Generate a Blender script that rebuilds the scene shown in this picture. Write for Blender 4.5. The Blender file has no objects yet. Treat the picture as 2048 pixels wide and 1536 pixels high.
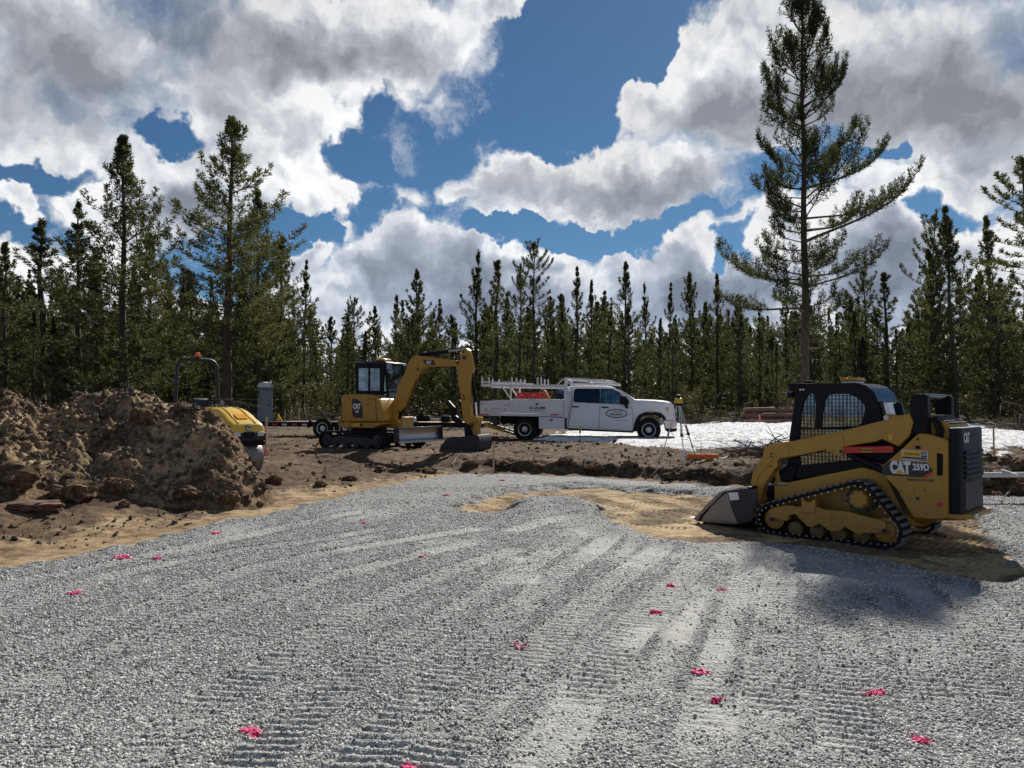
import bpy, math, random
import numpy as np
from mathutils import Vector, Matrix
from mathutils.geometry import tessellate_polygon
R = math.radians
sc = bpy.context.scene
col = sc.collection
# ------------------------------------------------------------------ camera
F = 1530.0; PITCH = math.atan(47/F); CAMZ = 1.75
cam_d = bpy.data.cameras.new('camera'); cam = bpy.data.objects.new('camera', cam_d); col.objects.link(cam)
cam.location = (0, 0, CAMZ); cam.rotation_euler = (math.pi/2+PITCH, 0, 0)
cam_d.sensor_width = 36; cam_d.lens = F/2048*36; cam_d.clip_start = .05; cam_d.clip_end = 3000
sc.camera = cam
sc.view_settings.view_transform = 'Standard'; sc.view_settings.look = 'None'
sc.view_settings.gamma = 1; sc.view_settings.use_curve_mapping = False
sc.view_settings.exposure = 0.36
sc.cycles.max_bounces = 5; sc.cycles.diffuse_bounces = 2; sc.cycles.glossy_bounces = 2; sc.cycles.transparent_max_bounces = 8
SUN_EL, SUN_AZ = 36.0, 19.5            # azimuth measured from +Y towards +X
SUND = Vector((math.sin(R(SUN_AZ))*math.cos(R(SUN_EL)), math.cos(R(SUN_AZ))*math.cos(R(SUN_EL)), math.sin(R(SUN_EL))))
sun_d = bpy.data.lights.new('sun', 'SUN'); sun_d.energy = 5.0; sun_d.angle = R(.53); sun_d.color = (1, .95, .87)
sun = bpy.data.objects.new('sun', sun_d); col.objects.link(sun)
sun.rotation_euler = (-SUND).to_track_quat('-Z', 'Y').to_euler(); sun.location = (5, 15, 30)

def ray(px, py):                        # unit-depth direction of a photo point, used only to survey real positions
    x = (px-1024)/F; y = (768-py)/F; c, s = math.cos(PITCH), math.sin(PITCH)
    return Vector((x, c-y*s, s+y*c))
def gp(px, py, z=0.0):                  # where the sight line meets height z
    d = ray(px, py); t = (z-CAMZ)/d.z
    return Vector((d.x*t, d.y*t, z))
def dp(px, py, Y):                      # where it meets depth Y
    d = ray(px, py); t = Y/d.y
    return Vector((d.x*t, Y, CAMZ+d.z*t))

# ------------------------------------------------------------------ node helper
class NT:
    def __init__(s, tree): s.t = tree; s.n = tree.nodes; s.l = tree.links
    def new(s, typ, **kw):
        n = s.n.new(typ)
        for k, v in kw.items(): setattr(n, k, v)
        return n
    def put(s, sock, v):
        if v is None: return
        if hasattr(v, 'is_linked') or isinstance(v, bpy.types.NodeSocket): s.l.new(v, sock)
        else: sock.default_value = v
    def m(s, op, a, b=None, c=None, clamp=False):
        n = s.new('ShaderNodeMath', operation=op, use_clamp=clamp)
        s.put(n.inputs[0], a); s.put(n.inputs[1], b)
        if c is not None: s.put(n.inputs[2], c)
        return n.outputs[0]
    def vm(s, op, a, b=None, scale=None):
        n = s.new('ShaderNodeVectorMath', operation=op)
        s.put(n.inputs[0], a)
        if b is not None: s.put(n.inputs[1], b)
        if scale is not None: s.put(n.inputs['Scale'], scale)
        return n.outputs['Value'] if op in ('LENGTH', 'DOT_PRODUCT', 'DISTANCE') else n.outputs[0]
    def noise(s, vec, scale, detail=4, rough=.5, dim='3D', dist=0, lac=2.0, out='Fac'):
        n = s.new('ShaderNodeTexNoise', noise_dimensions=dim); s.put(n.inputs['Vector'], vec)
        n.inputs['Scale'].default_value = scale; n.inputs['Detail'].default_value = detail
        n.inputs['Roughness'].default_value = rough; n.inputs['Distortion'].default_value = dist
        n.inputs['Lacunarity'].default_value = lac
        return n.outputs[out]
    def voro(s, vec, scale, feature='F1', out='Distance', rnd=1.0):
        n = s.new('ShaderNodeTexVoronoi', feature=feature); s.put(n.inputs['Vector'], vec)
        n.inputs['Scale'].default_value = scale; n.inputs['Randomness'].default_value = rnd
        return n.outputs[out]
    def mr(s, v, a, b, c=0, d=1, smooth=False):
        n = s.new('ShaderNodeMapRange'); n.clamp = True
        if smooth: n.interpolation_type = 'SMOOTHSTEP'
        s.put(n.inputs[0], v)
        for i, q in enumerate((a, b, c, d)): s.put(n.inputs[i+1], q)
        return n.outputs[0]
    def mix(s, f, a, b, typ='RGBA', blend='MIX'):
        n = s.new('ShaderNodeMix', data_type=typ)
        if typ == 'RGBA': n.blend_type = blend
        i = {'RGBA': (6, 7, 2), 'FLOAT': (2, 3, 0), 'VECTOR': (4, 5, 1)}[typ]
        s.put(n.inputs[0], f); s.put(n.inputs[i[0]], a); s.put(n.inputs[i[1]], b)
        return n.outputs[i[2]]
    def ramp(s, f, stops, interp='LINEAR'):
        n = s.new('ShaderNodeValToRGB'); n.color_ramp.interpolation = interp
        e = n.color_ramp.elements
        while len(e) < len(stops): e.new(.5)
        for i, (p, c) in enumerate(stops):
            e[i].position = p; e[i].color = c if len(c) == 4 else (*c, 1)
        s.put(n.inputs[0], f); return n.outputs[0]
    def comb(s, x, y, z=0.0):
        n = s.new('ShaderNodeCombineXYZ'); s.put(n.inputs[0], x); s.put(n.inputs[1], y); s.put(n.inputs[2], z); return n.outputs[0]

# ------------------------------------------------------------------ world: Nishita sky with a deck of broken cumulus
w = bpy.data.worlds.new('World'); sc.world = w; w.use_nodes = True
T = NT(w.node_tree); T.n.clear()
sky = T.new('ShaderNodeTexSky', sky_type='NISHITA'); sky.sun_disc = False
sky.sun_elevation = R(SUN_EL); sky.sun_rotation = R(SUN_AZ); sky.altitude = 1300; sky.air_density = 1.0; sky.dust_density = .3; sky.ozone_density = 2.2
tc = T.new('ShaderNodeTexCoord'); sp = T.new('ShaderNodeSeparateXYZ'); T.l.new(tc.outputs['Generated'], sp.inputs[0])
az = T.m('ARCTAN2', sp.outputs[0], sp.outputs[1]); el = T.m('ARCSINE', sp.outputs[2])
uv0 = T.comb(az, el)
def blobs(lst, uv):
    tot = None
    for (cx, cy, rx, ry) in lst:
        d = ray(cx, cy).normalized()
        cu, cv = math.atan2(d.x, d.y), math.asin(d.z)
        sx = F/(rx*math.cos(cu)); sy = F/(ry*math.cos(cu))
        q = T.new('ShaderNodeVectorMath', operation='MULTIPLY_ADD'); T.l.new(uv, q.inputs[0])
        q.inputs[1].default_value = (sx, sy, 0); q.inputs[2].default_value = (-cu*sx, -cv*sy, 0)
        L = T.vm('LENGTH', q.outputs[0])
        e = T.m('SUBTRACT', 1.0, L)
        tot = e if tot is None else T.m('SMOOTH_MAX', tot, e, .25)
    return tot
CLOUDS = [(170,90,480,190),(470,190,240,130),(600,270,130,120),(70,270,230,90),(620,60,330,120),(850,50,260,85),(1030,-10,150,55),(800,150,100,55),
 (190,440,130,95),(390,400,260,110),(560,360,150,80),(650,410,110,58),(20,400,50,30),(0,520,110,60),(150,560,160,80),
 (850,520,150,90),(735,545,60,60),(950,540,170,85),(1080,525,100,62),(1020,610,300,70),(620,540,70,45),(660,610,130,50),
 (1270,520,110,62),(1180,560,120,60),(1380,530,110,62),(1380,620,250,80),(1200,345,210,90),(1340,345,160,95),(1040,355,130,55),(920,370,80,34),(1130,410,230,45),
 (1480,190,320,125),(1800,110,380,190),(1620,50,260,120),(2000,240,220,130),(1290,180,110,78),(1400,90,90,60),(1560,290,150,50),
 (1740,500,160,130),(1840,390,170,55),(1960,400,120,60),(1960,540,170,90),(1560,470,150,70),(2040,330,100,60),(1600,620,300,90),(240,640,420,60)]
HOLES = [(1110,140,100,150),(1060,270,80,60),(340,290,60,26),(1900,470,60,30),(1790,310,55,18),(720,430,60,40),(700,330,55,38),(1350,440,80,22),(1180,470,130,20),(1000,455,60,20),(1460,500,40,30),(90,365,90,26),(560,470,50,30),(640,500,45,26),(1250,60,90,60)]
DARK = [(110,130,290,120),(700,95,170,50),(380,60,200,70),(1680,230,330,85),(1930,190,260,120),(1450,225,170,50),(1200,385,230,42),(1360,380,110,42),(890,560,160,75),(1000,610,200,60),(1380,590,180,60),(1750,560,100,80),(420,440,120,40),(0,20,150,60),(1020,535,90,30)]
def n2(v, scale, detail, rough, out='Fac'): return T.noise(v, scale, detail, rough, '2D', out=out)
def v2d(v, scale):
    n = T.new('ShaderNodeTexVoronoi', feature='F1', voronoi_dimensions='2D'); T.put(n.inputs['Vector'], v); n.inputs['Scale'].default_value = scale
    return n.outputs['Distance']
wn1 = n2(uv0, 4.5, 2, .5, 'Color'); wn2 = n2(uv0, 14, 4, .62, 'Color')
def warp(v, nz, amt): return T.vm('ADD', v, T.vm('SCALE', T.vm('SUBTRACT', nz, (.5, .5, .5)), scale=amt))
uvw = warp(warp(uv0, wn1, .10), wn2, .07)
THIN = [(785,295,85,60),(880,225,60,50),(800,170,150,80),(1150,250,80,30),(820,400,70,50),(690,470,60,40),(1790,320,80,40),(330,300,90,40),(1000,80,90,60),(90,400,110,40),(1420,480,90,40)]
body = T.m('MAXIMUM', blobs(CLOUDS, uvw), T.m('SUBTRACT', T.m('MULTIPLY', blobs(THIN, uvw), .42), .10)); hole = blobs(HOLES, warp(uvw, n2(uv0, 20, 3, .5, 'Color'), .04))
uvs = warp(uv0, wn2, .05)
def puffs(v):                            # cauliflower relief: inverted cells over fbm
    a = T.m('SUBTRACT', 1.0, v2d(v, 13)); b = T.m('SUBTRACT', 1.0, v2d(v, 31)); d = T.m('SUBTRACT', 1.0, v2d(v, 66))
    c = n2(v, 8, 8, .58)
    return T.m('ADD', T.m('ADD', T.m('MULTIPLY', a, .26), T.m('ADD', T.m('MULTIPLY', b, .15), T.m('MULTIPLY', d, .07))), T.m('MULTIPLY', c, 1.05))
pf = puffs(uvs)
pf2 = puffs(T.vm('ADD', uvs, (.008, .017, 0)))         # a step towards the sun
relief = T.m('SUBTRACT', pf2, pf)
rest = T.m('MAXIMUM', T.mr(T.m('ABSOLUTE', az), .68, .85), T.mr(el, .56, .75))      # unseen cloud outside the frame, thinned and greyed to dim the ambient light
lowband = T.m('MULTIPLY', T.mr(el, .17, .02), 1.25)
inframe = T.m('ADD', T.m('SUBTRACT', body, T.m('MULTIPLY', T.m('MAXIMUM', T.m('ADD', hole, .30), 0.0), .85)), lowband)
outf = T.m('ADD', T.m('SUBTRACT', T.m('MULTIPLY', T.noise(tc.outputs['Generated'], 2.6, 2, .5), 2.0), 1.08), lowband)
fld = T.mix(rest, inframe, outf, 'FLOAT')
dens = T.m('ADD', fld, T.m('MULTIPLY', T.m('SUBTRACT', pf, .80), .95))
soft = T.mr(n2(uv0, 3.3, 2, .5), .35, .65, .16, .72)   # some rims crisp, some ragged and thin
soft = T.mix(T.mr(el, .34, .24), soft, .30, 'FLOAT')
mask = T.mr(dens, -.03, soft, 0, 1, True)
wisp = T.mr(T.m('ADD', fld, T.m('MULTIPLY', T.m('SUBTRACT', n2(uvs, 7, 10, .74), .5), 2.0)), -.08, .6, 0, .62, True)
mask = T.m('MAXIMUM', mask, wisp)
dk = T.mr(T.m('ADD', blobs(DARK, uvw), T.m('MULTIPLY', T.m('SUBTRACT', pf, .8), .7)), -.65, .95, 0, 1, True)
thick = T.mr(dens, .10, 1.0, 0, .6, True)
shd = T.mix(rest, T.m('ADD', T.m('MULTIPLY', dk, .70), T.m('MULTIPLY', thick, .34)), T.m('ADD', T.m('MULTIPLY', thick, .9), .22), 'FLOAT')
shd = T.m('ADD', shd, T.m('MULTIPLY', T.m('SUBTRACT', n2(uvw, 4.2, 7, .60), .5), .62))
shd = T.m('ADD', shd, T.m('MULTIPLY', relief, 1.35), clamp=True)
shd = T.m('ADD', shd, .07)
ccol = T.ramp(shd, [(0, (.98, .98, .98)), (.2, (.78, .80, .83)), (.45, (.52, .55, .60)), (.75, (.36, .385, .43)), (1, (.25, .27, .31))])
ccol = T.mix(T.m('MULTIPLY', T.mr(el, .30, .08), T.m('MULTIPLY', T.mr(shd, .1, .6), .85)), ccol, T.vm('MULTIPLY', ccol, (.66, .78, 1.0)))
ccol = T.vm('SCALE', ccol, scale=T.m('MULTIPLY', 10.0, T.mr(n2(uvw, 2.6, 5, .62), .3, .7, .80, 1.12)))
skyc = T.vm('MULTIPLY', sky.outputs[0], (.30, .45, .54))
final = T.mix(mask, skyc, ccol)
bg = T.new('ShaderNodeBackground'); T.l.new(final, bg.inputs[0]); bg.inputs[1].default_value = .08
wo = T.new('ShaderNodeOutputWorld'); T.l.new(bg.outputs[0], wo.inputs[0])
w.cycles.sampling_method = 'MANUAL'; w.cycles.sample_map_resolution = 512

# ------------------------------------------------------------------ object helpers
def tag(o, label=None, cat=None, group=None, kind=None):
    if label: o['label'] = label
    if cat: o['category'] = cat
    if group: o['group'] = group
    if kind: o['kind'] = kind
    return o
def empty(name, loc, yaw=0, **kw):
    o = bpy.data.objects.new(name, None); col.objects.link(o); o.location = loc; o.rotation_euler = (0, 0, yaw)
    o.empty_display_size = .2
    return tag(o, **kw)
def link(name, me, mat=None, parent=None, loc=None, rot=None):
    o = bpy.data.objects.new(name, me); col.objects.link(o)
    if mat and not me.materials: me.materials.append(mat)
    if parent: o.parent = parent
    if loc: o.location = loc
    if rot: o.rotation_euler = rot
    return o
def copy_tree(o, parent=None):
    c = o.copy(); col.objects.link(c)
    if parent: c.parent = parent
    for ch in [x for x in KIDS.get(o, [])]:
        k = copy_tree(ch, c); KIDS.setdefault(c, []).append(k)
    return c
KIDS = {}
def mesh_np(name, V, Fq, smooth=False, attrs=None):
    me = bpy.data.meshes.new(name); V = np.asarray(V, np.float32); Fq = np.asarray(Fq, np.int32)
    k = Fq.shape[1]
    me.vertices.add(len(V)); me.vertices.foreach_set('co', V.ravel())
    me.loops.add(Fq.size); me.loops.foreach_set('vertex_index', Fq.ravel())
    me.polygons.add(len(Fq)); me.polygons.foreach_set('loop_start', np.arange(0, Fq.size, k, dtype=np.int32))
    me.polygons.foreach_set('loop_total', np.full(len(Fq), k, np.int32))
    if smooth: me.polygons.foreach_set('use_smooth', np.ones(len(Fq), bool))
    for n, a in (attrs or {}).items():
        at = me.attributes.new(n, 'FLOAT', 'POINT'); at.data.foreach_set('value', np.asarray(a, np.float32).ravel())
    me.update(calc_edges=True); me.validate()
    return me
class MB:
    def __init__(s): s.v = []; s.f = []
    def add(s, vs, fs):
        b = len(s.v); s.v += [tuple(q) for q in vs]; s.f += [tuple(b+i for i in f) for f in fs]; return s
    def box(s, c, d, rot=None, taper=None):
        x, y, z = d[0]/2, d[1]/2, d[2]/2
        vs = [Vector((sx*x, sy*y, sz*z)) for sz in (-1, 1) for sy in (-1, 1) for sx in (-1, 1)]
        if taper:
            for q in vs:
                if q.z > 0: q.x *= taper[0]; q.y *= taper[1]
        if rot is not None:
            m = rot if isinstance(rot, Matrix) else Matrix.Rotation(rot[2], 3, 'Z') @ Matrix.Rotation(rot[1], 3, 'Y') @ Matrix.Rotation(rot[0], 3, 'X')
            vs = [m @ q for q in vs]
        vs = [q+Vector(c) for q in vs]
        return s.add(vs, [(0,2,3,1), (4,5,7,6), (0,1,5,4), (2,6,7,3), (0,4,6,2), (1,3,7,5)])
    def bar(s, a, b, wd, ht=None, up=(0, 0, 1)):       # rectangular bar a->b
        a = Vector(a); b = Vector(b); ht = ht or wd; d = (b-a); L = d.length; d.normalize()
        up = Vector(up)
        if abs(d.dot(up)) > .97: up = Vector((0, 1, 0))
        sd = d.cross(up).normalized(); u2 = sd.cross(d).normalized()
        vs = []
        for q in (a, b):
            for i, j in ((-1, -1), (1, -1), (1, 1), (-1, 1)): vs.append(q+sd*(i*wd/2)+u2*(j*ht/2))
        return s.add(vs, [(0,1,2,3), (7,6,5,4), (0,4,5,1), (1,5,6,2), (2,6,7,3), (3,7,4,0)])
    def cyl(s, a, b, r0, r1=None, n=16, caps=True):
        return s.tube([a, b], [r0, r0 if r1 is None else r1], n, caps)
    def tube(s, path, r, n=8, caps=True):
        path = [Vector(p) for p in path]; k = len(path)
        rs = r if isinstance(r, (list, tuple)) else [r]*k
        base = len(s.v); prev = None
        for i, p in enumerate(path):
            d = (path[min(i+1, k-1)]-path[max(i-1, 0)]).normalized()
            if prev is None:
                a = Vector((0, 0, 1)) if abs(d.z) < .9 else Vector((0, 1, 0))
                n1 = d.cross(a).normalized()
            else:
                n1 = (prev-d*prev.dot(d)).normalized()
            prev = n1; n2 = d.cross(n1)
            for j in range(n):
                t = 2*math.pi*j/n
                s.v.append(tuple(p+n1*(math.cos(t)*rs[i])+n2*(math.sin(t)*rs[i])))
        for i in range(k-1):
            for j in range(n):
                a = base+i*n+j; b = base+i*n+(j+1) % n
                s.f.append((a, b, b+n, a+n))
        if caps:
            s.f.append(tuple(base+j for j in range(n))[::-1]); s.f.append(tuple(base+(k-1)*n+j for j in range(n)))
        return s
    def plate(s, outer, holes, w0, w1, m=None):        # profile in (x,z), extruded y from w0 to w1
        loops = [outer]+list(holes or [])
        flat = [p for L in loops for p in L]; n = len(flat)
        tris = tessellate_polygon([[Vector((p[0], p[1], 0)) for p in L] for L in loops])
        f = m or (lambda x, y, z: (x, y, z))
        vs = [f(p[0], w0, p[1]) for p in flat]+[f(p[0], w1, p[1]) for p in flat]
        fs = [tuple(t) for t in tris]+[tuple(i+n for i in t)[::-1] for t in tris]
        if len(loops) == 1: fs = [tuple(range(n)), tuple(range(2*n-1, n-1, -1))]
        o = 0
        for L in loops:
            k = len(L)
            for i in range(k):
                a, b = o+i, o+(i+1) % k
                fs.append((a, b, b+n, a+n))
            o += k
        return s.add(vs, fs)
    def lathe(s, prof, c, axis='y', n=24):             # prof: (offset along axis, radius)
        c = Vector(c); base = len(s.v)
        for (h, r) in prof:
            for j in range(n):
                t = 2*math.pi*j/n; a, b = r*math.cos(t), r*math.sin(t)
                s.v.append(tuple(c+{'y': Vector((a, h, b)), 'x': Vector((h, a, b)), 'z': Vector((a, b, h))}[axis]))
        for i in range(len(prof)-1):
            for j in range(n):
                a = base+i*n+j; b = base+i*n+(j+1) % n
                s.f.append((a, b, b+n, a+n))
        s.f.append(tuple(base+j for j in range(n))); s.f.append(tuple(base+(len(prof)-1)*n+j for j in range(n))[::-1])
        return s
    def loft(s, secs, cap=True):                       # sections: equal-length rings of 3-D points
        base = len(s.v); n = len(secs[0])
        for q in secs: s.v += [tuple(p) for p in q]
        for i in range(len(secs)-1):
            for j in range(n):
                a = base+i*n+j; b = base+i*n+(j+1) % n
                s.f.append((a, b, b+n, a+n))
        if cap:
            s.f.append(tuple(base+j for j in range(n))[::-1]); s.f.append(tuple(base+(len(secs)-1)*n+j for j in range(n)))
        return s
    def build(s, name, mat, parent=None, bevel=0, smooth=False, seg=2, angle=35):
        me = bpy.data.meshes.new(name); me.from_pydata(s.v, [], s.f); me.update()
        import bmesh
        bm = bmesh.new(); bm.from_mesh(me); bmesh.ops.recalc_face_normals(bm, faces=bm.faces); bm.to_mesh(me); bm.free()
        o = link(name, me, mat, parent)
        if parent: KIDS.setdefault(parent, []).append(o)
        if smooth or bevel: shade(me, angle)
        if bevel:
            md = o.modifiers.new('bevel', 'BEVEL'); md.width = bevel; md.segments = seg; md.limit_method = 'ANGLE'; md.angle_limit = R(40)
            md.harden_normals = False
        return o
def shade(me, angle=35):
    me.polygons.foreach_set('use_smooth', np.ones(len(me.polygons), bool))
    try: me.set_sharp_from_angle(angle=R(angle))
    except Exception: pass
def text_mesh(name, body, size, mat, parent, M, sx=1.0, bold=0.0, ext=.002, space=1.0, align='CENTER'):
    cu = bpy.data.curves.new(name, 'FONT'); cu.body = body; cu.size = size; cu.align_x = align; cu.align_y = 'CENTER'
    cu.offset = bold; cu.extrude = ext; cu.space_character = space; cu.resolution_u = 3
    t = bpy.data.objects.new('tmp_text', cu); col.objects.link(t)
    dg = bpy.context.evaluated_depsgraph_get(); dg.update()
    me = bpy.data.meshes.new_from_object(t.evaluated_get(dg)); bpy.data.objects.remove(t); bpy.data.curves.remove(cu)
    me.name = name
    me.transform(M @ Matrix.Diagonal((sx, 1, 1, 1)))
    me.materials.clear()
    o = link(name, me, mat, parent)
    if parent: KIDS.setdefault(parent, []).append(o)
    return o
def frame(o, x, y):                       # matrix with text-x along x, text-y along y, at o
    x = Vector(x).normalized(); y = Vector(y).normalized(); z = x.cross(y)
    return Matrix(((x.x, y.x, z.x, o[0]), (x.y, y.y, z.y, o[1]), (x.z, y.z, z.z, o[2]), (0, 0, 0, 1)))

# ------------------------------------------------------------------ numpy noise
def _h(ix, iy, s):
    h = (ix.astype(np.int64)*374761393+iy.astype(np.int64)*668265263+s*2147483647) & 0xffffffff
    h = ((h ^ (h >> 13))*1274126177) & 0xffffffff
    return ((h ^ (h >> 16)) & 0xffff)/65535.0
def vn(x, y, s=0):
    ix = np.floor(x); iy = np.floor(y); fx = x-ix; fy = y-iy
    fx = fx*fx*fx*(fx*(fx*6-15)+10); fy = fy*fy*fy*(fy*(fy*6-15)+10)
    a = _h(ix, iy, s); b = _h(ix+1, iy, s); c = _h(ix, iy+1, s); d = _h(ix+1, iy+1, s)
    return (a*(1-fx)+b*fx)*(1-fy)+(c*(1-fx)+d*fx)*fy
def fbm(x, y, oct=4, s=0, g=.5):
    t = 0; a = 1; n = 0
    for i in range(oct):
        t = t+a*(vn(x*1.0, y*1.0, s+i*17)-.5)*2; n += a; a *= g
        x, y = (x*.8-y*.6)*2.03+13.7, (x*.6+y*.8)*2.03-7.1
    return t/n
def sst(a, b, x):
    t = np.clip((x-a)/(b-a), 0, 1); return t*t*(3-2*t)
def pdist(X, Y, P):                       # distance to polyline, arc length there, signed side
    best = np.full(X.shape, 1e9); S = np.zeros(X.shape); sg = np.zeros(X.shape); acc = 0
    for (x0, y0), (x1, y1) in zip(P[:-1], P[1:]):
        dx, dy = x1-x0, y1-y0; L2 = dx*dx+dy*dy; L = math.sqrt(L2)
        t = np.clip(((X-x0)*dx+(Y-y0)*dy)/L2, 0, 1)
        qx, qy = X-(x0+t*dx), Y-(y0+t*dy); d = np.sqrt(qx*qx+qy*qy)
        k = d < best; best = np.where(k, d, best); S = np.where(k, acc+t*L, S)
        sg = np.where(k, np.sign(dx*(Y-y0)-dy*(X-x0)), sg); acc += L
    return best, S, sg
def spline(P, n=8):
    P = [Vector(p) for p in P]; out = []
    for i in range(len(P)-1):
        a, b, c, d = P[max(i-1, 0)], P[i], P[i+1], P[min(i+2, len(P)-1)]
        for k in range(n):
            t = k/n
            out.append(.5*((2*b)+(c-a)*t+(2*a-5*b+4*c-d)*t*t+(3*b-3*c+d-a)*t*t*t))
    out.append(P[-1]); return out
# ------------------------------------------------------------------ materials
def new_mat(name):
    m = bpy.data.materials.new(name); m.use_nodes = True; t = NT(m.node_tree)
    return m, t, t.n['Principled BSDF']
def paint(name, c, rough=.4, metal=0.0, dirt=.25, dcol=(.16, .12, .085), spec=.5, coat=0.0, grime=0.0):
    m, t, b = new_mat(name)
    co = t.new('ShaderNodeTexCoord').outputs['Object']
    n1 = t.noise(co, 3.1, 6, .65); n2 = t.noise(co, 28, 4, .6); n3 = t.noise(co, 9, 8, .75)
    base = t.mix(t.mr(n1, .3, .75), (*[q*.93 for q in c], 1), (*[min(1, q*1.06) for q in c], 1))
    z = t.new('ShaderNodeSeparateXYZ'); t.l.new(co, z.inputs[0])
    low = t.mr(z.outputs[2], .1, 1.0, 1, 0) if grime else 0.0
    f = t.m('MULTIPLY', t.mr(n3, .48, .8), dirt)
    if grime: f = t.m('ADD', f, t.m('MULTIPLY', t.m('MULTIPLY', low, t.mr(n2, .3, .7)), grime), clamp=True)
    base = t.mix(f, base, (*dcol, 1))
    t.l.new(base, b.inputs['Base Color'])
    b.inputs['Metallic'].default_value = metal
    t.l.new(t.mr(n3, .3, .8, rough*.85, min(1, rough*1.35)), b.inputs['Roughness'])
    b.inputs['Specular IOR Level'].default_value = spec; b.inputs['Coat Weight'].default_value = coat
    return m
M = {}
M['yellow'] = paint('loader_yellow_paint', (.46, .245, .028), .42, dirt=.38, grime=.55, dcol=(.17, .115, .06))
M['yellow_lt'] = paint('roller_yellow_paint', (.78, .50, .07), .32, dirt=.08, coat=.2)
M['black'] = paint('black_paint', (.006, .008, .012), .5, dirt=.12, dcol=(.025, .021, .018), spec=.18)
M['black_gloss'] = paint('gloss_black_paint', (.006, .008, .012), .25, dirt=.06, dcol=(.04, .036, .03))
M['rubber'] = paint('track_rubber', (.012, .013, .015), .85, dirt=.4, dcol=(.06, .05, .04), spec=.2)
M['lug'] = paint('worn_rubber_lug', (.15, .15, .15), .6, dirt=.5, dcol=(.2, .18, .15))
M['tyre'] = paint('tyre_rubber', (.014, .014, .015), .88, dirt=.35, dcol=(.06, .05, .04), spec=.2)
M['steel'] = paint('bare_steel', (.45, .45, .46), .35, .9, dirt=.35, dcol=(.15, .11, .08))
M['chrome'] = paint('cylinder_chrome', (.75, .75, .77), .15, 1, dirt=.05)
M['worn_steel'] = paint('worn_bucket_steel', (.24, .21, .20), .45, .5, dirt=.6, dcol=(.2, .16, .12))
M['grey_steel'] = paint('dark_grey_steel', (.028, .034, .042), .5, .1, dirt=.35, dcol=(.09, .07, .05), spec=.35)
M['door_grey'] = paint('engine_door_grey', (.007, .011, .017), .5, dirt=.08, dcol=(.03, .027, .024), spec=.2)
M['white'] = paint('white_truck_paint', (.72, .73, .74), .28, dirt=.06, coat=.4, dcol=(.4, .35, .3), grime=.22)
M['white_rack'] = paint('white_rack_paint', (.75, .75, .75), .4, dirt=.1)
M['alu'] = paint('aluminium', (.6, .61, .62), .35, .85, dirt=.15)
M['red'] = paint('red_paint', (.55, .02, .02), .35, dirt=.12)
M['orange'] = paint('orange_plastic', (.85, .19, .02), .45, dirt=.2)
M['orange_lamp'] = paint('amber_lens', (.75, .34, .02), .25, dirt=.05)
M['rust_orange'] = paint('rust_orange', (.30, .065, .02), .5, dirt=.2)
M['roller_yellow'] = paint('dusty_roller', (.20, .125, .04), .6, dirt=.6, grime=.3)
M['blue'] = paint('blue_plastic', (.02, .05, .35), .4, dirt=.1)
M['wood'] = paint('stake_wood', (.50, .35, .20), .75, dirt=.35, dcol=(.25, .17, .1))
M['pink'] = paint('pink_marking', (.80, .045, .22), .6, dirt=.25, dcol=(.5, .12, .18))
M['ribbon'] = paint('ribbon_pink', (.85, .10, .12), .5, dirt=0)
M['lime'] = paint('lime_flag', (.45, .62, .05), .5, dirt=0)
M['pvc'] = paint('pvc_pipe', (.62, .62, .62), .4, dirt=.3, dcol=(.3, .25, .2))
M['bark'] = paint('dry_branch_bark', (.17, .12, .085), .9, dirt=.5, dcol=(.07, .05, .04))
M['pale_root'] = paint('peeled_root', (.42, .33, .22), .8, dirt=.4, dcol=(.2, .14, .09))
M['log'] = paint('log_bark', (.16, .085, .055), .9, dirt=.6, dcol=(.3, .2, .14))
M['potty'] = paint('toilet_grey_plastic', (.20, .25, .28), .5, dirt=.2)
M['decal_black'] = paint('decal_black', (.012, .013, .016), .35, dirt=.05)
M['decal_white'] = paint('decal_white', (.75, .75, .75), .4, dirt=.05)
M['decal_yellow'] = paint('decal_yellow', (.75, .42, .03), .4, dirt=.05)
M['decal_red'] = paint('decal_red', (.60, .04, .02), .4, dirt=.05)
M['green'] = paint('dark_green_print', (.02, .06, .035), .4, dirt=0)
M['lamp'] = paint('lamp_glass', (.65, .66, .66), .15, dirt=.05)
M['amber'] = paint('amber_marker', (.75, .25, .03), .2, dirt=0)
M['level_yellow'] = paint('level_yellow', (.80, .50, .03), .35, dirt=.05)
M['seat'] = paint('seat_vinyl', (.02, .022, .03), .5, dirt=.1)
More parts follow.
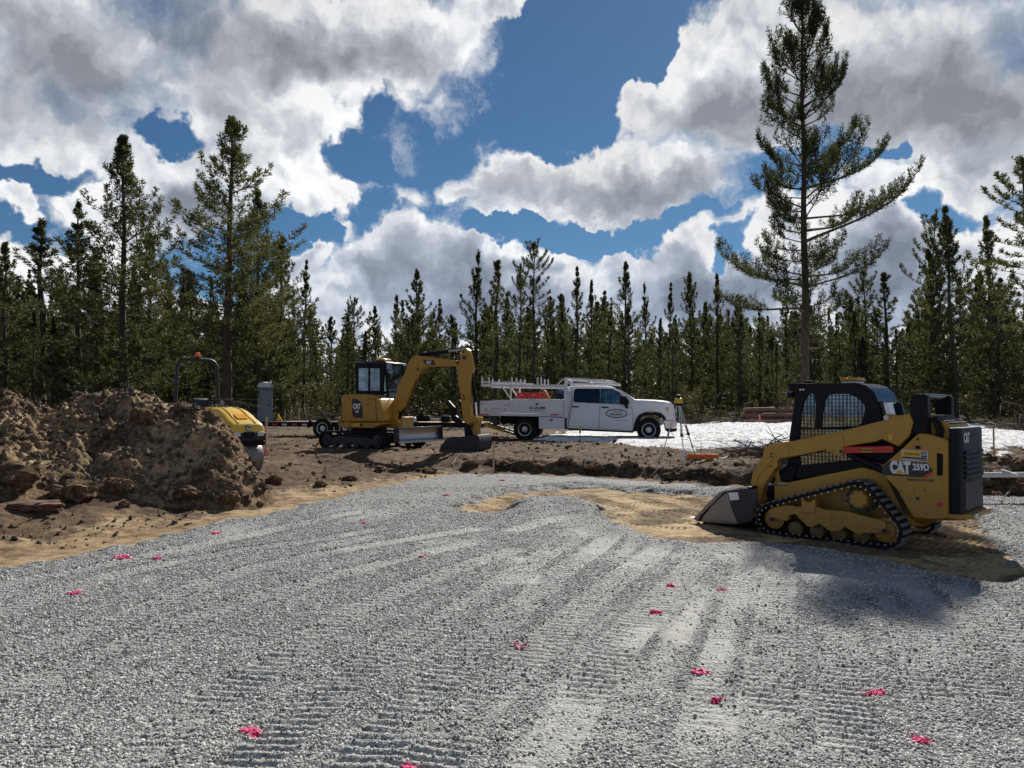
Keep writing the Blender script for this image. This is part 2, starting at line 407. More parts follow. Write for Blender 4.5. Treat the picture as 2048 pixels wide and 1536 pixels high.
def glassmat(name, tint, alpha=.35, rough=.03):
    m, t, b = new_mat(name)
    g = t.new('ShaderNodeBsdfGlossy'); g.inputs['Roughness'].default_value = rough; g.inputs[0].default_value = (.9, .95, 1, 1)
    tr = t.new('ShaderNodeBsdfTransparent'); tr.inputs[0].default_value = (*tint, 1)
    fr = t.new('ShaderNodeFresnel'); fr.inputs[0].default_value = 1.5
    co = t.new('ShaderNodeTexCoord').outputs['Object']
    f = t.m('ADD', fr.outputs[0], t.mr(t.noise(co, 6, 5, .6), .35, .75, alpha*.2, alpha*.6), clamp=True)
    df = t.new('ShaderNodeBsdfTranslucent'); df.inputs[0].default_value = (.40, .50, .46, 1)
    mx0 = t.new('ShaderNodeMixShader'); t.put(mx0.inputs[0], t.mr(t.noise(co, 4, 6, .7), .4, .8, .02, alpha*.5)); t.l.new(tr.outputs[0], mx0.inputs[1]); t.l.new(df.outputs[0], mx0.inputs[2])
    mx = t.new('ShaderNodeMixShader'); t.l.new(f, mx.inputs[0]); t.l.new(mx0.outputs[0], mx.inputs[1]); t.l.new(g.outputs[0], mx.inputs[2])
    t.l.new(mx.outputs[0], t.n['Material Output'].inputs[0])
    return m
M['glass'] = glassmat('cab_glass', (.45, .60, .56), .5)
M['glass_dark'] = glassmat('tinted_glass', (.06, .07, .08), .15)
M['glass_green'] = glassmat('green_cab_glass', (.35, .55, .48), .5)

def bark_mat(name, c1, c2):
    m, t, b = new_mat(name); co = t.new('ShaderNodeTexCoord').outputs['Object']
    sq = t.vm('MULTIPLY', co, (6, 6, 1.2)); v = t.voro(sq, 2.2); n = t.noise(sq, 3, 6, .7)
    t.l.new(t.mix(t.mr(t.m('ADD', v, n), .5, 1.1), (*c1, 1), (*c2, 1)), b.inputs['Base Color']); b.inputs['Roughness'].default_value = .95
    bp = t.new('ShaderNodeBump'); bp.inputs['Distance'].default_value = .03; t.l.new(v, bp.inputs['Height']); t.l.new(bp.outputs[0], b.inputs['Normal'])
    return m
M['trunk'] = bark_mat('pine_bark', (.030, .022, .018), (.085, .062, .048))
M['trunk_red'] = bark_mat('reddish_pine_bark', (.06, .035, .025), (.17, .10, .07))
def needle_mat(name, a, b2, trans=.35):
    m, t, b = new_mat(name); co = t.new('ShaderNodeTexCoord').outputs['Object']
    oi = t.new('ShaderNodeObjectInfo').outputs['Random']
    geo = t.new('ShaderNodeNewGeometry').outputs['Random Per Island']
    n = t.noise(co, .7, 3, .6)
    f = t.m('ADD', t.m('MULTIPLY', n, .6), t.m('ADD', t.m('MULTIPLY', geo, .35), t.m('MULTIPLY', oi, .3)))
    c = t.mix(t.m('POWER', t.mr(f, .25, 1.0), 1.7), (*a, 1), (*b2, 1))
    df = t.new('ShaderNodeBsdfPrincipled'); t.l.new(c, df.inputs['Base Color']); df.inputs['Roughness'].default_value = .65; df.inputs['Specular IOR Level'].default_value = .25
    tr = t.new('ShaderNodeBsdfTranslucent'); t.l.new(t.mix(.5, c, (.16, .17, .03, 1)), tr.inputs[0])
    mx = t.new('ShaderNodeMixShader'); mx.inputs[0].default_value = trans; t.l.new(df.outputs[0], mx.inputs[1]); t.l.new(tr.outputs[0], mx.inputs[2])
    t.l.new(mx.outputs[0], t.n['Material Output'].inputs[0]); return m
M['needles'] = needle_mat('lodgepole_needles', (.034, .042, .015), (.21, .205, .085), .28)
M['needles_dark'] = needle_mat('dark_pine_needles', (.022, .031, .014), (.13, .14, .065), .25)
# ------------------------------------------------------------------ the ground: a levelled pad cut into rising native soil
LEFT = [gp(-900, 1330), gp(-300, 1195), gp(0, 1138), gp(200, 1098), (*gp(400, 1056, .03).xy, 0), (*gp(600, 1012, .08).xy, 0), (*gp(760, 975, .14).xy, 0), (*gp(905, 951, .19).xy, 0)]
FAR = [(*gp(1000, 950, .19).xy, 0), (*gp(1200, 956, .19).xy, 0), (*gp(1430, 972, .18).xy, 0), (*gp(1700, 982, .14).xy, 0), (*gp(2048, 1000, .08).xy, 0), (*gp(2600, 1030, 0).xy, 0), (40, 8, 0)]
EDGE = [(v[0], v[1]) for v in LEFT+FAR]
EDGEP = [(-60, EDGE[0][1]-6)]+EDGE+[(80, 4)]
NL = len(LEFT)+1
def pad_sd(X, Y):                         # >0 outside the pad (native soil), <0 on it
    d, s, sg = pdist(X, Y, EDGEP); return d*sg
def base_h(X, Y):                         # soil surface without fine detail
    d = pad_sd(X, Y)
    wl = sst(-4.0, 1.2, X)                # 0 on the left (gentle), 1 along the cut bank
    dn = d+.10*fbm(X*1.3, Y*1.3, 3, 5)*(1+wl*.5)
    wid = 3.6*(1-wl)+.50*wl
    rise = sst(.25*wl, wid+.25*wl, dn-.15)
    pad = .19*sst(9, 18, Y)
    top = .55-.13*(1-sst(16.5, 24, Y))*wl+.04*fbm(X*.25, Y*.25, 2, 9)+.55*sst(32, 62, Y)+.55*sst(60, 110, Y)+.10*sst(13, 20, X)
    lip = .02*np.exp(-((dn-wid-.2)/.35)**2)*wl
    return pad*(1-rise)+top*rise+lip, d, rise, wl
SANDP = [gp(p[0], p[1]) for p in [(930,1032),(985,1010),(1060,998),(1180,992),(1330,1002),(1440,1008),(1560,1030),(1800,1010),(1930,1045),(1958,1085),(2010,1130),(2040,1155),(1990,1175),(1900,1160),(1780,1125),(1640,1100),(1500,1092),(1400,1094),(1330,1085),(1260,1060),(1215,1035),(1150,1022),(1040,1022),(985,1040)]]
SANDP = [(p.x, p.y) for p in SANDP]; SANDL = SANDP+[SANDP[0]]
def inside(X, Y, P):
    c = np.zeros(X.shape, bool); n = len(P)
    for i in range(n):
        x0, y0 = P[i]; x1, y1 = P[(i+1) % n]
        if y0 == y1: continue
        k = ((y0 > Y) != (y1 > Y)) & (X < (x1-x0)*(Y-y0)/(y1-y0)+x0); c ^= k
    return c
def sand_sd(X, Y):
    d = np.full(X.shape, 5.0); k = (Y > 5) & (Y < 18) & (X > -3) & (X < 9)
    dd, _, _ = pdist(X[k], Y[k], SANDL); ins = inside(X[k], Y[k], SANDP)
    d[k] = np.where(ins, -dd, dd); return d
def ribs(X, Y, path, half, pitch=.085, depth=.0105, rut=.010):
    k = (X > path[:, 0].min()-.6) & (X < path[:, 0].max()+.6) & (Y > path[:, 1].min()-.6) & (Y < path[:, 1].max()+.6)
    out = np.zeros(X.shape); msk = np.zeros(X.shape)
    if not k.any(): return out, msk, np.zeros(X.shape)
    d, s, sg = pdist(X[k], Y[k], [tuple(p) for p in path])
    tot = np.sqrt((np.diff(path, axis=0)**2).sum(1)).sum()
    m = sst(half, half*.86, d)*sst(0, .25, s)*sst(0, .25, tot-s)
    wear = sst(-.40, .25, fbm(X[k]*.9+3, Y[k]*.9, 3, 21))
    r = np.clip(np.sin(2*math.pi*(s+d*sg*.12)/pitch)*1.6, -1, 1)*depth*m*wear-rut*m
    r += sst(half*.8, half*1.05, d)*sst(half*1.6, half*1.1, d)*.009*sst(0, .3, s)*sst(0, .3, tot-s)     # loose berm beside
    out[k] = r; msk[k] = m*(.4+.6*wear)
    brm = np.zeros(X.shape); brm[k] = sst(half*.85, half*1.1, d)*sst(half*1.9, half*1.2, d)*sst(0, .6, s)*sst(0, .6, tot-s)*sst(-.3, .2, fbm(X[k]*.7, Y[k]*.5, 3, 23)); return out, msk, brm
TR_PIX = [[(-260,1245),(0,1180),(200,1142),(420,1095),(640,1052),(760,1030)], [(-300,1320),(0,1240),(220,1165),(430,1118),(640,1086),(800,1062)], [(-300,1440),(0,1338),(250,1250),(450,1165),(640,1118),(860,1082),(1000,1062)],
 [(-250,1560),(0,1410),(200,1325),(400,1245),(560,1192),(800,1128),(960,1092)], [(200,1600),(420,1420),(600,1310),(720,1232),(850,1172),(1050,1102)],
 [(400,1640),(600,1460),(750,1335),(900,1245),(1000,1178),(1120,1100)], [(640,1640),(800,1460),(930,1335),(1050,1218),(1150,1135),(1230,1080)], [(760,1660),(950,1440),(1080,1310),(1190,1205),(1290,1130),(1340,1095)],
 [(1000,1660),(1120,1480),(1220,1330),(1310,1225),(1400,1125)], [(1400,1560),(1430,1400),(1465,1280),(1490,1200),(1500,1130)], [(1530,1470),(1545,1330),(1555,1230),(1560,1150)],
 [(1690,1560),(1690,1420),(1685,1310),(1670,1230)], [(1870,1440),(1840,1340),(1815,1260),(1790,1200)], [(1980,1440),(1930,1330),(1880,1250),(1840,1190)], [(2140,1440),(2060,1320),(1970,1230),(1900,1180)], [(2200,1300),(2100,1210),(2060,1160)],
 [(1010,1075),(1100,1052),(1180,1046)]]
TRACKS = [np.array([(v.x, v.y) for v in spline([(*gp(*p).xy, 0) for p in t], 7)]) for t in TR_PIX]
def all_ribs(X, Y):
    H = np.zeros(X.shape); Mk = np.zeros(X.shape); Bk = np.zeros(X.shape)
    for i, p in enumerate(TRACKS):
        h, m, bm2 = ribs(X, Y, p, .17, .082 if i % 2 else .09)
        H = H*(1-m)+h; Mk = np.maximum(Mk, m); Bk = np.maximum(Bk*(1-m), bm2)
    global LASTB; LASTB = Bk
    return H, Mk
MOUNDP = gp(1120, 1032)
def gravel_h(X, Y, fine=True):
    b, d, rise, wl = base_h(X, Y)
    s = sand_sd(X, Y)
    nz = fbm(X*1.1, Y*1.1, 4, 31)
    en = fbm(X*1.9, Y*1.9, 4, 37)*.30*sst(0, .8, np.minimum(np.abs(s), 2)*0+1)+fbm(X*5, Y*5, 3, 39)*.16+fbm(X*11, Y*11, 3, 38)*.08
    th = .055*sst(.12, -.25, d+.12+en)                          # feathered rim
    th = th*sst(-.05, .30, s+en)
    ridge = .05*np.exp(-((s-.42)/.28)**2)*(.6+.8*vn(X*.8, Y*.8, 40))   # windrow pushed up round the open sand
    md = np.exp(-(((X-MOUNDP.x)/.95)**2+((Y-MOUNDP.y)/.62)**2))*.16
    h = b*0+.19*sst(9, 18, Y)+th+ridge*(s > -.2)*sst(-.1, .2, s+en)+md*sst(-.25, .2, s+en)+.02*nz
    hb, mk = all_ribs(X, Y)
    h = h+hb*sst(.0, .5, s)*sst(-.1, -.6, d)
    if fine: h = h+.006*fbm(X*14, Y*14, 3, 44)+.004*(vn(X*45, Y*45, 46)-.5)*(1-mk*.6)
    h = h-.10*sst(.0, .3, d+.12+en*1.0)-.10*sst(.0, -.2, s+en-.02)
    return h, mk, d, s
# --- native soil / sand sheet
def axis(segs):
    out = []
    for a, b, st in segs: out += list(np.arange(a, b, st))
    return np.array(out+[segs[-1][1]])
XS = axis([(-600, -120, 40), (-120, -40, 4), (-40, -17, .8), (-17, -12, .18), (-12, 17, .066), (17, 24, .2), (24, 45, .8), (45, 120, 5), (120, 600, 40)])
YS = axis([(-60, 2, 2.5), (2, 8, .25), (8, 25, .058), (25, 34, .1), (34, 60, .35), (60, 130, 2), (130, 900, 40)])
GX, GY = np.meshgrid(XS, YS)
def soil_h(X, Y):
    b, d, rise, wl = base_h(X, Y); s = sand_sd(X, Y)
    rough = sst(-.1, 1.2, d)
    H = b+rough*(.08*fbm(X*1.5, Y*1.7, 5, 61, .62)+.060*np.abs(fbm(X*4, Y*5, 4, 66, .62))*sst(45, 25, Y))
    bank = wl*rise*(1-rise)*4
    H = H+bank*.20*fbm(X*3.5, Y*3.5, 4, 71, .65)+wl*sst(.0, .9, rise)*.045*fbm(X*2.2, Y*2.2, 5, 75, .62)*sst(6, 1, d)
    # grouser prints pressed into the open sand
    k = s < .4
    pr = np.zeros(X.shape); c, q = math.cos(R(45.8)), math.sin(R(45.8))
    al = (-X*c+Y*q); pr[k] = (np.clip(np.sin(2*math.pi*al[k]/.085)*1.5, -1, 1)*.014)*(sst(-.3, .2, fbm(X[k]*1.2, Y[k]*1.2, 3, 79)))
    H = H+pr+.03*fbm(X*2.6, Y*2.6, 4, 81)*(s < .4)
    return H, d, rise, wl, s
SH, Sd, Sr, Swl, Ss = soil_h(GX, GY)
sandy = np.clip(sst(1.5, .25, Sd+.55*fbm(GX*.9, GY*.9, 4, 91))*(1-Swl)+sst(.35, .1, Ss)*(.62+1.0*fbm(GX*1.3, GY*1.3, 4, 93))+.35*Swl*sst(.6, .2, Sr)*sst(-.2, .4, fbm(GX*.9, GY*1.4, 3, 95)), 0, 1)
litter = sst(.6, 1.0, Sr)*sst(-1.5, 4, GX)*sst(1.0, .2, Sd*0)*sst(12, 15, GY)
forest_floor = sst(33, 45, GY+6*fbm(GX*.1, GY*.1, 2, 97))
def grid_faces(ny, nx):
    i = np.arange(ny-1)[:, None]*nx+np.arange(nx-1)[None, :]
    return np.stack([i, i+1, i+nx+1, i+nx], -1).reshape(-1, 4)
me = mesh_np('dirt_ground', np.stack([GX, GY, SH], -1).reshape(-1, 3), grid_faces(*GX.shape), True, {'sand': sandy, 'litter': litter, 'topsoil_shade': np.clip(Swl*sst(.35, .75, Sr)*sst(1.0, .45, Sd), 0, 1), 'wood_floor': forest_floor})
m, t, b = new_mat('site_soil')
co = t.new('ShaderNodeTexCoord').outputs['Object']
at = lambda n: t.new('ShaderNodeAttribute', attribute_name=n).outputs['Fac']
n1 = t.noise(co, .9, 6, .6); n2 = t.noise(co, 6, 8, .7); n3 = t.noise(co, 45, 5, .7)
soil = t.ramp(t.m('ADD', t.m('MULTIPLY', n1, .5), t.m('MULTIPLY', n2, .5)), [(.36, (.032, .019, .011)), (.48, (.095, .059, .034)), (.58, (.185, .123, .072)), (.68, (.30, .21, .125))])
sand = t.ramp(t.m('ADD', t.m('MULTIPLY', n1, .45), t.m('MULTIPLY', n2, .55)), [(.38, (.12, .078, .045)), (.47, (.27, .185, .105)), (.56, (.44, .32, .185)), (.68, (.58, .44, .27))])
duff = t.ramp(t.m('ADD', t.m('MULTIPLY', n2, .55), t.m('MULTIPLY', n3, .45)), [(.38, (.035, .024, .016)), (.5, (.100, .065, .038)), (.62, (.235, .165, .10))])
c = t.mix(t.m('MULTIPLY', at('litter'), t.mr(n1, .38, .58)), soil, duff)
c = t.mix(t.m('MULTIPLY', at('topsoil_shade'), t.mr(n2, .3, .6, 1.0, .5)), c, (.028, .019, .014, 1))  # dark topsoil colour, with the shade under the bank lip painted in
c = t.mix(at('wood_floor'), c, t.mix(t.mr(n2, .4, .6), (.05, .042, .022, 1), (.15, .115, .07, 1)))
c = t.mix(t.mr(t.m('ADD', at('sand'), t.m('MULTIPLY', t.m('SUBTRACT', n2, .5), 1.1)), .3, .7), c, sand)
c = t.mix(t.mr(n3, .35, .7, 0, .35), c, t.vm('SCALE', c, scale=.55))
t.l.new(c, b.inputs['Base Color']); b.inputs['Roughness'].default_value = .95; b.inputs['Specular IOR Level'].default_value = .2
bp = t.new('ShaderNodeBump'); bp.inputs['Distance'].default_value = .05; bp.inputs['Strength'].default_value = .9
t.l.new(t.m('ADD', t.m('MULTIPLY', n2, .7), t.m('MULTIPLY', n3, .25)), bp.inputs['Height']); t.l.new(bp.outputs[0], b.inputs['Normal'])
M['soil'] = m
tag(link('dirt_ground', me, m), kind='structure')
def soil_at(x, y):
    return float(soil_h(np.array([[float(x)]]), np.array([[float(y)]]))[0][0, 0])
def smooth_at(x, y): return float(base_h(np.array([[float(x)]]), np.array([[float(y)]]))[0][0, 0])
def ground_from(px, py):                  # surveyed point on the soil surface
    d = ray(px, py); tq = np.linspace(7, 60, 3000); Hq = base_h((d.x*tq)[None], (d.y*tq)[None])[0].ravel()
    i = int(np.argmax(CAMZ+d.z*tq < Hq)); p = Vector((d.x*tq[i], d.y*tq[i], 0))
    return Vector((p.x, p.y, soil_at(p.x, p.y)))

# --- fine sheet of open sand with the loader's tread prints, a finger above the coarse ground
ZX, ZY = np.meshgrid(np.arange(-1.9, 8.6, .019), np.arange(7.3, 13.8, .019))
ZS = sand_sd(ZX, ZY)
def sand_top(X, Y, S):
    h = .19*sst(9, 18, Y)+.035*fbm(X*1.1, Y*1.1, 3, 501)
    churn = sst(-.05, .35, fbm(X*.9, Y*1.3, 4, 503))
    c, q = math.cos(R(45.8)), math.sin(R(45.8)); out = 0
    for ang, off, pt in ((45.8, .0, .088), (20, 1.7, .085), (66, .6, .09)):
        ca, sa = math.cos(R(ang)), math.sin(R(ang)); al = -X*ca+Y*sa; ac = X*sa+Y*ca
        lane = np.abs(((ac+off)/.72) % 1-.5)*.72; mm = sst(.20, .17, lane)*sst(-.15, .1, fbm(X*.5+off, Y*.5, 2, 511+int(ang)))
        out = out*(1-mm)+mm*(np.clip(np.sin(2*math.pi*al/pt)*1.7, -1, 1)*.017-.014)
    h = h+out*(1-churn*.8)+churn*(.035*np.abs(fbm(X*5, Y*5, 4, 521, .6))+.02*fbm(X*13, Y*13, 3, 523))+.004*fbm(X*30, Y*30, 2, 525)
    return h+.02-.20*sst(.25, .6, S), churn
ZH, ZC = sand_top(ZX, ZY, ZS)
me = mesh_np('sand_patch', np.stack([ZX, ZY, ZH], -1).reshape(-1, 3), grid_faces(*ZX.shape), True, {'churn': ZC})
m, t, b = new_mat('exposed_sand'); co = t.new('ShaderNodeTexCoord').outputs['Object']
n1 = t.noise(co, 1.1, 5, .6); n2 = t.noise(co, 7, 8, .7); n3 = t.noise(co, 50, 4, .7)
ch = t.new('ShaderNodeAttribute', attribute_name='churn').outputs['Fac']
c = t.ramp(t.m('ADD', t.m('MULTIPLY', n1, .4), t.m('MULTIPLY', n2, .6)), [(.38, (.20, .135, .075)), (.5, (.40, .29, .165)), (.62, (.56, .43, .26))])
c = t.mix(t.mr(t.m('ADD', ch, t.m('MULTIPLY', t.m('SUBTRACT', n1, .5), 1.6)), .35, .95, 0, .85), c, t.mix(n2, (.05, .033, .021, 1), (.19, .13, .08, 1)))
c = t.mix(t.mr(n3, .45, .7, 0, .4), c, t.vm('SCALE', c, scale=.6))
t.l.new(c, b.inputs['Base Color']); b.inputs['Roughness'].default_value = .95; b.inputs['Specular IOR Level'].default_value = .15
bp = t.new('ShaderNodeBump'); bp.inputs['Distance'].default_value = .015; t.l.new(t.m('ADD', n2, t.m('MULTIPLY', n3, .5)), bp.inputs['Height']); t.l.new(bp.outputs[0], b.inputs['Normal'])
tag(link('sand_patch', me, m), kind='structure')
# --- gravel sheet
rows = np.concatenate([np.linspace(-14, 2.4, 26), np.geomspace(2.55, 21.5, 720)])
tt = np.linspace(-1, 1, 640)
hw = np.where(rows < 2.5, 3.2+(2.5-rows)*1.6, 1.25+.78*rows)
QY = np.repeat(rows[:, None], 640, 1); QX = tt[None, :]*hw[:, None]
QH, Qm, Qd, Qs = gravel_h(QX, QY); QB = LASTB
fines = np.clip(sst(-.05, .35, fbm(QX*.55+QY*.1, QY*.38, 4, 51))*.65+Qm*.75, 0, 1)*sst(.2, .9, Qs)*sst(16, 10, QY)
packed = sst(.15, .5, fbm(QX*.8+4, QY*.5, 3, 53)-.12)*sst(.3, 1.2, Qs)*sst(15, 9, QY)
me = mesh_np('gravel_pad', np.stack([QX, QY, QH], -1).reshape(-1, 3), grid_faces(*QX.shape), True, {'fines': fines*(1-.55*QB), 'packed': packed*(1-.5*QB), 'berm': QB})
m, t, b = new_mat('crushed_gravel')
co = t.new('ShaderNodeTexCoord').outputs['Object']
at = lambda n: t.new('ShaderNodeAttribute', attribute_name=n).outputs['Fac']
flat = t.vm('MULTIPLY', co, (1, 1, .6))
wv = warp_v = t.vm('ADD', flat, t.vm('SCALE', t.noise(flat, 60, 2, .5, out='Color'), scale=.012))
v1 = t.new('ShaderNodeTexVoronoi', feature='F1'); t.l.new(wv, v1.inputs['Vector']); v1.inputs['Scale'].default_value = 46
v2 = t.new('ShaderNodeTexVoronoi', feature='F1'); t.l.new(wv, v2.inputs['Vector']); v2.inputs['Scale'].default_value = 120
sp1 = t.new('ShaderNodeSeparateColor'); t.l.new(v1.outputs['Color'], sp1.inputs[0])
sp2 = t.new('ShaderNodeSeparateColor'); t.l.new(v2.outputs['Color'], sp2.inputs[0])
stone = t.ramp(sp1.outputs[0], [(0, (.10, .098, .093)), (.4, (.26, .255, .243)), (.8, (.46, .45, .425)), (1, (.68, .67, .63))])
grit = t.ramp(sp2.outputs[1], [(0, (.17, .17, .165)), (.6, (.38, .38, .365)), (1, (.56, .56, .53))])
dust = t.ramp(t.noise(co, 5, 6, .65), [(.3, (.38, .37, .34)), (.7, (.52, .51, .47))])
gap = t.mr(v1.outputs['Distance'], .35, .75)
stone = t.mix(gap, stone, (.075, .078, .082, 1))
big = t.noise(co, 1.4, 5, .6)
fm = t.mr(t.m('ADD', at('fines'), t.m('MULTIPLY', t.m('SUBTRACT', big, .5), .9)), .15, .75)
c = t.mix(fm, stone, grit)
dm = t.m('MULTIPLY', t.mr(t.m('ADD', t.m('MAXIMUM', at('packed'), t.m('MULTIPLY', at('fines'), .55)), t.m('MULTIPLY', t.m('SUBTRACT', t.noise(co, 3, 6, .7), .5), 1.1)), .28, .75), .8)
c = t.mix(dm, c, dust)
c = t.mix(t.m('MULTIPLY', at('berm'), t.mr(t.noise(co, 2.2, 5, .6), .3, .6, .2, .9)), c, t.vm('SCALE', c, scale=.70))
t.l.new(c, b.inputs['Base Color']); b.inputs['Roughness'].default_value = .85; b.inputs['Specular IOR Level'].default_value = .35
hh = t.m('ADD', t.m('MULTIPLY', t.m('SUBTRACT', 1.0, v1.outputs['Distance']), t.m('SUBTRACT', 1.0, t.m('MULTIPLY', dm, .7))), t.m('MULTIPLY', t.m('SUBTRACT', 1.0, v2.outputs['Distance']), .35))
bp = t.new('ShaderNodeBump'); bp.inputs['Distance'].default_value = .014; bp.inputs['Strength'].default_value = 1.0
t.l.new(hh, bp.inputs['Height']); t.l.new(bp.outputs[0], b.inputs['Normal'])
M['gravel'] = m
tag(link('gravel_pad', me, m), kind='structure')
def gravel_at(xs, ys):
    a = np.atleast_2d(np.asarray(xs, float)); c = np.atleast_2d(np.asarray(ys, float)); return gravel_h(a, c, False)[0].ravel()

# --- loose crushed stones on the pad: geometry-node instances of one faceted chip
rng = np.random.default_rng(7)
def gn_scatter(name, P, S, E, mats, shape='chip', label=None):
    me = bpy.data.meshes.new(name); me.vertices.add(len(P)); me.vertices.foreach_set('co', np.asarray(P, np.float32).ravel())
    a = me.attributes.new('sc', 'FLOAT_VECTOR', 'POINT'); a.data.foreach_set('vector', np.asarray(S, np.float32).ravel())
    a = me.attributes.new('ro', 'FLOAT_VECTOR', 'POINT'); a.data.foreach_set('vector', np.asarray(E, np.float32).ravel())
    me.update()
    o = link(name, me); me.materials.append(mats)
    g = bpy.data.node_groups.new(name, 'GeometryNodeTree')
    g.interface.new_socket('Geometry', in_out='INPUT', socket_type='NodeSocketGeometry'); g.interface.new_socket('Geometry', in_out='OUTPUT', socket_type='NodeSocketGeometry')
    N, L = g.nodes, g.links
    gi = N.new('NodeGroupInput'); go = N.new('NodeGroupOutput')
    ico = N.new('GeometryNodeMeshIcoSphere'); ico.inputs['Radius'].default_value = 1; ico.inputs['Subdivisions'].default_value = 1 if shape == 'chip' else 2
    geo = ico.outputs[0]
    if shape == 'clod':
        spn = N.new('GeometryNodeSetPosition'); nz = N.new('ShaderNodeTexNoise'); nz.inputs['Scale'].default_value = 1.4; nz.inputs['Detail'].default_value = 3
        vs = N.new('ShaderNodeVectorMath'); vs.operation = 'SUBTRACT'; vs.inputs[1].default_value = (.5, .5, .5); L.new(nz.outputs['Color'], vs.inputs[0]); v2_ = N.new('ShaderNodeVectorMath'); v2_.operation = 'SCALE'; v2_.inputs['Scale'].default_value = 2.4; L.new(vs.outputs[0], v2_.inputs[0]); vs = v2_
        L.new(geo, spn.inputs['Geometry']); L.new(vs.outputs[0], spn.inputs['Offset']); geo = spn.outputs[0]
    sm = N.new('GeometryNodeSetMaterial'); sm.inputs['Material'].default_value = mats; L.new(geo, sm.inputs[0])
    ip = N.new('GeometryNodeInstanceOnPoints'); L.new(gi.outputs[0], ip.inputs['Points']); L.new(sm.outputs[0], ip.inputs['Instance'])
    for an, sk in (('sc', 'Scale'), ('ro', 'Rotation')):
        na = N.new('GeometryNodeInputNamedAttribute'); na.data_type = 'FLOAT_VECTOR'; na.inputs['Name'].default_value = an
        src = na.outputs[0]
        if sk == 'Rotation':
            er = N.new('FunctionNodeEulerToRotation'); L.new(src, er.inputs[0]); src = er.outputs[0]
        L.new(src, ip.inputs[sk])
    L.new(ip.outputs[0], go.inputs[0])
    md = o.modifiers.new('scatter', 'NODES'); md.node_group = g
    return o
m, t, b = new_mat('loose_stone')
oi = t.new('ShaderNodeObjectInfo').outputs['Random']
c = t.ramp(oi, [(0, (.12, .118, .113)), (.25, (.28, .275, .262)), (.6, (.47, .46, .435)), (.88, (.64, .63, .595)), (1, (.78, .76, .72))])
t.l.new(c, b.inputs['Base Color']); b.inputs['Roughness'].default_value = .7
M['stone'] = m
NS = 340000
y = 2.8*(15.0/2.8)**(rng.random(NS)**.95); x = (rng.random(NS)*2-1)*(.5+.70*y)
gh, gm, gd, gs = gravel_h(x[None, :], y[None, :], False); gb_ = LASTB.ravel(); gh, gm, gd, gs = [q.ravel() for q in (gh, gm, gd, gs)]
fi = np.clip(sst(-.05, .35, fbm(x*.55+y*.1, y*.38, 4, 51))*.70+gm*.80, 0, 1)*sst(15, 10, y)
pk = sst(.15, .5, fbm(x*.8+4, y*.5, 3, 53)-.12)
fi = fi*(1-.55*gb_); keep = (gd < -.12) & (gs > .08) & (rng.random(NS) < .75*(1-fi)**1.4*(1-.92*pk)+.035)
x, y, gh = x[keep], y[keep], gh[keep]; k = len(x)
r = (.0048+.0068*rng.random(k)**2.6)*np.clip(.85+y*.035, 0, 1.35)
S = r[:, None]*(0.65+.75*rng.random((k, 3))); S[:, 2] *= .62
E_ = rng.normal(size=(k, 3))*.38; E_[:, 2] = rng.random(k)*6.28
gn_scatter('loose_gravel', np.stack([x, y, gh+r*.18], -1), S, E_, M['stone'])
tag(bpy.data.objects['loose_gravel'], 'loose grey crushed stones strewn over the compacted gravel pad', 'gravel', kind='stuff')
print('stones', k)
# rim of gravel around sand/soil: slightly larger
# ------------------------------------------------------------------ the soil heap on the left
SIL = [(-700, 830), (-400, 800), (-200, 782), (-80, 800), (0, 795), (17, 783), (60, 806), (100, 824), (130, 815), (160, 796), (215, 785), (262, 784), (300, 797), (345, 812), (375, 806), (392, 818), (425, 828), (452, 856), (482, 898), (500, 925), (528, 958), (560, 985), (600, 1010)]
silx_ = [q[0] for q in SIL]; sily_ = [q[1] for q in SIL]
BASEY = ([-700, -200, 0, 100, 200, 300, 400, 500, 560, 620], [9.6, 10.0, 10.6, 11.2, 11.6, 11.9, 12.1, 12.4, 12.8, 13.4])
CREST = ([-700, 0, 100, 200, 300, 350, 430, 500, 560, 620], [14.6, 14.8, 15.2, 15.4, 15.0, 14.4, 13.95, 13.8, 14.0, 14.2])
def cell(x, y, s):                        # F1 cell distance, numpy
    ix = np.floor(x); iy = np.floor(y); best = np.full(x.shape, 9.0)
    for dx in (-1, 0, 1):
        for dy in (-1, 0, 1):
            cx = ix+dx; cy = iy+dy; px_ = cx+_h(cx, cy, s); py_ = cy+_h(cx, cy, s+1)
            best = np.minimum(best, (x-px_)**2+(y-py_)**2)
    return np.sqrt(best)
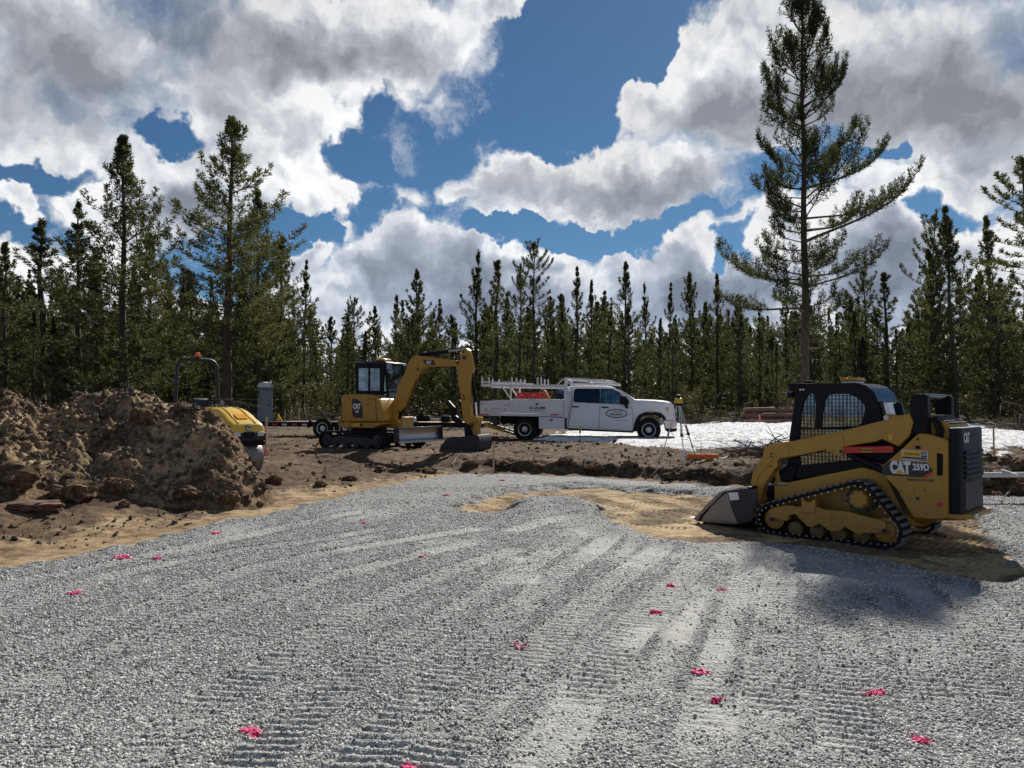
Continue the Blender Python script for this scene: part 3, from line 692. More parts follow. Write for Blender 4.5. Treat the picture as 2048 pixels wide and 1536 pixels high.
def heap_h(X, Y, fine=True):
    px = 1024+F*X/Y+26*fbm(X*.9, Y*.9, 3, 301)
    ys = np.interp(px, silx_, sily_); Yc = np.interp(px, *CREST); Yb = np.interp(px, *BASEY)
    zc = CAMZ+(815-ys)/F*Yc
    b = base_h(X, Y)[0]
    t = (Y-Yb)/(Yc-Yb)
    front = np.clip(t, 0, 1)**.95
    back = 1-sst(0, 1, (Y-Yc-.05)/1.25)
    k = np.where(Y < Yc, front, back)
    edge = sst(640, 545, px)
    h = (zc-b)*k*edge
    body = sst(.02, .5, h)
    n = .22*fbm(X*.9+5, Y*1.1, 3, 311)+.16*fbm(X*2.4, Y*2.4, 3, 313)
    # tumbled gullies running downslope
    n = n+.09*fbm(X*3.4-Y*1.3, Y*.9, 3, 321)
    if fine:
        c1 = 1-np.clip(cell(X*2.6, Y*2.6, 331)*1.5, 0, 1); c2 = 1-np.clip(cell(X*6.5, Y*6.5, 335)*1.5, 0, 1)
        msk = sst(-.15, .25, fbm(X*.8, Y*.8, 3, 341))
        n = n+c1**.7*.16*msk+c2**.7*.075*(.3+.7*msk)+.07*fbm(X*7, Y*7, 4, 345, .65)+.018*fbm(X*26, Y*26, 3, 347)
    crestdamp = 1-.65*np.exp(-((Y-Yc)/.45)**2)
    return b-.10+h+n*body*crestdamp+.06*body, body, px, t
hx = np.arange(-13.2, -3.3, .0235); hy = np.arange(9.4, 16.9, .0235)
HX, HY = np.meshgrid(hx, hy); HZ, HB, HPX, HT_ = heap_h(HX, HY)
def gb(px, y, Y, rx, ry):
    p = dp(px, y, Y); return np.exp(-((HX-p.x)/rx)**2-((HY-p.y)/ry)**2)
sandm = .9*gb(300, 830, 14.2, .5, .6)+.8*gb(60, 850, 13.6, .7, .9)+.9*gb(320, 900, 13.2, .35, .45)+.7*gb(350, 960, 12.8, .6, .5)+.6*gb(240, 800, 15.0, .8, .25)+.5*gb(420, 950, 13.2, .4, .4)+.25
sandm = np.clip(sandm*.85+.6*fbm(HX*1.2, HY*1.2, 4, 351)+.03, 0, 1)
me = mesh_np('soil_heap', np.stack([HX, HY, HZ], -1).reshape(-1, 3), grid_faces(*HX.shape), True, {'sand': sandm})
m, t, b = new_mat('dug_soil'); co = t.new('ShaderNodeTexCoord').outputs['Object']
at = lambda n: t.new('ShaderNodeAttribute', attribute_name=n).outputs['Fac']
n1 = t.noise(co, 1.6, 5, .6); n2 = t.noise(co, 9, 8, .7); n3 = t.noise(co, 60, 4, .7)
dark = t.ramp(n2, [(.36, (.050, .034, .021)), (.5, (.150, .094, .053)), (.64, (.29, .195, .112))])
tan = t.ramp(n2, [(.36, (.18, .125, .074)), (.5, (.37, .26, .15)), (.64, (.54, .40, .24))])
c = t.mix(t.mr(t.m('ADD', at('sand'), t.m('MULTIPLY', t.m('SUBTRACT', n1, .5), 1.3)), .28, .72), dark, tan)
c = t.mix(t.mr(n3, .4, .7, 0, .4), c, t.vm('SCALE', c, scale=.55))
t.l.new(c, b.inputs['Base Color']); b.inputs['Roughness'].default_value = .95; b.inputs['Specular IOR Level'].default_value = .15
bp = t.new('ShaderNodeBump'); bp.inputs['Distance'].default_value = .04; t.l.new(t.m('ADD', n2, t.m('MULTIPLY', n3, .3)), bp.inputs['Height']); t.l.new(bp.outputs[0], b.inputs['Normal'])
M['dug'] = m
tag(link('soil_heap', me, m), 'big lumpy heap of dug brown soil at the left beside the gravel pad', 'soil heap')
m, t, b = new_mat('soil_clod'); oi = t.new('ShaderNodeObjectInfo').outputs['Random']; co = t.new('ShaderNodeTexCoord').outputs['Object']
t.l.new(t.mix(t.mr(t.noise(co, 3, 6, .7), .35, .65, 0, .5), t.ramp(oi, [(0, (.04, .027, .018)), (.5, (.12, .083, .052)), (.85, (.23, .165, .105)), (1, (.32, .24, .155))]), (.05, .035, .025, 1)), b.inputs['Base Color']); b.inputs['Roughness'].default_value = .95
M['clod'] = m
# small clods lying on heap and dirt
k = 9000; rs = np.random.default_rng(21)
x = rs.uniform(-12.5, -3.6, k); y = rs.uniform(9.8, 16, k); z, bo_, _, _ = heap_h(x[None], y[None]); z = z.ravel(); bo_ = bo_.ravel()
kp = (bo_ > .25); P1 = np.stack([x, y, z], -1)[kp]
k2 = 15000; Y2 = 9.5+26*rs.random(k2)**1.4; X2 = (rs.random(k2)*2-1)*.74*Y2; H2, d2, r2, w2, s2 = [q.ravel() for q in soil_h(X2[None], Y2[None])]
cl = fbm(X2*.7, Y2*.7, 3, 361)
kp = (d2 > .25) & (cl+rs.random(k2)*.6 > .2); P2 = np.stack([X2, Y2, H2], -1)[kp]
P = np.concatenate([P1, P2]); k = len(P)
r = np.concatenate([.010+.045*rs.random(len(P1))**3.5, (.008+.042*rs.random(len(P2))**4.5)*np.where(P2[:, 1] < 16, .75, 1.1)])
S = r[:, None]*(.6+.8*rs.random((k, 3))); P[:, 2] += r*.3
gn_scatter('soil_crumbs', P, S, rs.random((k, 3))*6.28, M['clod'], 'clod')
tag(bpy.data.objects['soil_crumbs'], 'small crumbs and clods of soil scattered over heap and dirt', 'soil crumbs', kind='stuff')
# singled-out clods, rocks and slabs
def rock(name, p, size, seed, mat, rot=0, flat=1.0, ang=1.0):
    import bmesh
    bm = bmesh.new(); bmesh.ops.create_icosphere(bm, subdivisions=4, radius=1)
    rr = random.Random(seed); offs = [Vector((rr.gauss(0, 1), rr.gauss(0, 1), rr.gauss(0, 1))).normalized() for _ in range(9)]; cut = [.62+.3*rr.random() for _ in offs]
    from mathutils import noise as mn
    for v in bm.verts:
        n_ = v.co.normalized(); q = 1.0
        for o_, c_ in zip(offs, cut):
            dd = n_.dot(o_)
            if dd > 0: q = min(q, c_/dd)
        q = 1+(q-1)*ang
        v.co = n_*q*(1+.30*mn.noise(n_*1.9+Vector((seed, 0, 0)))+.20*mn.noise(n_*4.5+Vector((seed, 3, 0)))+.12*mn.noise(n_*10+Vector((seed, 3, 0))))
        v.co.x *= size[0]; v.co.y *= size[1]; v.co.z *= size[2]
    me = bpy.data.meshes.new(name); bm.to_mesh(me); bm.free(); shade(me, 40)
    return link(name, me, mat, None, p, (0, 0, rot))
def heap_pt(px, py, lift=0.0):            # first hit of the sight line with heap or ground
    d = ray(px, py); tt_ = np.linspace(8, 22, 900); X = d.x*tt_; Y = d.y*tt_; Z = CAMZ+d.z*tt_
    G = np.maximum(heap_h(X[None], Y[None], False)[0].ravel()*((X > -13) & (X < -3.3) & (Y < 16.8)), soil_h(X[None], Y[None])[0].ravel())
    i = int(np.argmax(Z < G)); return Vector((X[i], Y[i], G[i]+lift))
CL = [(66, 1008, (.42, .20, .085), 3, 'flat reddish-brown slab of bark-like hardpan lying at the foot of the heap', 'slab', .15), (237, 972, (.20, .17, .16), 5, 'angular brown clod at the foot of the heap, below the pale root', 'clod', .4), (372, 984, (.22, .17, .13), 7, 'dark round clod lying at the base of the heap below its centre', 'clod', .2),
 (457, 992, (.19, .15, .12), 9, 'dark rooty clod at the right foot of the heap', 'clod', .8), (549, 954, (.15, .12, .10), 11, 'lone round clod on the dirt right of the heap and roller', 'clod', .1), (285, 838, (.24, .22, .21), 13, 'square sandy block of soil stuck near the top of the heap', 'clod', .3),
 (366, 812, (.18, .15, .10), 15, 'small dark lump on the crest of the heap left of the roller seat', 'clod', .6), (145, 985, (.34, .24, .20), 17, 'big rooty clump at the foot of the heap just right of the flat slab', 'clod', .9), (22, 958, (.40, .26, .22), 19, 'bulky soil clump cut off by the left edge of the photo', 'clod', .2),
 (380, 1003, (.07, .06, .05), 21, 'fist-sized clod on the sandy strip below the dark round clod', 'clod', 0), (27, 1046, (.055, .05, .04), 23, 'small pale stone on the sand in the lower left', 'stone', 0), (425, 832, (.10, .09, .08), 25, 'small clod perched on the heap beside the roller hood', 'clod', 0),
 (250, 1003, (.09, .07, .06), 27, 'small brown clod between slab and dark clod at the heap foot', 'clod', 0), (520, 1000, (.08, .07, .05), 29, 'low clod on the dirt just right of the heap end', 'clod', 0)]
for (px_, py_, sz_, sd_, lb_, ct_, ro_2) in CL:
    p = heap_pt(px_, py_+10, 0); tag(rock('soil_clod' if ct_ == 'clod' else ct_ if ct_ == 'stone' else 'hardpan_slab', p+Vector((0, 0, sz_[2]*.35)), sz_, sd_, M['dug'] if ct_ != 'slab' else M['log'], ro_2, ang=.9), lb_, ct_)
def stick(name, pts, r, mat, label, cat, twigs=0, seed=1, group=None):
    rr = random.Random(seed); P_ = spline(pts, 5); mb = MB(); n_ = len(P_)
    P_ = [p+Vector((rr.gauss(0, r*.5), rr.gauss(0, r*.5), rr.gauss(0, r*.5))) for p in P_]
    mb.tube(P_, [r*(1-.7*i/n_) for i in range(n_)], 6)
    for k in range(twigs):
        i = rr.randrange(1, n_-1); d = Vector((rr.gauss(0, 1), rr.gauss(0, 1), abs(rr.gauss(0, .8)))).normalized()*(P_[0]-P_[-1]).length*(.10+.22*rr.random())
        mb.tube([P_[i], P_[i]+d*.5+Vector((0, 0, .02)), P_[i]+d], [r*.4, r*.28, r*.1], 4)
    o = mb.build(name, mat, None, smooth=True); return tag(o, label, cat, group)
def hpx(pts, l=.02): return [heap_pt(a, b2, l) for a, b2 in pts]
stick('tree_root', hpx([(108, 908), (128, 911), (150, 932), (178, 958), (200, 976)], .05), .020, M['pale_root'], 'pale crooked root lying down the lower left flank of the heap', 'root', 2, 3)
stick('tree_root', hpx([(24, 919), (36, 933), (46, 943)], .05), .013, M['pale_root'], 'short pale root left of the long crooked root on the heap', 'root', 0, 4)
stick('tree_root', hpx([(318, 905), (332, 920), (345, 930), (352, 935)], .03), .010, M['bark'], 'thin root curving across the sandy face of the heap', 'root', 1, 5)
# ------------------------------------------------------------------ pines
def tufts(P, D, L, Wd, n, rs, spread=.75):
    """needle brushes: at every point P with axis D, n thin blades of length L"""
    k = len(P); P = np.repeat(P, n, 0); D = np.repeat(D, n, 0); L = np.repeat(L, n); Wd = np.repeat(Wd, n)
    rv = rs.normal(size=(k*n, 3)); rv -= (rv*D).sum(1)[:, None]*D; rv /= np.linalg.norm(rv, axis=1)[:, None]+1e-9
    al = (.25+rs.random(k*n)*spread)
    dr = D*np.cos(al*1.3)[:, None]+rv*np.sin(al*1.3)[:, None]
    base = P-D*(rs.random(k*n)*L*.9)[:, None]
    sd = np.cross(dr, rs.normal(size=(k*n, 3))); sd /= np.linalg.norm(sd, axis=1)[:, None]+1e-9
    tip = base+dr*L[:, None]; md = base+dr*(L*.5)[:, None]; hw = sd*(Wd*.5)[:, None]
    V = np.stack([base, md+hw, tip, md-hw], 1).reshape(-1, 3)
    return V, np.arange(k*n*4).reshape(-1, 4)
def pine(name, H, cb, width, seed, per=5.5, step=.24, nb=6, tl=.17, tw=.05, up=.25, tipup=.55, gaps=.12, r0=None, lean=0.0, dead=14, jitter=.3, asym=None, whorl=.42, branch_r=.02, side=.55, bare=.25, candle=1):
    """returns (trunk mesh, crown mesh, branches mesh). width(t) -> half-width at crown fraction t (0 base, 1 top)"""
    rs = np.random.default_rng(seed); r0 = r0 or H*.0125
    lx = lambda z: lean*math.sin(z/H*2.2)*H*.03
    tr = MB(); pts = [(lx(z)+.04*math.sin(z*1.1+seed), .04*math.cos(z*.9+seed), z) for z in np.linspace(-.3, H*.99, 14)]
    tr.tube(pts, [max(.012, r0*(1-.93*max(0, q[2])/H)**.85*(1.25 if q[2] < .3 else 1)) for q in pts], 8)
    br = MB(); TP, TD, TL = [], [], []
    z = cb*H
    while z < H*.985:
        t = (z-cb*H)/(H*(1-cb)); nbz = max(3, int(round(per+rs.normal()*.8)))
        a0 = rs.random()*6.28
        for j in range(nbz):
            if rs.random() < gaps: continue
            a = a0+j*6.283/nbz+rs.normal()*.25
            L = width(t)*(1+rs.normal()*jitter*.5)
            if asym: L *= asym(a, t)
            if L < .2: L = .2
            e0 = (up+.75*t**1.5)+rs.normal()*.10
            c, s = math.cos(a), math.sin(a)
            nseg = max(3, int(L/.35)); p = np.array([lx(z), 0, z+rs.normal()*.08]); path = [p.copy()]; dirs = []
            wob = rs.normal()*.12
            for q in range(nseg):
                f = (q+1)/nseg; e = e0-.35*(1-t)*math.sin(f*2.2)+tipup*f**2.2
                a2 = a+wob*f; d = np.array([math.cos(a2)*math.cos(e), math.sin(a2)*math.cos(e), math.sin(e)])
                p = p+d*L/nseg; path.append(p.copy()); dirs.append(d)
            rr = branch_r*(L/2)**.6*(.7+.5*rs.random())
            br.tube([tuple(q) for q in path], [max(.006, rr*(1-.85*i/nseg)) for i in range(nseg+1)], 4, False)
            # foliage along the outer part, on side twigs
            n = max(2, int(L*(1-bare)/(step*1.25))); 
            for i in range(n+1):
                f = bare+(1-bare)*(i+rs.random()*.5)/(n+.5); f = min(f, 1.0); fi = min(nseg-1, int(f*nseg)); ff = f*nseg-fi
                pp = path[fi]*(1-ff)+path[fi+1]*ff; d = dirs[fi]
                TP.append(pp); TD.append(d*.8+np.array([0, 0, .35])); TL.append(tl)
                sl = side*(.25+.75*(1-f))*min(1, L*.38)
                for sgn in (-1, 1, 0)[:2 if rs.random() < .4 else 3]:
                    if rs.random() < .12: continue
                    sd = np.array([-s, c, 0])*sgn+np.array([0, 0, 1.0])*(sgn == 0); m = max(1, int(sl/(step*.85)))
                    dd = d*.55+sd*(.75+rs.normal()*.15)+np.array([0, 0, .15+rs.random()*.35]); dd /= np.linalg.norm(dd)
                    ln = sl*(.6+.6*rs.random())
                    for q in range(1, m+1):
                        if q == m:
                            for cc in range(candle):
                                cp = pp+dd*ln+np.array([rs.normal()*.02, rs.normal()*.02, tl*.55*(cc+1)]); TP.append(cp); TD.append(np.array([rs.normal()*.15, rs.normal()*.15, 1.0])); TL.append(tl*.85)
                        TP.append(pp+dd*ln*q/m); TD.append(dd+np.array([0, 0, .25*q/m])); TL.append(tl*(.8+.4*rs.random()))
        z += whorl*(1-.08*t)*(.8+.4*rs.random())
    # leader
    for q in np.linspace(.93, 1.0, 7):
        TP.append(np.array([lx(H), 0, H*q])); TD.append(np.array([rs.normal()*.15, rs.normal()*.15, 1])); TL.append(tl)
    # dead lower limbs
    for i in range(dead):
        zz = cb*H*(.25+.75*rs.random()); a = rs.random()*6.28; L = (.5+.9*rs.random())*width(.15)*.55
        e = -.1+rs.normal()*.15
        br.tube([(0, 0, zz), (math.cos(a)*L*.6, math.sin(a)*L*.6, zz+L*.6*math.sin(e)), (math.cos(a+.1)*L, math.sin(a+.1)*L, zz+L*math.sin(e)+.05)], [branch_r*.7, branch_r*.45, .005], 3, False)
    TP = np.array(TP); TD = np.array(TD); TD /= np.linalg.norm(TD, axis=1)[:, None]; TL = np.array(TL)
    V, Fq = tufts(TP, TD, TL, TL*(tw/tl), nb, rs)
    crown = mesh_np(name+'_crown', V, Fq)
    def mk(mb, nm):
        me = bpy.data.meshes.new(nm); me.from_pydata(mb.v, [], mb.f); shade(me, 60); return me
    return mk(tr, name+'_trunk'), crown, mk(br, name+'_limbs'), len(TP)
def prof(pts):
    xs = [p[0] for p in pts]; ys = [p[1] for p in pts]
    return lambda t: float(np.interp(t, xs, ys))
PINES = {}
narrow = prof([(0, .9), (.12, 1.45), (.3, 1.55), (.5, 1.2), (.7, .78), (.85, .42), (.94, .22), (1, .06)])
medium = prof([(0, 1.3), (.12, 2.0), (.3, 2.1), (.5, 1.65), (.7, 1.1), (.85, .6), (.94, .3), (1, .08)])
broad = prof([(0, 2.0), (.15, 2.9), (.35, 2.8), (.55, 2.1), (.72, 1.4), (.86, .8), (.95, .35), (1, .1)])
spire = prof([(0, .7), (.3, 1.1), (.6, .85), (.8, .5), (.93, .25), (1, .08)])
for i in range(4): PINES['narrow%d' % i] = pine('slim_pine', 12, .06+.05*(i % 3), narrow, 100+i, per=5, gaps=.24, tw=.05, tl=.17, nb=6, step=.24, side=.62, whorl=.5, jitter=.75, tipup=.75, dead=24)
for i in range(3): PINES['medium%d' % i] = pine('lodgepole_pine', 12, .05+.04*i, medium, 200+i, per=5.5, gaps=.2, tw=.055, tl=.18, nb=6, step=.27, side=.5, whorl=.48, jitter=.7, tipup=.7, dead=20)
for i in range(2): PINES['spire%d' % i] = pine('sparse_pine', 12, .22, spire, 300+i, per=4, gaps=.30, tw=.045, tl=.17, nb=6, whorl=.5, step=.24, side=.3, jitter=.8, tipup=.8)
for i in range(2): PINES['broad%d' % i] = pine('broad_pine', 14, .10, broad, 400+i, per=6.5, gaps=.18, tw=.045, tl=.18, nb=6, step=.26, side=.8, jitter=.45, whorl=.46, tipup=.7)
PINES['open0'] = pine('open_crowned_pine', 14, .24, prof([(0, 1.8), (.2, 2.7), (.45, 2.1), (.7, 1.4), (.88, .7), (1, .12)]), 500, per=5.5, gaps=.22, whorl=.50, step=.23, side=.8, jitter=.5, tipup=.75, nb=8, tw=.04, tl=.17)
PINES['tufty0'] = pine('tufted_pine', 13, .36, prof([(0, 1.0), (.3, 1.7), (.6, 1.4), (.85, .9), (1, .3)]), 510, per=5, gaps=.3, whorl=.5, jitter=.8, step=.23, nb=8, tw=.045, tl=.17)
FOREST_KIND = {'narrow': 'slim', 'medium': 'bushy', 'spire': 'sparse', 'broad': 'broad', 'open0': 'open', 'tufty0': 'tufted'}
def plant(kind, x, y, h, wide=1.0, rot=None, label=None, group=None, name='pine_tree', mat='needles', trunk='trunk'):
    tm, cm, bm_, _ = PINES[kind]; H = {'narrow': 12, 'medium': 12, 'spire': 12, 'broad0': 14, 'broad1': 14, 'open0': 14, 'tufty0': 13}
    hh = next(v for k, v in H.items() if kind.startswith(k)); s = h/hh
    e = empty(name, (x, y, smooth_at(x, y)-.05), random.random()*6.28 if rot is None else rot, label=label, cat='tree', group=group)
    e.scale = (s*wide, s*wide, s); e.rotation_euler.x = random.gauss(0, .018); e.rotation_euler.y = random.gauss(0, .018)
    for nm, me, mt in (('trunk', tm, trunk), ('crown', cm, mat), ('limbs', bm_, trunk)):
        o = bpy.data.objects.new(nm, me); col.objects.link(o); o.parent = e
        if not me.materials: me.materials.append(None)
        o.material_slots[0].link = 'OBJECT'; o.material_slots[0].material = M[mt]
        if nm == 'limbs': o['kind'] = 'stuff'
    return e
random.seed(11)
def tree_px(kind, px, top, Y, wide=1.0, label=None, rot=None, mat='needles', trunk='trunk', name='pine_tree', bx=None):
    p = dp(px, 768, Y); tp = dp(px, top, Y); z = smooth_at(p.x, Y)
    return plant(kind, p.x, Y, (tp.z-z)/.995, wide, rot, label, 'tall pines standing out of the forest edge', name, mat, trunk)
HERO = [('medium1', 12, 490, 44, 1.0, 'pine with a pointed top at the far left edge of the photo'),
 ('spire0', 84, 440, 47, 1.6, 'thin see-through pine second from the left edge, hazy against the cloud'),
 ('narrow0', 158, 398, 42, 1.0, 'dark narrow pine close left of the first tall broad pine'),
 ('broad0', 248, 277, 37, 1.0, 'tall broad pine above the left end of the soil heap'),
 ('medium2', 196, 500, 41, 1.0, 'bushy pine filling in between the narrow pine and the tall broad pine'),
 ('broad1', 300, 470, 43, .9, 'shorter broad pine at the right shoulder of the tall broad pine'),
 ('open0', 452, 236, 35, 1.05, 'tallest pine of the left group, open branches, behind the roller roll bar'),
 ('broad0', 512, 382, 39, .85, 'dense rounded pine leaning on the right side of the tallest left pine'),
 ('medium0', 560, 470, 42, .9, 'mid-height pine at the right end of the left group'),
 ('narrow3', 372, 560, 45, 1.0, 'short pine in the gap between the two tall left pines'),
 ('narrow1', 606, 522, 43, .8, 'slim pine right of the portable toilet, alone against the cloud'),
 ('tufty0', 706, 598, 56, 1.0, 'small tufted pine above the excavator cab'),
 ('medium1', 835, 543, 52, 1.1, 'dense conical pine above the excavator boom bend'),
 ('narrow2', 792, 590, 55, .9, 'slim pine just left of the dense conical pine'),
 ('narrow0', 948, 498, 47, 1.0, 'pointed pine above the excavator stick'),
 ('spire1', 990, 520, 46, 1.5, 'gappy pine with loose twisted top right of the pointed pine'),
 ('tufty0', 1068, 487, 44, .95, 'tall dark tufted pine above the truck rack'),
 ('tufty0', 1038, 533, 45, .7, 'shorter tufted pine touching the left of the tall dark one'),
 ('narrow1', 1154, 535, 49, .95, 'slim pine above the truck cab rear window'),
 ('narrow3', 1182, 560, 50, .85, 'smaller twin pine above the middle of the truck cab'),
 ('narrow2', 1248, 520, 46, 1.0, 'tall pointed pine above the truck bonnet'),
 ('narrow0', 1292, 565, 50, .8, 'slim pine above the truck front bumper'),
 ('narrow1', 1335, 568, 50, .8, 'slim pine above the laser level'),
 ('medium0', 1386, 542, 48, .85, 'pine with twin leaders left of the big foreground pine'),
 ('narrow3', 1436, 548, 50, .9, 'feathery pine under the lowest left limb of the big pine'),
 ('spire1', 1776, 545, 46, 1.6, 'narrow pine standing alone right of the big pine'),
 ('tufty0', 1735, 540, 50, 1.0, 'ragged pine under the right limbs of the big pine'),
 ('tufty0', 1858, 434, 45, .9, 'pine with a knobbly thin top right of the skid loader cab'),
 ('medium2', 1912, 414, 41, 1.0, 'tall twin-topped pine above the rear of the loader'),
 ('medium1', 1880, 500, 44, 1.0, 'bushy pine wedged behind the twin-topped pine'),
 ('narrow2', 1985, 428, 42, 1.0, 'tall slim pine above the white pipe at the right'),
 ('tufty0', 2062, 318, 35, 1.15, 'tall pine cut off by the right edge of the photo')]
for k, px, top, Y, wd, lb in HERO:
    tree_px(k, px, top, Y*1.2, wd*(1.3 if px < 600 else 1.12), lb, mat='needles_dark' if px in (158, 948, 1068, 196) else 'needles')
# --- the big foreground pine
bigw = prof([(0, 1.5), (.06, 2.1), (.12, 2.5), (.19, 2.6), (.26, 2.3), (.33, 2.6), (.40, 2.8), (.47, 2.1), (.53, 1.8), (.60, 1.8), (.68, 1.75), (.76, 1.75), (.84, 1.5), (.92, 1.05), (.97, .55), (1, .15)])
BY = 30.0; bb = dp(1612, 768, BY); bz = smooth_at(bb.x, BY); bh = dp(1612, -6, BY).z-bz
asy = lambda a, t: 1+(.30*math.cos(a) if .25 < t < .45 else (-.32*math.cos(a) if t < .2 else 0))
tmesh, cmesh, lmesh, nt = pine('big_pine', bh, .235, bigw, 77, per=4.6, step=.16, nb=9, tl=.17, tw=.028, up=.16, tipup=.9, gaps=.26, r0=.195, dead=26, jitter=.55, whorl=.47, branch_r=.034, asym=asy, side=1.35, bare=.42, candle=2)
big = empty('big_pine_tree', (bb.x, BY, bz-.05), 0, label='huge lone pine with bare lower trunk standing in front of the forest behind the loader', cat='tree')
for nm, mm, mt in (('trunk', tmesh, 'trunk'), ('crown', cmesh, 'needles_dark'), ('limbs', lmesh, 'trunk')):
    o = link(nm, mm, M[mt], big)
    if nm == 'limbs': o['kind'] = 'stuff'
print('big tufts', nt)
# --- forest wall
MARKS = [(-9999, 'beyond the left edge of the photo'), (0, 'at the far left of the soil heap'), (70, 'above the left hump of the soil heap'), (140, 'above the dip of the soil heap'), (210, 'above the top of the soil heap'), (290, 'above the right part of the soil heap'),
 (350, 'seen through the roller roll bar'), (430, 'above the roller hood'), (500, 'around the portable toilet'), (560, 'above the left end of the trailer'), (625, 'above the trailer wheel'), (680, 'left of the excavator cab'),
 (740, 'behind the excavator cab'), (800, 'under the excavator boom'), (870, 'beside the excavator stick'), (940, 'above the rear of the truck rack'), (1010, 'above the truck tool boxes'), (1075, 'above the middle of the truck rack'),
 (1140, 'behind the truck rear door'), (1200, 'behind the truck front door'), (1265, 'behind the truck bonnet'), (1335, 'behind the laser level'), (1390, 'behind the snow right of the laser level'), (1460, 'above the log pile'),
 (1530, 'left of the big pine trunk'), (1600, 'right behind the big pine trunk'), (1670, 'above the loader beacon'), (1740, 'above the loader rear window'), (1810, 'above the loader tower'), (1880, 'above the loader engine door'), (1950, 'above the stake at the right'), (2000, 'at the right edge of the photo'), (2048, 'beyond the right edge of the photo')]
LABCOUNT = {}
taken = [(o.location.x, o.location.y) for o in bpy.data.objects if o.type == 'EMPTY' and 'pine' in o.name]
kinds = ['narrow0', 'narrow1', 'narrow2', 'narrow3', 'medium0', 'medium1', 'medium2', 'spire0', 'spire1', 'narrow1', 'medium0', 'broad1']
n = 0; tries = 0
px0 = lambda X, Y: 1024+F*X/Y
while n < 267 and tries < 12000:
    tries += 1
    Y = 52+44*random.random()**1.3; X = (random.random()*2-1)*(.74*Y+2)
    if any((X-a)**2+(Y-b)**2 < (2.1 if Y < 60 else 1.7)**2 for a, b in taken): continue
    px = px0(X, Y)
    if px < 620: Y2 = Y-3
    else: Y2 = Y
    # skyline height: left group taller, centre lower, right taller
    sky_px = float(np.interp(px, [-200, 0, 120, 260, 520, 600, 680, 800, 1000, 1250, 1500, 1700, 1800, 1900, 2048, 2300], [560, 560, 545, 520, 560, 600, 630, 610, 595, 595, 600, 590, 600, 545, 540, 520]))
    top = sky_px-12+random.random()**1.1*110
    if random.random() < .3: top += 70*random.random()
    z = smooth_at(X, Y2); h = dp(px, top, Y2).z-z
    h = min(max(h, 4.5), 21)
    zn = [q[1] for q in MARKS if q[0] <= px0(X, Y)][-1]
    k = random.choice(kinds); kd = next(v for q, v in FOREST_KIND.items() if k.startswith(q))
    plant(k, X, Y2, h, 1.0+.45*random.random(), None, '%s %s pine, %s, %s' % ('short' if top > sky_px+75 else 'tall' if top < sky_px+30 else 'mid-height', kd, 'front rank of forest' if Y < 62 else 'middle of forest' if Y < 76 else 'rear of forest', zn), 'pines forming the forest wall', mat=random.choice(['needles', 'needles', 'needles_dark']))
    taken.append((X, Y2)); n += 1
print('forest', n)
seen = {}
for o in list(bpy.data.objects):
    if o.type == 'EMPTY' and o.get('group') == 'pines forming the forest wall': seen.setdefault(o['label'], []).append(o)
for lb, os_ in seen.items():
    if len(os_) > 1:
        os_.sort(key=lambda o: o.location.x/o.location.y); nm_ = {2: ['left', 'right'], 3: ['left', 'middle', 'right']}.get(len(os_), ['first', 'second', 'third', 'fourth', 'fifth', 'sixth', 'seventh', 'eighth', 'ninth', 'tenth', 'eleventh', 'twelfth'][:len(os_)]+['last']*20)
        for q, o in enumerate(os_): o['label'] = nm_[q]+' '+lb
# --- far wood beyond, one mass
rs = np.random.default_rng(5); VV, FF, o0 = [], [], 0
for i in range(480):
    Y = 94+70*rs.random(); X = (rs.random()*2-1)*(.85*Y); h = 9+4.5*rs.random(); z0 = 1.2
    nq = 110; zz = h*(.02+.98*rs.random(nq)); rr = (1-zz/h)**.7*1.7*np.sqrt(rs.random(nq))+.1; a = rs.random(nq)*6.283
    P = np.stack([X+rr*np.cos(a), Y+rr*np.sin(a), z0+zz], -1)
    D = np.stack([np.cos(a), np.sin(a), np.full(nq, .7)], -1); D /= np.linalg.norm(D, axis=1)[:, None]
    v, f = tufts(P, D, np.full(nq, .75), np.full(nq, .34), 2, rs); VV.append(v); FF.append(f+o0); o0 += len(v)
    tq = np.array([[X-.1, Y, z0-.5], [X+.1, Y, z0-.5], [X+.03, Y, z0+h], [X-.03, Y, z0+h]]); VV.append(tq); FF.append(np.array([[0, 1, 2, 3]])+o0); o0 += 4
tag(link('distant_forest', mesh_np('distant_forest', np.concatenate(VV), np.concatenate(FF)), M['needles']), 'far-off mass of pine wood seen dimly between the front trees', 'forest', kind='stuff')

# --- young pines, brush and fallen twigs under the forest edge: nobody could count them
VV, FF, o0 = [], [], 0
for i in range(1100):
    Y = 47+48*rs.random()**1.2; X = (rs.random()*2-1)*(.80*Y); h = .5+2.2*rs.random()**2; nq = int(14+16*h)
    z0 = smooth_at(X, Y) if i % 12 == 0 else z0*0+.6+.55*float(sst(32, 62, Y))+.5*float(sst(60, 110, Y))-.05
    zz = h*rs.random(nq); rr = (1-.7*zz/h)*(.35+.35*h)*np.sqrt(rs.random(nq)); a = rs.random(nq)*6.283
    P = np.stack([X+rr*np.cos(a), Y+rr*np.sin(a), z0+zz], -1); D = np.stack([np.cos(a), np.sin(a), np.full(nq, .9)], -1); D /= np.linalg.norm(D, axis=1)[:, None]
    v, f = tufts(P, D, np.full(nq, .34), np.full(nq, .075), 3, rs); VV.append(v); FF.append(f+o0); o0 += len(v)
M['brush'] = needle_mat('dry_brush', (.055, .045, .025), (.17, .14, .08), .25)
tag(link('underbrush', mesh_np('underbrush', np.concatenate(VV), np.concatenate(FF)), M['brush']), 'dry brush and seedlings covering the forest floor under the pines', 'brush', kind='stuff')
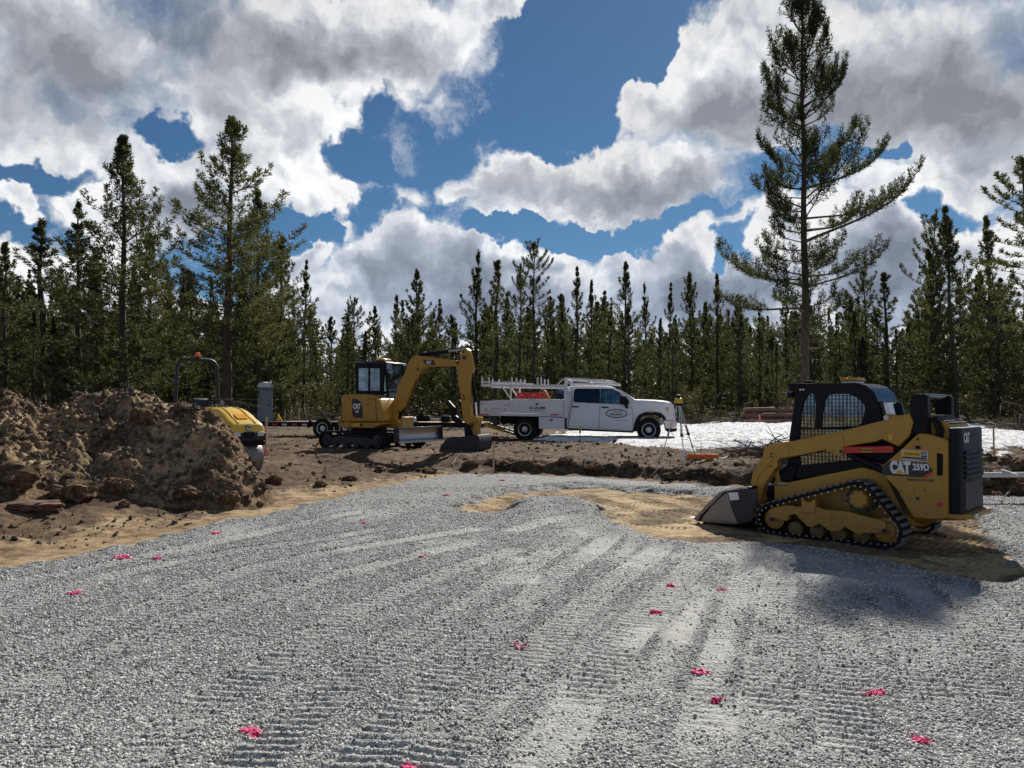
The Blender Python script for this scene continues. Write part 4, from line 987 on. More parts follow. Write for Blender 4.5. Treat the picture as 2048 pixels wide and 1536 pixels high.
# ------------------------------------------------------------------ survey rig: turn sight lines into a machine's own coordinates
class Rig:
    def __init__(s, loc, yaw, pitch=0.0):
        s.loc = Vector(loc); s.yaw = yaw; s.m = Matrix.Translation(s.loc) @ Matrix.Rotation(yaw, 4, 'Z') @ Matrix.Rotation(pitch, 4, 'Y'); s.i = s.m.inverted()
    def _r(s, px, py):
        o = s.i @ Vector((0, 0, CAMZ)); d = s.i.to_3x3() @ ray(px, py); return o, d
    def y(s, px, py, w): o, d = s._r(px, py); t = (w-o.y)/d.y; p = o+d*t; return (p.x, p.z)
    def x(s, px, py, u): o, d = s._r(px, py); t = (u-o.x)/d.x; p = o+d*t; return (p.y, p.z)
def belt_path(circles, n=14):             # convex hull round circles (cx, cz, r) sampled
    pts = []
    for cx, cz, r in circles:
        for k in range(64):
            a = 2*math.pi*k/64; pts.append((cx+r*math.cos(a), cz+r*math.sin(a)))
    pts = sorted(set(pts)); 
    def half(ps):
        h = []
        for p in ps:
            while len(h) >= 2 and (h[-1][0]-h[-2][0])*(p[1]-h[-2][1])-(h[-1][1]-h[-2][1])*(p[0]-h[-2][0]) <= 0: h.pop()
            h.append(p)
        return h
    hull = half(pts)[:-1]+half(pts[::-1])[:-1]
    # resample evenly
    L = [0]; H = hull+[hull[0]]
    for a, b in zip(H[:-1], H[1:]): L.append(L[-1]+math.dist(a, b))
    def at(s):
        s %= L[-1]
        i = max(k for k in range(len(L)) if L[k] <= s+1e-9); i = min(i, len(H)-2)
        f = (s-L[i])/max(1e-9, L[i+1]-L[i]); a, b = H[i], H[i+1]
        return (a[0]+(b[0]-a[0])*f, a[1]+(b[1]-a[1])*f), math.atan2(b[1]-a[1], b[0]-a[0])
    return at, L[-1]
def make_track(parent, circles, w0, w1, pitch, lug_h, lug_split, mat_lug, thick=.03, name='track', nodots=False, lugs=True):
    at, LT = belt_path(circles); N = 150
    mb = MB(); secs = []
    for i in range(N):
        (x, z), a = at(LT*i/N); nx, nz = math.sin(a), -math.cos(a)      # outward normal (hull is ccw)
        secs.append([(x, w0, z), (x, w1, z), (x-nx*thick, w1, z-nz*thick), (x-nx*thick, w0, z-nz*thick)])
    secs.append(secs[0]); mb.loft(secs, cap=False)
    tr = mb.build(name, M['rubber'], parent, smooth=True, angle=50)
    if not lugs: return tr, at, LT
    K = int(LT/pitch); me = None
    for i in range(K):
        for (a0, a1, off) in lug_split:
            (x, z), a = at(LT*(i+off)/K)
            if me is None or True:
                key = (round(a0, 3), round(a1, 3))
            if key not in tr_cache.setdefault(parent, {}):
                b = MB(); b.box((0, (a0+a1)/2, lug_h/2-.002), (pitch*.52, abs(a1-a0), lug_h), taper=(.8, .96))
                m2 = bpy.data.meshes.new('lug'); m2.from_pydata(b.v, [], b.f); m2.materials.append(mat_lug); tr_cache[parent][key] = m2
            o = bpy.data.objects.new('lug', tr_cache[parent][key]); col.objects.link(o); o.parent = tr
            nx, nz = math.sin(a), -math.cos(a)
            o.location = (x, 0, z); o.rotation_euler = (0, -a+math.pi, 0)
            KIDS.setdefault(tr, []).append(o)
    return tr, at, LT
tr_cache = {}
# ------------------------------------------------------------------ compact track loader
YAW = math.pi-R(43.5)
hd = Vector((math.cos(YAW), math.sin(YAW), 0)); lf = Vector((-hd.y, hd.x, 0))
rc = gp(1748, 1099, .0)                    # rear end of the near track's contact patch, outer edge
LO = rc-lf*.84+hd*.72; LO.z = 0.0
rig = Rig((LO.x, LO.y, LO.z), YAW, 0.0)
ldr = empty('track_loader', LO, YAW, label='yellow and black compact track loader parked on sand with its bucket down', cat='loader')
def z1(x, y): return (1360+x/2.977, 730+y/2.977)
def LP(pts, w): return [rig.y(*z1(*p), w) for p in pts]
fi_ = rig.y(*z1(548, 885), .80); ri_ = rig.y(*z1(1218, 1000), .80); spk = rig.y(*z1(1062, 800), .78)
fi_ = (fi_[0], .235); ri_ = (ri_[0], .235)
print('loader wheels', fi_, ri_, spk)
CIR = [(fi_[0], fi_[1], .215), (ri_[0], ri_[1], .215), (spk[0], spk[1], .225)]
for sgn in (1, -1):
    w0, w1 = sgn*.52, sgn*.84
    spl = [(sgn*.535, sgn*.625, 0), (sgn*.635, sgn*.725, .0), (sgn*.735, sgn*.83, 0)]
    tr, at, LT = make_track(ldr, CIR, w0, w1, .088, .024, spl, M['lug'])
    # steel guide lugs seen along the inner run
    g = MB()
    for i in range(int(LT/.088)):
        (x, z), a = at(LT*(i+.5)/int(LT/.088)); nx, nz = math.sin(a), -math.cos(a)
        g.tube([(x-nx*.050, sgn*.825, z-nz*.050), (x-nx*.050, sgn*.848, z-nz*.050)], .011, 6)
    o = g.build('guide_studs', M['steel'], tr, smooth=False); o['kind'] = 'stuff'
    # undercarriage beam
    poly = LP([(530,862),(560,845),(640,832),(700,842),(800,838),(870,862),(1000,872),(1120,905),(1225,930),(1232,985),(1200,1003),(1100,1000),(1070,1012),(1020,985),(985,965),(950,990),(900,990),(860,965),(830,945),(790,968),(760,960),(690,888),(655,892),(645,925),(620,930),(540,905)], .78)
    b = MB().plate(poly, None, sgn*.70, sgn*.80); b.build('undercarriage_beam', M['yellow'], ldr, bevel=.008)
    for (cx, cy, r) in ((548, 885, .135), (1218, 1000, .150)):
        c = rig.y(*z1(cx, cy), .8); c = (c[0], .235)
        wl = MB().lathe([(-.05*sgn, r*.3), (-.05*sgn, r), (-.02*sgn, r), (-.015*sgn, r*.8), (.0, r*.75), (.005*sgn, r*.35), (.03*sgn, r*.3)], (c[0], sgn*.755, c[1]), 'y', 28).build('idler_wheel', M['yellow'], ldr, smooth=True)
        MB().cyl((c[0], sgn*.80, c[1]), (c[0], sgn*.835, c[1]), .028, n=10).build('axle_cap', M['grey_steel'], wl)
    for cx, cy in ((672, 942), (800, 975), (930, 1000), (1065, 1025)):
        c = rig.y(*z1(cx, cy), .76); r = .095
        MB().lathe([(-.09*sgn, r), (.0, r), (.005*sgn, r*.8), (.02*sgn, r*.5), (.03*sgn, r*.2)], (c[0], sgn*.69, .125), 'y', 22).build('track_roller', M['roller_yellow'], ldr, smooth=True)
    # sprocket with teeth
    tb = MB(); prof_ = []
    for k in range(36):
        a = 2*math.pi*k/36; r = .185 if (k % 3) else .150
        prof_.append((spk[0]+r*math.cos(a), spk[1]+r*math.sin(a)))
    sp_ = tb.plate(prof_, None, sgn*.66, sgn*.70).build('drive_sprocket', M['grey_steel'], ldr)
    MB().lathe([(0, .15), (.06*sgn, .125), (.10*sgn, .118), (.115*sgn, .108), (.118*sgn, .09), (.114*sgn, .085), (.114*sgn, .02)], (spk[0], sgn*.67, spk[1]), 'y', 28).build('final_drive', M['yellow'], ldr, smooth=True)
    hb = MB()
    for k in range(8):
        a = k*math.pi/4; hb.cyl((spk[0]+.10*math.cos(a), sgn*.77, spk[1]+.10*math.sin(a)), (spk[0]+.10*math.cos(a), sgn*.793, spk[1]+.10*math.sin(a)), .010, n=6)
    o = hb.build('hub_bolts', M['grey_steel'], sp_); o['kind'] = 'stuff'
    # bolted bracket and grease cover on the beam
    bx = LP([(722,802),(745,802),(748,815),(785,815),(788,802),(806,802),(808,885),(722,885)], .81); MB().plate(bx, None, sgn*.70, sgn*.815).build('tension_bracket', M['yellow'], ldr, bevel=.008)
    bx = LP([(815,868),(905,872),(903,918),(815,908)], .80); MB().plate(bx, None, sgn*.795, sgn*.808).build('grease_cover', M['yellow'], ldr, bevel=.003)
MB().plate(LP([(1190,440),(1290,420),(1360,360),(1440,340),(1440,640),(1200,640),(1100,600)], .44), None, -.44, .44).build('engine_bay_filler', M['black'], ldr)
# chassis between the tracks
mf = LP([(560,690),(640,700),(1040,618),(1085,610),(1215,640),(1330,880),(1400,935),(1450,960),(1180,960),(600,900),(560,800)], .50)
MB().plate(mf, None, -.50, .50).build('chassis', M['yellow'], ldr, bevel=.01)
ft = LP([(640,590),(700,590),(690,640),(660,700),(600,720),(560,740),(545,900),(500,930),(500,800),(560,660)], .45)
MB().plate(ft, None, -.45, .45).build('front_frame', M['black'], ldr, bevel=.01)
# rear side towers / engine housing sides
tower = [(1392,430),(1420,408),(1470,410),(1520,425),(1592,450),(1594,912),(1520,920),(1390,910),(1345,840),(1290,740),(1205,650),(1205,600),(1250,560),(1330,490)]
for sgn in (1, -1):
    slot = LP([(1527,525),(1565,532),(1563,660),(1527,658)], .62)
    b = MB().plate(LP(tower, .62), [slot[::-1]], sgn*.46, sgn*.62); b.build('side_panel', M['yellow'], ldr, bevel=.012)
    MB().plate(LP([(1520,518),(1572,525),(1570,667),(1520,665)], .62), None, sgn*.45, sgn*.585).build('vent_recess', M['black'], ldr)
hood = LP([(1478,300),(1600,352),(1605,372),(1600,905),(1400,905),(1392,430),(1440,330)], .46)
MB().plate(hood, None, -.46, .46).build('engine_hood', M['yellow'], ldr, bevel=.015)
# hood top grille slats
ht0 = rig.y(*z1(1490, 306), .4); ht1 = rig.y(*z1(1605, 360), .46)
for k in range(5):
    f = (k+.5)/5; x = ht0[0]+(ht1[0]-ht0[0])*f; z = ht0[1]+(ht1[1]-ht0[1])*f+.016
    MB().box((x, 0, z), (.045, .80, .02), (0, math.atan2(ht0[1]-ht1[1], abs(ht1[0]-ht0[0]))*0, 0)).build('hood_slat', M['grey_steel'], ldr, bevel=.004)
# rear door
tx0, tz0 = rig.y(*z1(1600, 375), .60); bx0, bz0 = rig.y(*z1(1592, 890), .60)
ur = min(tx0, bx0); D_ = .115
rd_h0, rd_h1 = bz0, tz0
wr = rig.x(*z1(1756, 620), ur-D_)[0]; print('rear door', ur, wr, rd_h0, rd_h1)
WR = .56
sec = lambda z, k=1.0: [(ur+.01, WR, z), (ur-D_*.75*k, WR-.01, z), (ur-D_*.93*k, WR-.05, z), (ur-D_*k, WR-.14, z), (ur-D_*k, -WR+.14, z), (ur-D_*.93*k, -WR+.05, z), (ur-D_*.75*k, -WR+.01, z), (ur+.01, -WR, z)]
rdoor = MB().loft([sec(rd_h0), sec(rd_h0+(rd_h1-rd_h0)*.97), sec(rd_h1, .9)]).build('rear_door', M['door_grey'], ldr, bevel=.012)
hh = rd_h1-rd_h0
for k in range(6):
    z = rd_h0+hh*(.42+.058*k)
    MB().box((ur-D_-.010, 0, z), (.035, .86, .034), (0, R(28), 0)).build('door_louver', M['black'], rdoor, bevel=.004)
MB().box((ur-D_-.004, .0, rd_h0+hh*.20), (.012, .84, hh*.33)).build('door_recess_plate', M['grey_steel'], rdoor, bevel=.006)
bmp = MB(); bmp.loft([[(ur+.15, .60, z), (ur-.10, .58, z), (ur-.21, .42, z), (ur-.21, -.42, z), (ur-.10, -.58, z), (ur+.15, -.60, z)] for z in (rd_h0-.05, rd_h0+.005)])
bmp.build('rear_bumper', M['yellow'], ldr, bevel=.008)
MB().loft([[(ur+.5, .44, .34), (ur-.10, .42, .40), (ur-.12, -.42, .40), (ur+.5, -.44, .34)], [(ur+.5, .46, rd_h0-.03), (ur-.2, .46, rd_h0-.03), (ur-.2, -.46, rd_h0-.03), (ur+.5, -.46, rd_h0-.03)]]).build('belly_pan', M['yellow'], ldr, bevel=.01)
# cab shell: side walls with window openings
cabo = [(643,108),(1052,108),(1105,122),(1150,160),(1178,220),(1200,300),(1210,345),(1205,600),(1040,622),(700,678),(640,600),(650,430),(690,160),(650,155)]
w1_ = [(765,170),(785,168),(800,182),(808,240),(805,330),(800,378),(712,372),(718,300),(735,215)]
w2_ = [(880,178),(920,172),(1000,172),(1055,195),(1098,240),(1100,270),(1080,345),(1060,362),(842,370),(845,290),(860,210)]
w3_ = [(710,385),(1050,385),(1050,470),(1050,560),(800,588),(715,595),(700,500)]
CW = .43
for sgn in (1, -1):
    b = MB().plate(LP(cabo, CW), [LP(w1_, CW)[::-1], LP(w2_, CW)[::-1], LP(w3_, CW)[::-1]], sgn*(CW-.05), sgn*CW); cs = b.build('cab_side', M['black'], ldr, bevel=.006)
    for wv_ in (w1_, w2_, w3_):
        MB().plate(LP(wv_, CW), None, sgn*(CW-.034), sgn*(CW-.028)).build('side_window', M['glass'], cs)
    # steel safety mesh, outside the glass
    g = MB(); x0 = LP([(1100,170)], CW)[0][0]; x1 = LP([(690,170)], CW)[0][0]; za = LP([(700,600)], CW)[0][1]; zb = LP([(900,165)], CW)[0][1]
    def clip(xa, zza, xb, zzb):
        out = []
        for wv_ in (w1_, w2_, w3_):
            P_ = LP(wv_, CW); hit = []
            for i in range(len(P_)):
                a, c = P_[i], P_[(i+1) % len(P_)]; d1 = (xb-xa, zzb-zza); d2 = (c[0]-a[0], c[1]-a[1]); den = d1[0]*d2[1]-d1[1]*d2[0]
                if abs(den) < 1e-9: continue
                t_ = ((a[0]-xa)*d2[1]-(a[1]-zza)*d2[0])/den; s_ = ((a[0]-xa)*d1[1]-(a[1]-zza)*d1[0])/den
                if 0 <= s_ < 1 and 0 <= t_ <= 1: hit.append(t_)
            hit.sort()
            out += [(hit[i], hit[i+1]) for i in range(0, len(hit)-1, 2)]
        return out
    st = .048; x = x0
    while x < x1:
        for (a, c) in clip(x, za-.05, x, zb+.05):
            g.bar((x, sgn*(CW-.012), za-.05+(zb-za+.1)*a), (x, sgn*(CW-.012), za-.05+(zb-za+.1)*c), .006)
        x += st
    z = za
    while z < zb:
        for (a, c) in clip(x0-.05, z, x1+.05, z):
            L_ = x1-x0+.1; g.bar((x0-.05+L_*a, sgn*(CW-.020), z), (x0-.05+L_*c, sgn*(CW-.020), z), .006)
        z += st
    g.build('window_mesh', M['black'], cs)
# roof, rear wall with window, front posts
rf = LP([(643,108),(1052,108),(1105,122),(1150,160),(1178,220),(1165,225),(1138,172),(1100,138),(1050,124),(690,126),(685,158),(650,155)], CW)
MB().plate(rf, None, -CW+.02, CW-.02).build('cab_roof', M['black_gloss'], ldr, bevel=.012)
r0_ = LP([(1178,222),(1210,345)], CW)
rw = MB(); (xa, zA), (xb, zB) = r0_
rw.bar((xa, CW-.06, zA), (xb, CW-.06, zB), .09, .04); rw.bar((xa, -CW+.06, zA), (xb, -CW+.06, zB), .09, .04); rw.bar((xb, -CW+.02, zB), (xb, CW-.02, zB), .06, .06)
rw.build('rear_window_frame', M['black_gloss'], ldr, bevel=.008)
MB().loft([[(xa+.01, -CW+.09, zA), (xa+.01, CW-.09, zA), (xa+.018, CW-.09, zA), (xa+.018, -CW+.09, zA)], [(xb+.01, -CW+.09, zB), (xb+.01, CW-.09, zB), (xb+.018, CW-.09, zB), (xb+.018, -CW+.09, zB)]]).build('rear_window', M['glass_green'], ldr)
fx0, fzb = LP([(655,600)], CW)[0]; fx1, fzt = LP([(690,155)], CW)[0]
fp = MB(); fdir = ((fx0, fzb), (fx1, fzt))
for s_ in (-1, 1): fp.bar((fx0-.02, s_*(CW-.04), fzb), (fx1-.02, s_*(CW-.04), fzt), .07, .07)
fp.bar((fx0-.02, -CW+.05, fzb), (fx0-.02, CW-.05, fzb), .06, .06)
fp.build('front_door_frame', M['black'], ldr, bevel=.008)
MB().loft([[(fx0-.02, -CW+.07, fzb+.03), (fx0-.02, CW-.07, fzb+.03), (fx0-.012, CW-.07, fzb+.03), (fx0-.012, -CW+.07, fzb+.03)], [(fx1-.02, -CW+.07, fzt), (fx1-.02, CW-.07, fzt), (fx1-.012, CW-.07, fzt), (fx1-.012, -CW+.07, fzt)]]).build('front_door_glass', M['glass'], ldr)
cf = LP([(700,600),(1205,560),(1205,600),(1040,622),(700,678)], CW)
MB().plate(cf, None, -CW+.03, CW-.03).build('cab_floor', M['black'], ldr)
sx, sz = LP([(990,420)], 0)[0]
seat = MB().box((sx, 0, sz-.28), (.46, .46, .12)).box((sx-.22, 0, sz+.02), (.12, .46, .55), (0, R(-12), 0)).build('seat', M['seat'], ldr, bevel=.03)
js = MB()
for s_ in (-.30, .30): js.cyl((sx+.22, s_, sz-.30), (sx+.27, s_, sz-.02), .022, .028, 10).box((sx-.05, s_, sz-.17), (.3, .06, .05))
js.build('joystick', M['black'], ldr, bevel=.006)
# beacon light bar and small roof lamps
bx_, bz_ = rig.y(*z1(1028, 100), 0.0)
be = MB().box((bx_, 0.0, bz_-.01), (.19, .34, .03)).build('beacon_base', M['steel'], ldr, bevel=.006)
MB().box((bx_, 0.0, bz_+.03), (.22, .36, .05)).build('beacon_lens', M['orange_lamp'], be, bevel=.018)
lx_, lz_ = rig.y(*z1(725, 147), CW+.01)
for d_ in (-.012, .03): MB().lathe([(0, .014), (.015, .014), (.02, .008)], (lx_+d_-.01, CW, lz_), 'y', 12).build('marker_button', M['decal_white'], ldr)
px_, pz_ = rig.y(*z1(750, 100), .3)
MB().cyl((px_, .25, pz_-.03), (px_, .25, pz_+.012), .085, n=20).build('roof_antenna', M['black'], ldr, bevel=.006)
for s_ in (-.3, .3):
    h_ = MB().box((fx1+.11, s_, fzt-.05), (.09, .15, .08)).build('work_lamp', M['black'], ldr, bevel=.012)
    MB().box((fx1+.158, s_, fzt-.05), (.008, .12, .06)).build('lamp_lens', M['lamp'], h_)
# lift arms
arm_up = [(560,470),(680,450),(950,395),(1215,328),(1208,308),(1222,292),(1262,292),(1285,302),(1365,290),(1388,340),(1365,420),(1300,487),(1248,462),(1200,440),(1170,455),(975,487),(975,525),(955,540),(930,536),(870,505),(700,540),(640,552),(600,556)]
arm_dn = [(500,487),(565,468),(640,455),(650,545),(600,556),(575,572),(585,600),(562,625),(525,680),(500,720),(482,770),(472,838),(432,850),(420,760),(420,700),(432,640),(490,545)]
AW0, AW1 = .53, .63
for sgn in (1, -1):
    la = MB().plate(LP(arm_up, AW1), None, sgn*AW0, sgn*AW1).build('lift_arm', M['yellow'], ldr, bevel=.012)
    MB().plate(LP(arm_dn, AW1+.01), None, sgn*(AW0-.03), sgn*(AW1+.01)).build('arm_foreleg', M['yellow'], la, bevel=.014)
    gp1 = MB().plate(LP([(840,440),(880,430),(952,412),(972,430),(975,525),(955,540),(930,536),(872,508),(845,480)], AW1), None, sgn*AW1, sgn*(AW1+.010)).build('gusset_plate', M['yellow'], la, bevel=.004)
    gp1 = MB().plate(LP([(450,640),(500,560),(540,545),(560,552),(470,660),(455,700)], AW1+.012), None, sgn*(AW1+.01), sgn*(AW1+.022)).build('foreleg_rib', M['yellow'], la, bevel=.004)
    for (bx2, by2) in ((545,530),(545,547),(538,603),(960,515)):
        q = rig.y(*z1(bx2, by2), AW1+.01); MB().cyl((q[0], sgn*AW1, q[1]), (q[0], sgn*(AW1+.022), q[1]), .013 if by2 != 515 else .022, n=10).build('pin', M['grey_steel'], la)
    q = rig.y(*z1(1228, 314), AW1+.01); MB().cyl((q[0], sgn*(AW0-.03), q[1]), (q[0], sgn*(AW1+.018), q[1]), .035, n=16).build('pivot_pin', M['steel'], la, bevel=.004)
    # black rear link
    tl = [(1378,180),(1395,172),(1455,172),(1473,190),(1475,340),(1470,430),(1445,440),(1400,405),(1372,430),(1388,350),(1368,280),(1365,240)]
    MB().plate(LP(tl, .60), None, sgn*.46, sgn*.60).build('rear_link', M['black'], ldr, bevel=.014)
    MB().plate(LP([(1425,440),(1440,360),(1470,340),(1475,415),(1430,470)], .63), None, sgn*.46, sgn*.58).build('link_lug', M['black'], ldr)
    # brace bar (red) and cylinder underneath
    A_ = LP([(985,490),(1272,482)], AW1-.01)
    q0, q1 = LP([(978,506)], .60)[0], LP([(1272,502)], .60)[0]
    rb = MB().bar((q0[0], sgn*.60, q0[1]), (q1[0], sgn*.60, q1[1]), .05, .085).build('arm_brace', M['red'], ldr, bevel=.006)
    if sgn > 0:
        qm = LP([(1110,508)], .63)[0]
        text_mesh('brace_label', 'WARNING', .045, M['decal_black'], rb, frame((qm[0], .632, qm[1]), (-1, 0, 0), (0, 0, 1)), .7)
        MB().box((qm[0], .626, qm[1]), (.13, .004, .045)).build('brace_decal', M['decal_yellow'], rb)
    c0, c1 = LP([(1000,525)], .56)[0], LP([(1330,690)], .56)[0]
    lc = MB().cyl((c0[0], sgn*.56, c0[1]), (c1[0], sgn*.56, c1[1]), .042, n=16).build('lift_cylinder', M['black'], ldr, smooth=True)
    c2 = (c0[0]+(c0[0]-c1[0])*.10, c0[1]+(c0[1]-c1[1])*.12); MB().cyl((c2[0], sgn*.56, c2[1]), (c0[0], sgn*.56, c0[1]), .022, n=12).build('cylinder_rod', M['chrome'], lc, smooth=True)
    # tilt cylinder ahead of the cab
    c0, c1 = LP([(575,590)], .40)[0], LP([(625,770)], .40)[0]
    tc_ = MB().cyl((c0[0], sgn*.44, c0[1]), (c1[0]+.04, sgn*.42, c1[1]), .040, n=14).build('tilt_cylinder', M['yellow'], ldr, smooth=True)
    MB().cyl((c1[0]+.04, sgn*.42, c1[1]), (c1[0]+.10, sgn*.42, c1[1]-.18), .022, n=10).build('tilt_rod', M['chrome'], tc_, smooth=True)
    # hoses from the tower
    hs = MB()
    for d_ in (0, .03, .06):
        p = [LP([(x_, y_)], .52)[0] for x_, y_ in ((1475,310),(1510,340),(1530,390),(1520,430))]
        hs.tube([(q[0]-d_, sgn*(.52-d_*.5), q[1]) for q in p], .014, 7)
    o = hs.build('hydraulic_hoses', M['rubber'], ldr, smooth=True); o['kind'] = 'stuff'
    hs = MB()
    for d_ in (0, .028, .056):
        p = [LP([(x_, y_)], .5)[0] for x_, y_ in ((1130,560),(1180,575),(1230,585),(1270,570))]
        hs.tube([(q[0], sgn*.50, q[1]-d_) for q in p], .009, 6)
    o = hs.build('chrome_tubes', M['chrome'], ldr, smooth=True); o['kind'] = 'stuff'
q = rig.y(*z1(1450, 188), .46)
MB().cyl((q[0], -.47, q[1]), (q[0], .47, q[1]), .038, n=16).build('tower_cross_tube', M['black_gloss'], ldr, smooth=True)
# front cross tube + quick coupler
q = rig.y(*z1(480, 800), .5)
MB().cyl((q[0]-.02, -.52, q[1]+.02), (q[0]-.02, .52, q[1]+.02), .06, n=16).build('arm_cross_tube', M['yellow'], ldr, smooth=True)
q2 = rig.y(*z1(440, 900), .5)
MB().box((q2[0]+.02, 0, .26), (.07, 1.05, .34), (0, R(-8), 0)).build('coupler', M['black'], ldr, bevel=.01)
# chrome grab rail by the foot well
q = [rig.y(*z1(*p), .52) for p in ((520,718),(640,712))]
MB().cyl((q[0][0], .50, q[0][1]), (q[1][0], .50, q[1][1]), .016, n=8).build('grab_rail', M['chrome'], ldr, smooth=True)
# bucket: side outline traced at the near cheek
BW = .84
bp_ = [(60,905),(98,890),(165,820),(235,757),(262,745),(412,732),(430,760),(436,900),(425,935),(330,952),(105,930),(68,920)]
tipx = LP([(60,905)], BW)[0][0]; backx = LP([(425,800)], BW)[0][0]
def bz(p): u, z = LP([p], BW)[0]; return (u, max(z, .012))
shell_o = [bz(p) for p in [(105,930),(330,950),(425,930),(436,900),(430,760),(412,732)]]
cheek = [bz(p) for p in [(75,915),(98,895),(165,822),(235,757),(262,745),(412,732),(430,760),(436,900),(425,930),(330,950),(105,930)]]
bk = MB()
sh = [(tipx, LP([(75,912)], BW)[0][1]), (shell_o[1][0], shell_o[1][1]), (shell_o[3][0]+.0, shell_o[3][1]), (shell_o[4][0], shell_o[4][1]-.03), (shell_o[5][0], shell_o[5][1])]
shi = [(sh[4][0]+.0, sh[4][1]-.02), (sh[3][0]+.03, sh[3][1]-.01), (sh[2][0]+.04, sh[2][1]+.03), (sh[1][0]+.02, sh[1][1]+.03), (tipx, sh[0][1]+.012)]
bk.plate(sh+[(q[0]+.012, q[1]-.008) for q in shi], None, -BW, BW)
bucket = bk.build('bucket', M['worn_steel'], ldr, bevel=.004)
for s_ in (1, -1):
    MB().plate(cheek, None, s_*(BW-.02), s_*BW).build('bucket_cheek', M['worn_steel'], bucket, bevel=.004)
    rim = [bz(p) for p in [(105,930),(120,900),(180,840),(262,757),(290,754),(250,780),(190,838),(135,905),(125,930)]]
    MB().plate(rim, None, s_*BW, s_*(BW+.012)).build('cheek_rib', M['black'], bucket, bevel=.003)
    pl = [bz(p) for p in [(290,750),(412,734),(430,762),(434,900),(425,930),(345,946),(310,860),(288,775)]]
    MB().plate(pl, None, s_*BW, s_*(BW+.010)).build('cheek_paint', M['grey_steel'], bucket, bevel=.002)
    dc = [bz(p) for p in [(290,760),(345,757),(355,800),(302,806)]]
    if s_ > 0: MB().plate(dc, None, s_*(BW+.010), s_*(BW+.013)).build('bucket_decal', M['decal_white'], bucket)
MB().bar((shell_o[5][0], -BW, shell_o[5][1]), (shell_o[5][0], BW, shell_o[5][1]), .05, .03).build('bucket_top_edge', M['black'], bucket, bevel=.004)
# ---- livery
def wall_text(par, body, zp, w, size, mat, sx=1.0, bold=0.0, face=1, space=1.0, name='lettering', slant=0):
    u, z = rig.y(*z1(*zp), w)
    return text_mesh(name, body, size, mat, par, frame((u, w*face, z), (-1*face, 0, slant), (0, 0, 1)), sx, bold, .001, space)
dec = LP([(1203,640),(1203,612),(1245,572),(1470,582),(1505,625),(1503,642),(1470,672),(1215,655)], .622)
dpl = MB().plate(dec, None, .6205, .6235).build('model_decal', M['decal_black'], ldr)
wall_text(dpl, 'CAT', (1310,614), .6245, .195, M['decal_white'], .60, .014, name='lettering', space=.98)
tri = LP([(1280,648),(1310,622),(1340,652)], .626); MB().plate(tri, None, .6255, .6275).build('yellow_triangle', M['decal_yellow'], dpl)
wall_text(dpl, '259D', (1434,610), .6245, .108, M['decal_white'], .72, .005, space=1.05)
MB().plate(LP([(1438,668),(1500,632),(1503,642),(1470,672)], .626), None, .624, .626).build('red_flash', M['decal_red'], dpl)
wall_text(ldr, 'HIGH FLOW XPS', (1432,686), .6225, .042, M['decal_black'], .95, .001)
ps = MB().plate(LP([(1320,505),(1476,514),(1474,578),(1322,562)], .622), None, .6205, .6225).build('dealer_sticker', M['decal_white'], ldr)
MB().plate(LP([(1324,509),(1435,515),(1434,549),(1324,542)], .6235), None, .6225, .6235).build('yellow_field', M['decal_yellow'], ps)
MB().plate(LP([(1437,515),(1472,517),(1471,550),(1436,549)], .6235), None, .6225, .6235).build('black_field', M['decal_black'], ps)
MB().plate(LP([(1324,544),(1471,553),(1470,574),(1324,558)], .6235), None, .6225, .6235).build('black_strip', M['decal_black'], ps)
wall_text(ps, 'CAT', (1454,533), .6245, .055, M['decal_white'], .7, .001)
wall_text(ps, 'Peterson', (1385,530), .6245, .05, M['decal_black'], 1.0, 0)
wall_text(ps, 'www.petersoncat.com', (1397,560), .6245, .032, M['decal_white'], .9, 0)
MB().lathe([(0, .035), (.003, .035)], (*[rig.y(*z1(1545,832), .62)[0]], .621, rig.y(*z1(1545,832), .62)[1]), 'y', 20).build('red_reflector', M['decal_red'], ldr)
for (a_, b_, r_) in ((1415,795,.022),(1315,748,.008),(1395,742,.008),(1460,745,.008),(1470,885,.008),(1416,440,.016),(1540,500,.006),(1565,690,.006)):
    u, z = rig.y(*z1(a_, b_), .62); MB().cyl((u, .618, z), (u, .630, z), r_, n=10).build('bolt', M['grey_steel'], ldr)
MB().plate(LP([(1402,480),(1430,482),(1428,500),(1402,498)], .63), None, .62, .64).build('side_latch', M['black'], ldr, bevel=.004)
# CAT lettering on the rear door
wv0, zv0 = rig.x(*z1(1707, 436), ur-D_-.003)
text_mesh('lettering', 'CAT', .16, M['decal_white'], rdoor, frame((ur-D_-.003, wv0, zv0), (0, -1, 0), (0, 0, 1)), .85, .006, .001, .92)
wv1, zv1 = wv0, zv0-.045
MB().add([(ur-D_-.0062, wv1+.05, zv1-.01), (ur-D_-.0062, wv1-.05, zv1-.01), (ur-D_-.0062, wv1, zv1+.04), (ur-D_-.002, wv1+.05, zv1-.01), (ur-D_-.002, wv1-.05, zv1-.01), (ur-D_-.002, wv1, zv1+.04)], [(0,1,2),(3,5,4),(0,3,4,1),(1,4,5,2),(2,5,3,0)]).build('yellow_triangle', M['decal_yellow'], rdoor)
MB().box((ur-.215, .36, rd_h0-.02), (.02, .12, .05)).build('tail_lamp', M['lamp'], ldr, bevel=.004)
# small arm decal
MB().plate(LP([(1242,410),(1263,412),(1262,445),(1242,443)], AW1+.002), None, AW1, AW1+.003).build('arm_decal', M['decal_yellow'], ldr)

print('bucket', sh, [rig.m @ Vector((q[0], 0, q[1])) for q in sh[:2]])
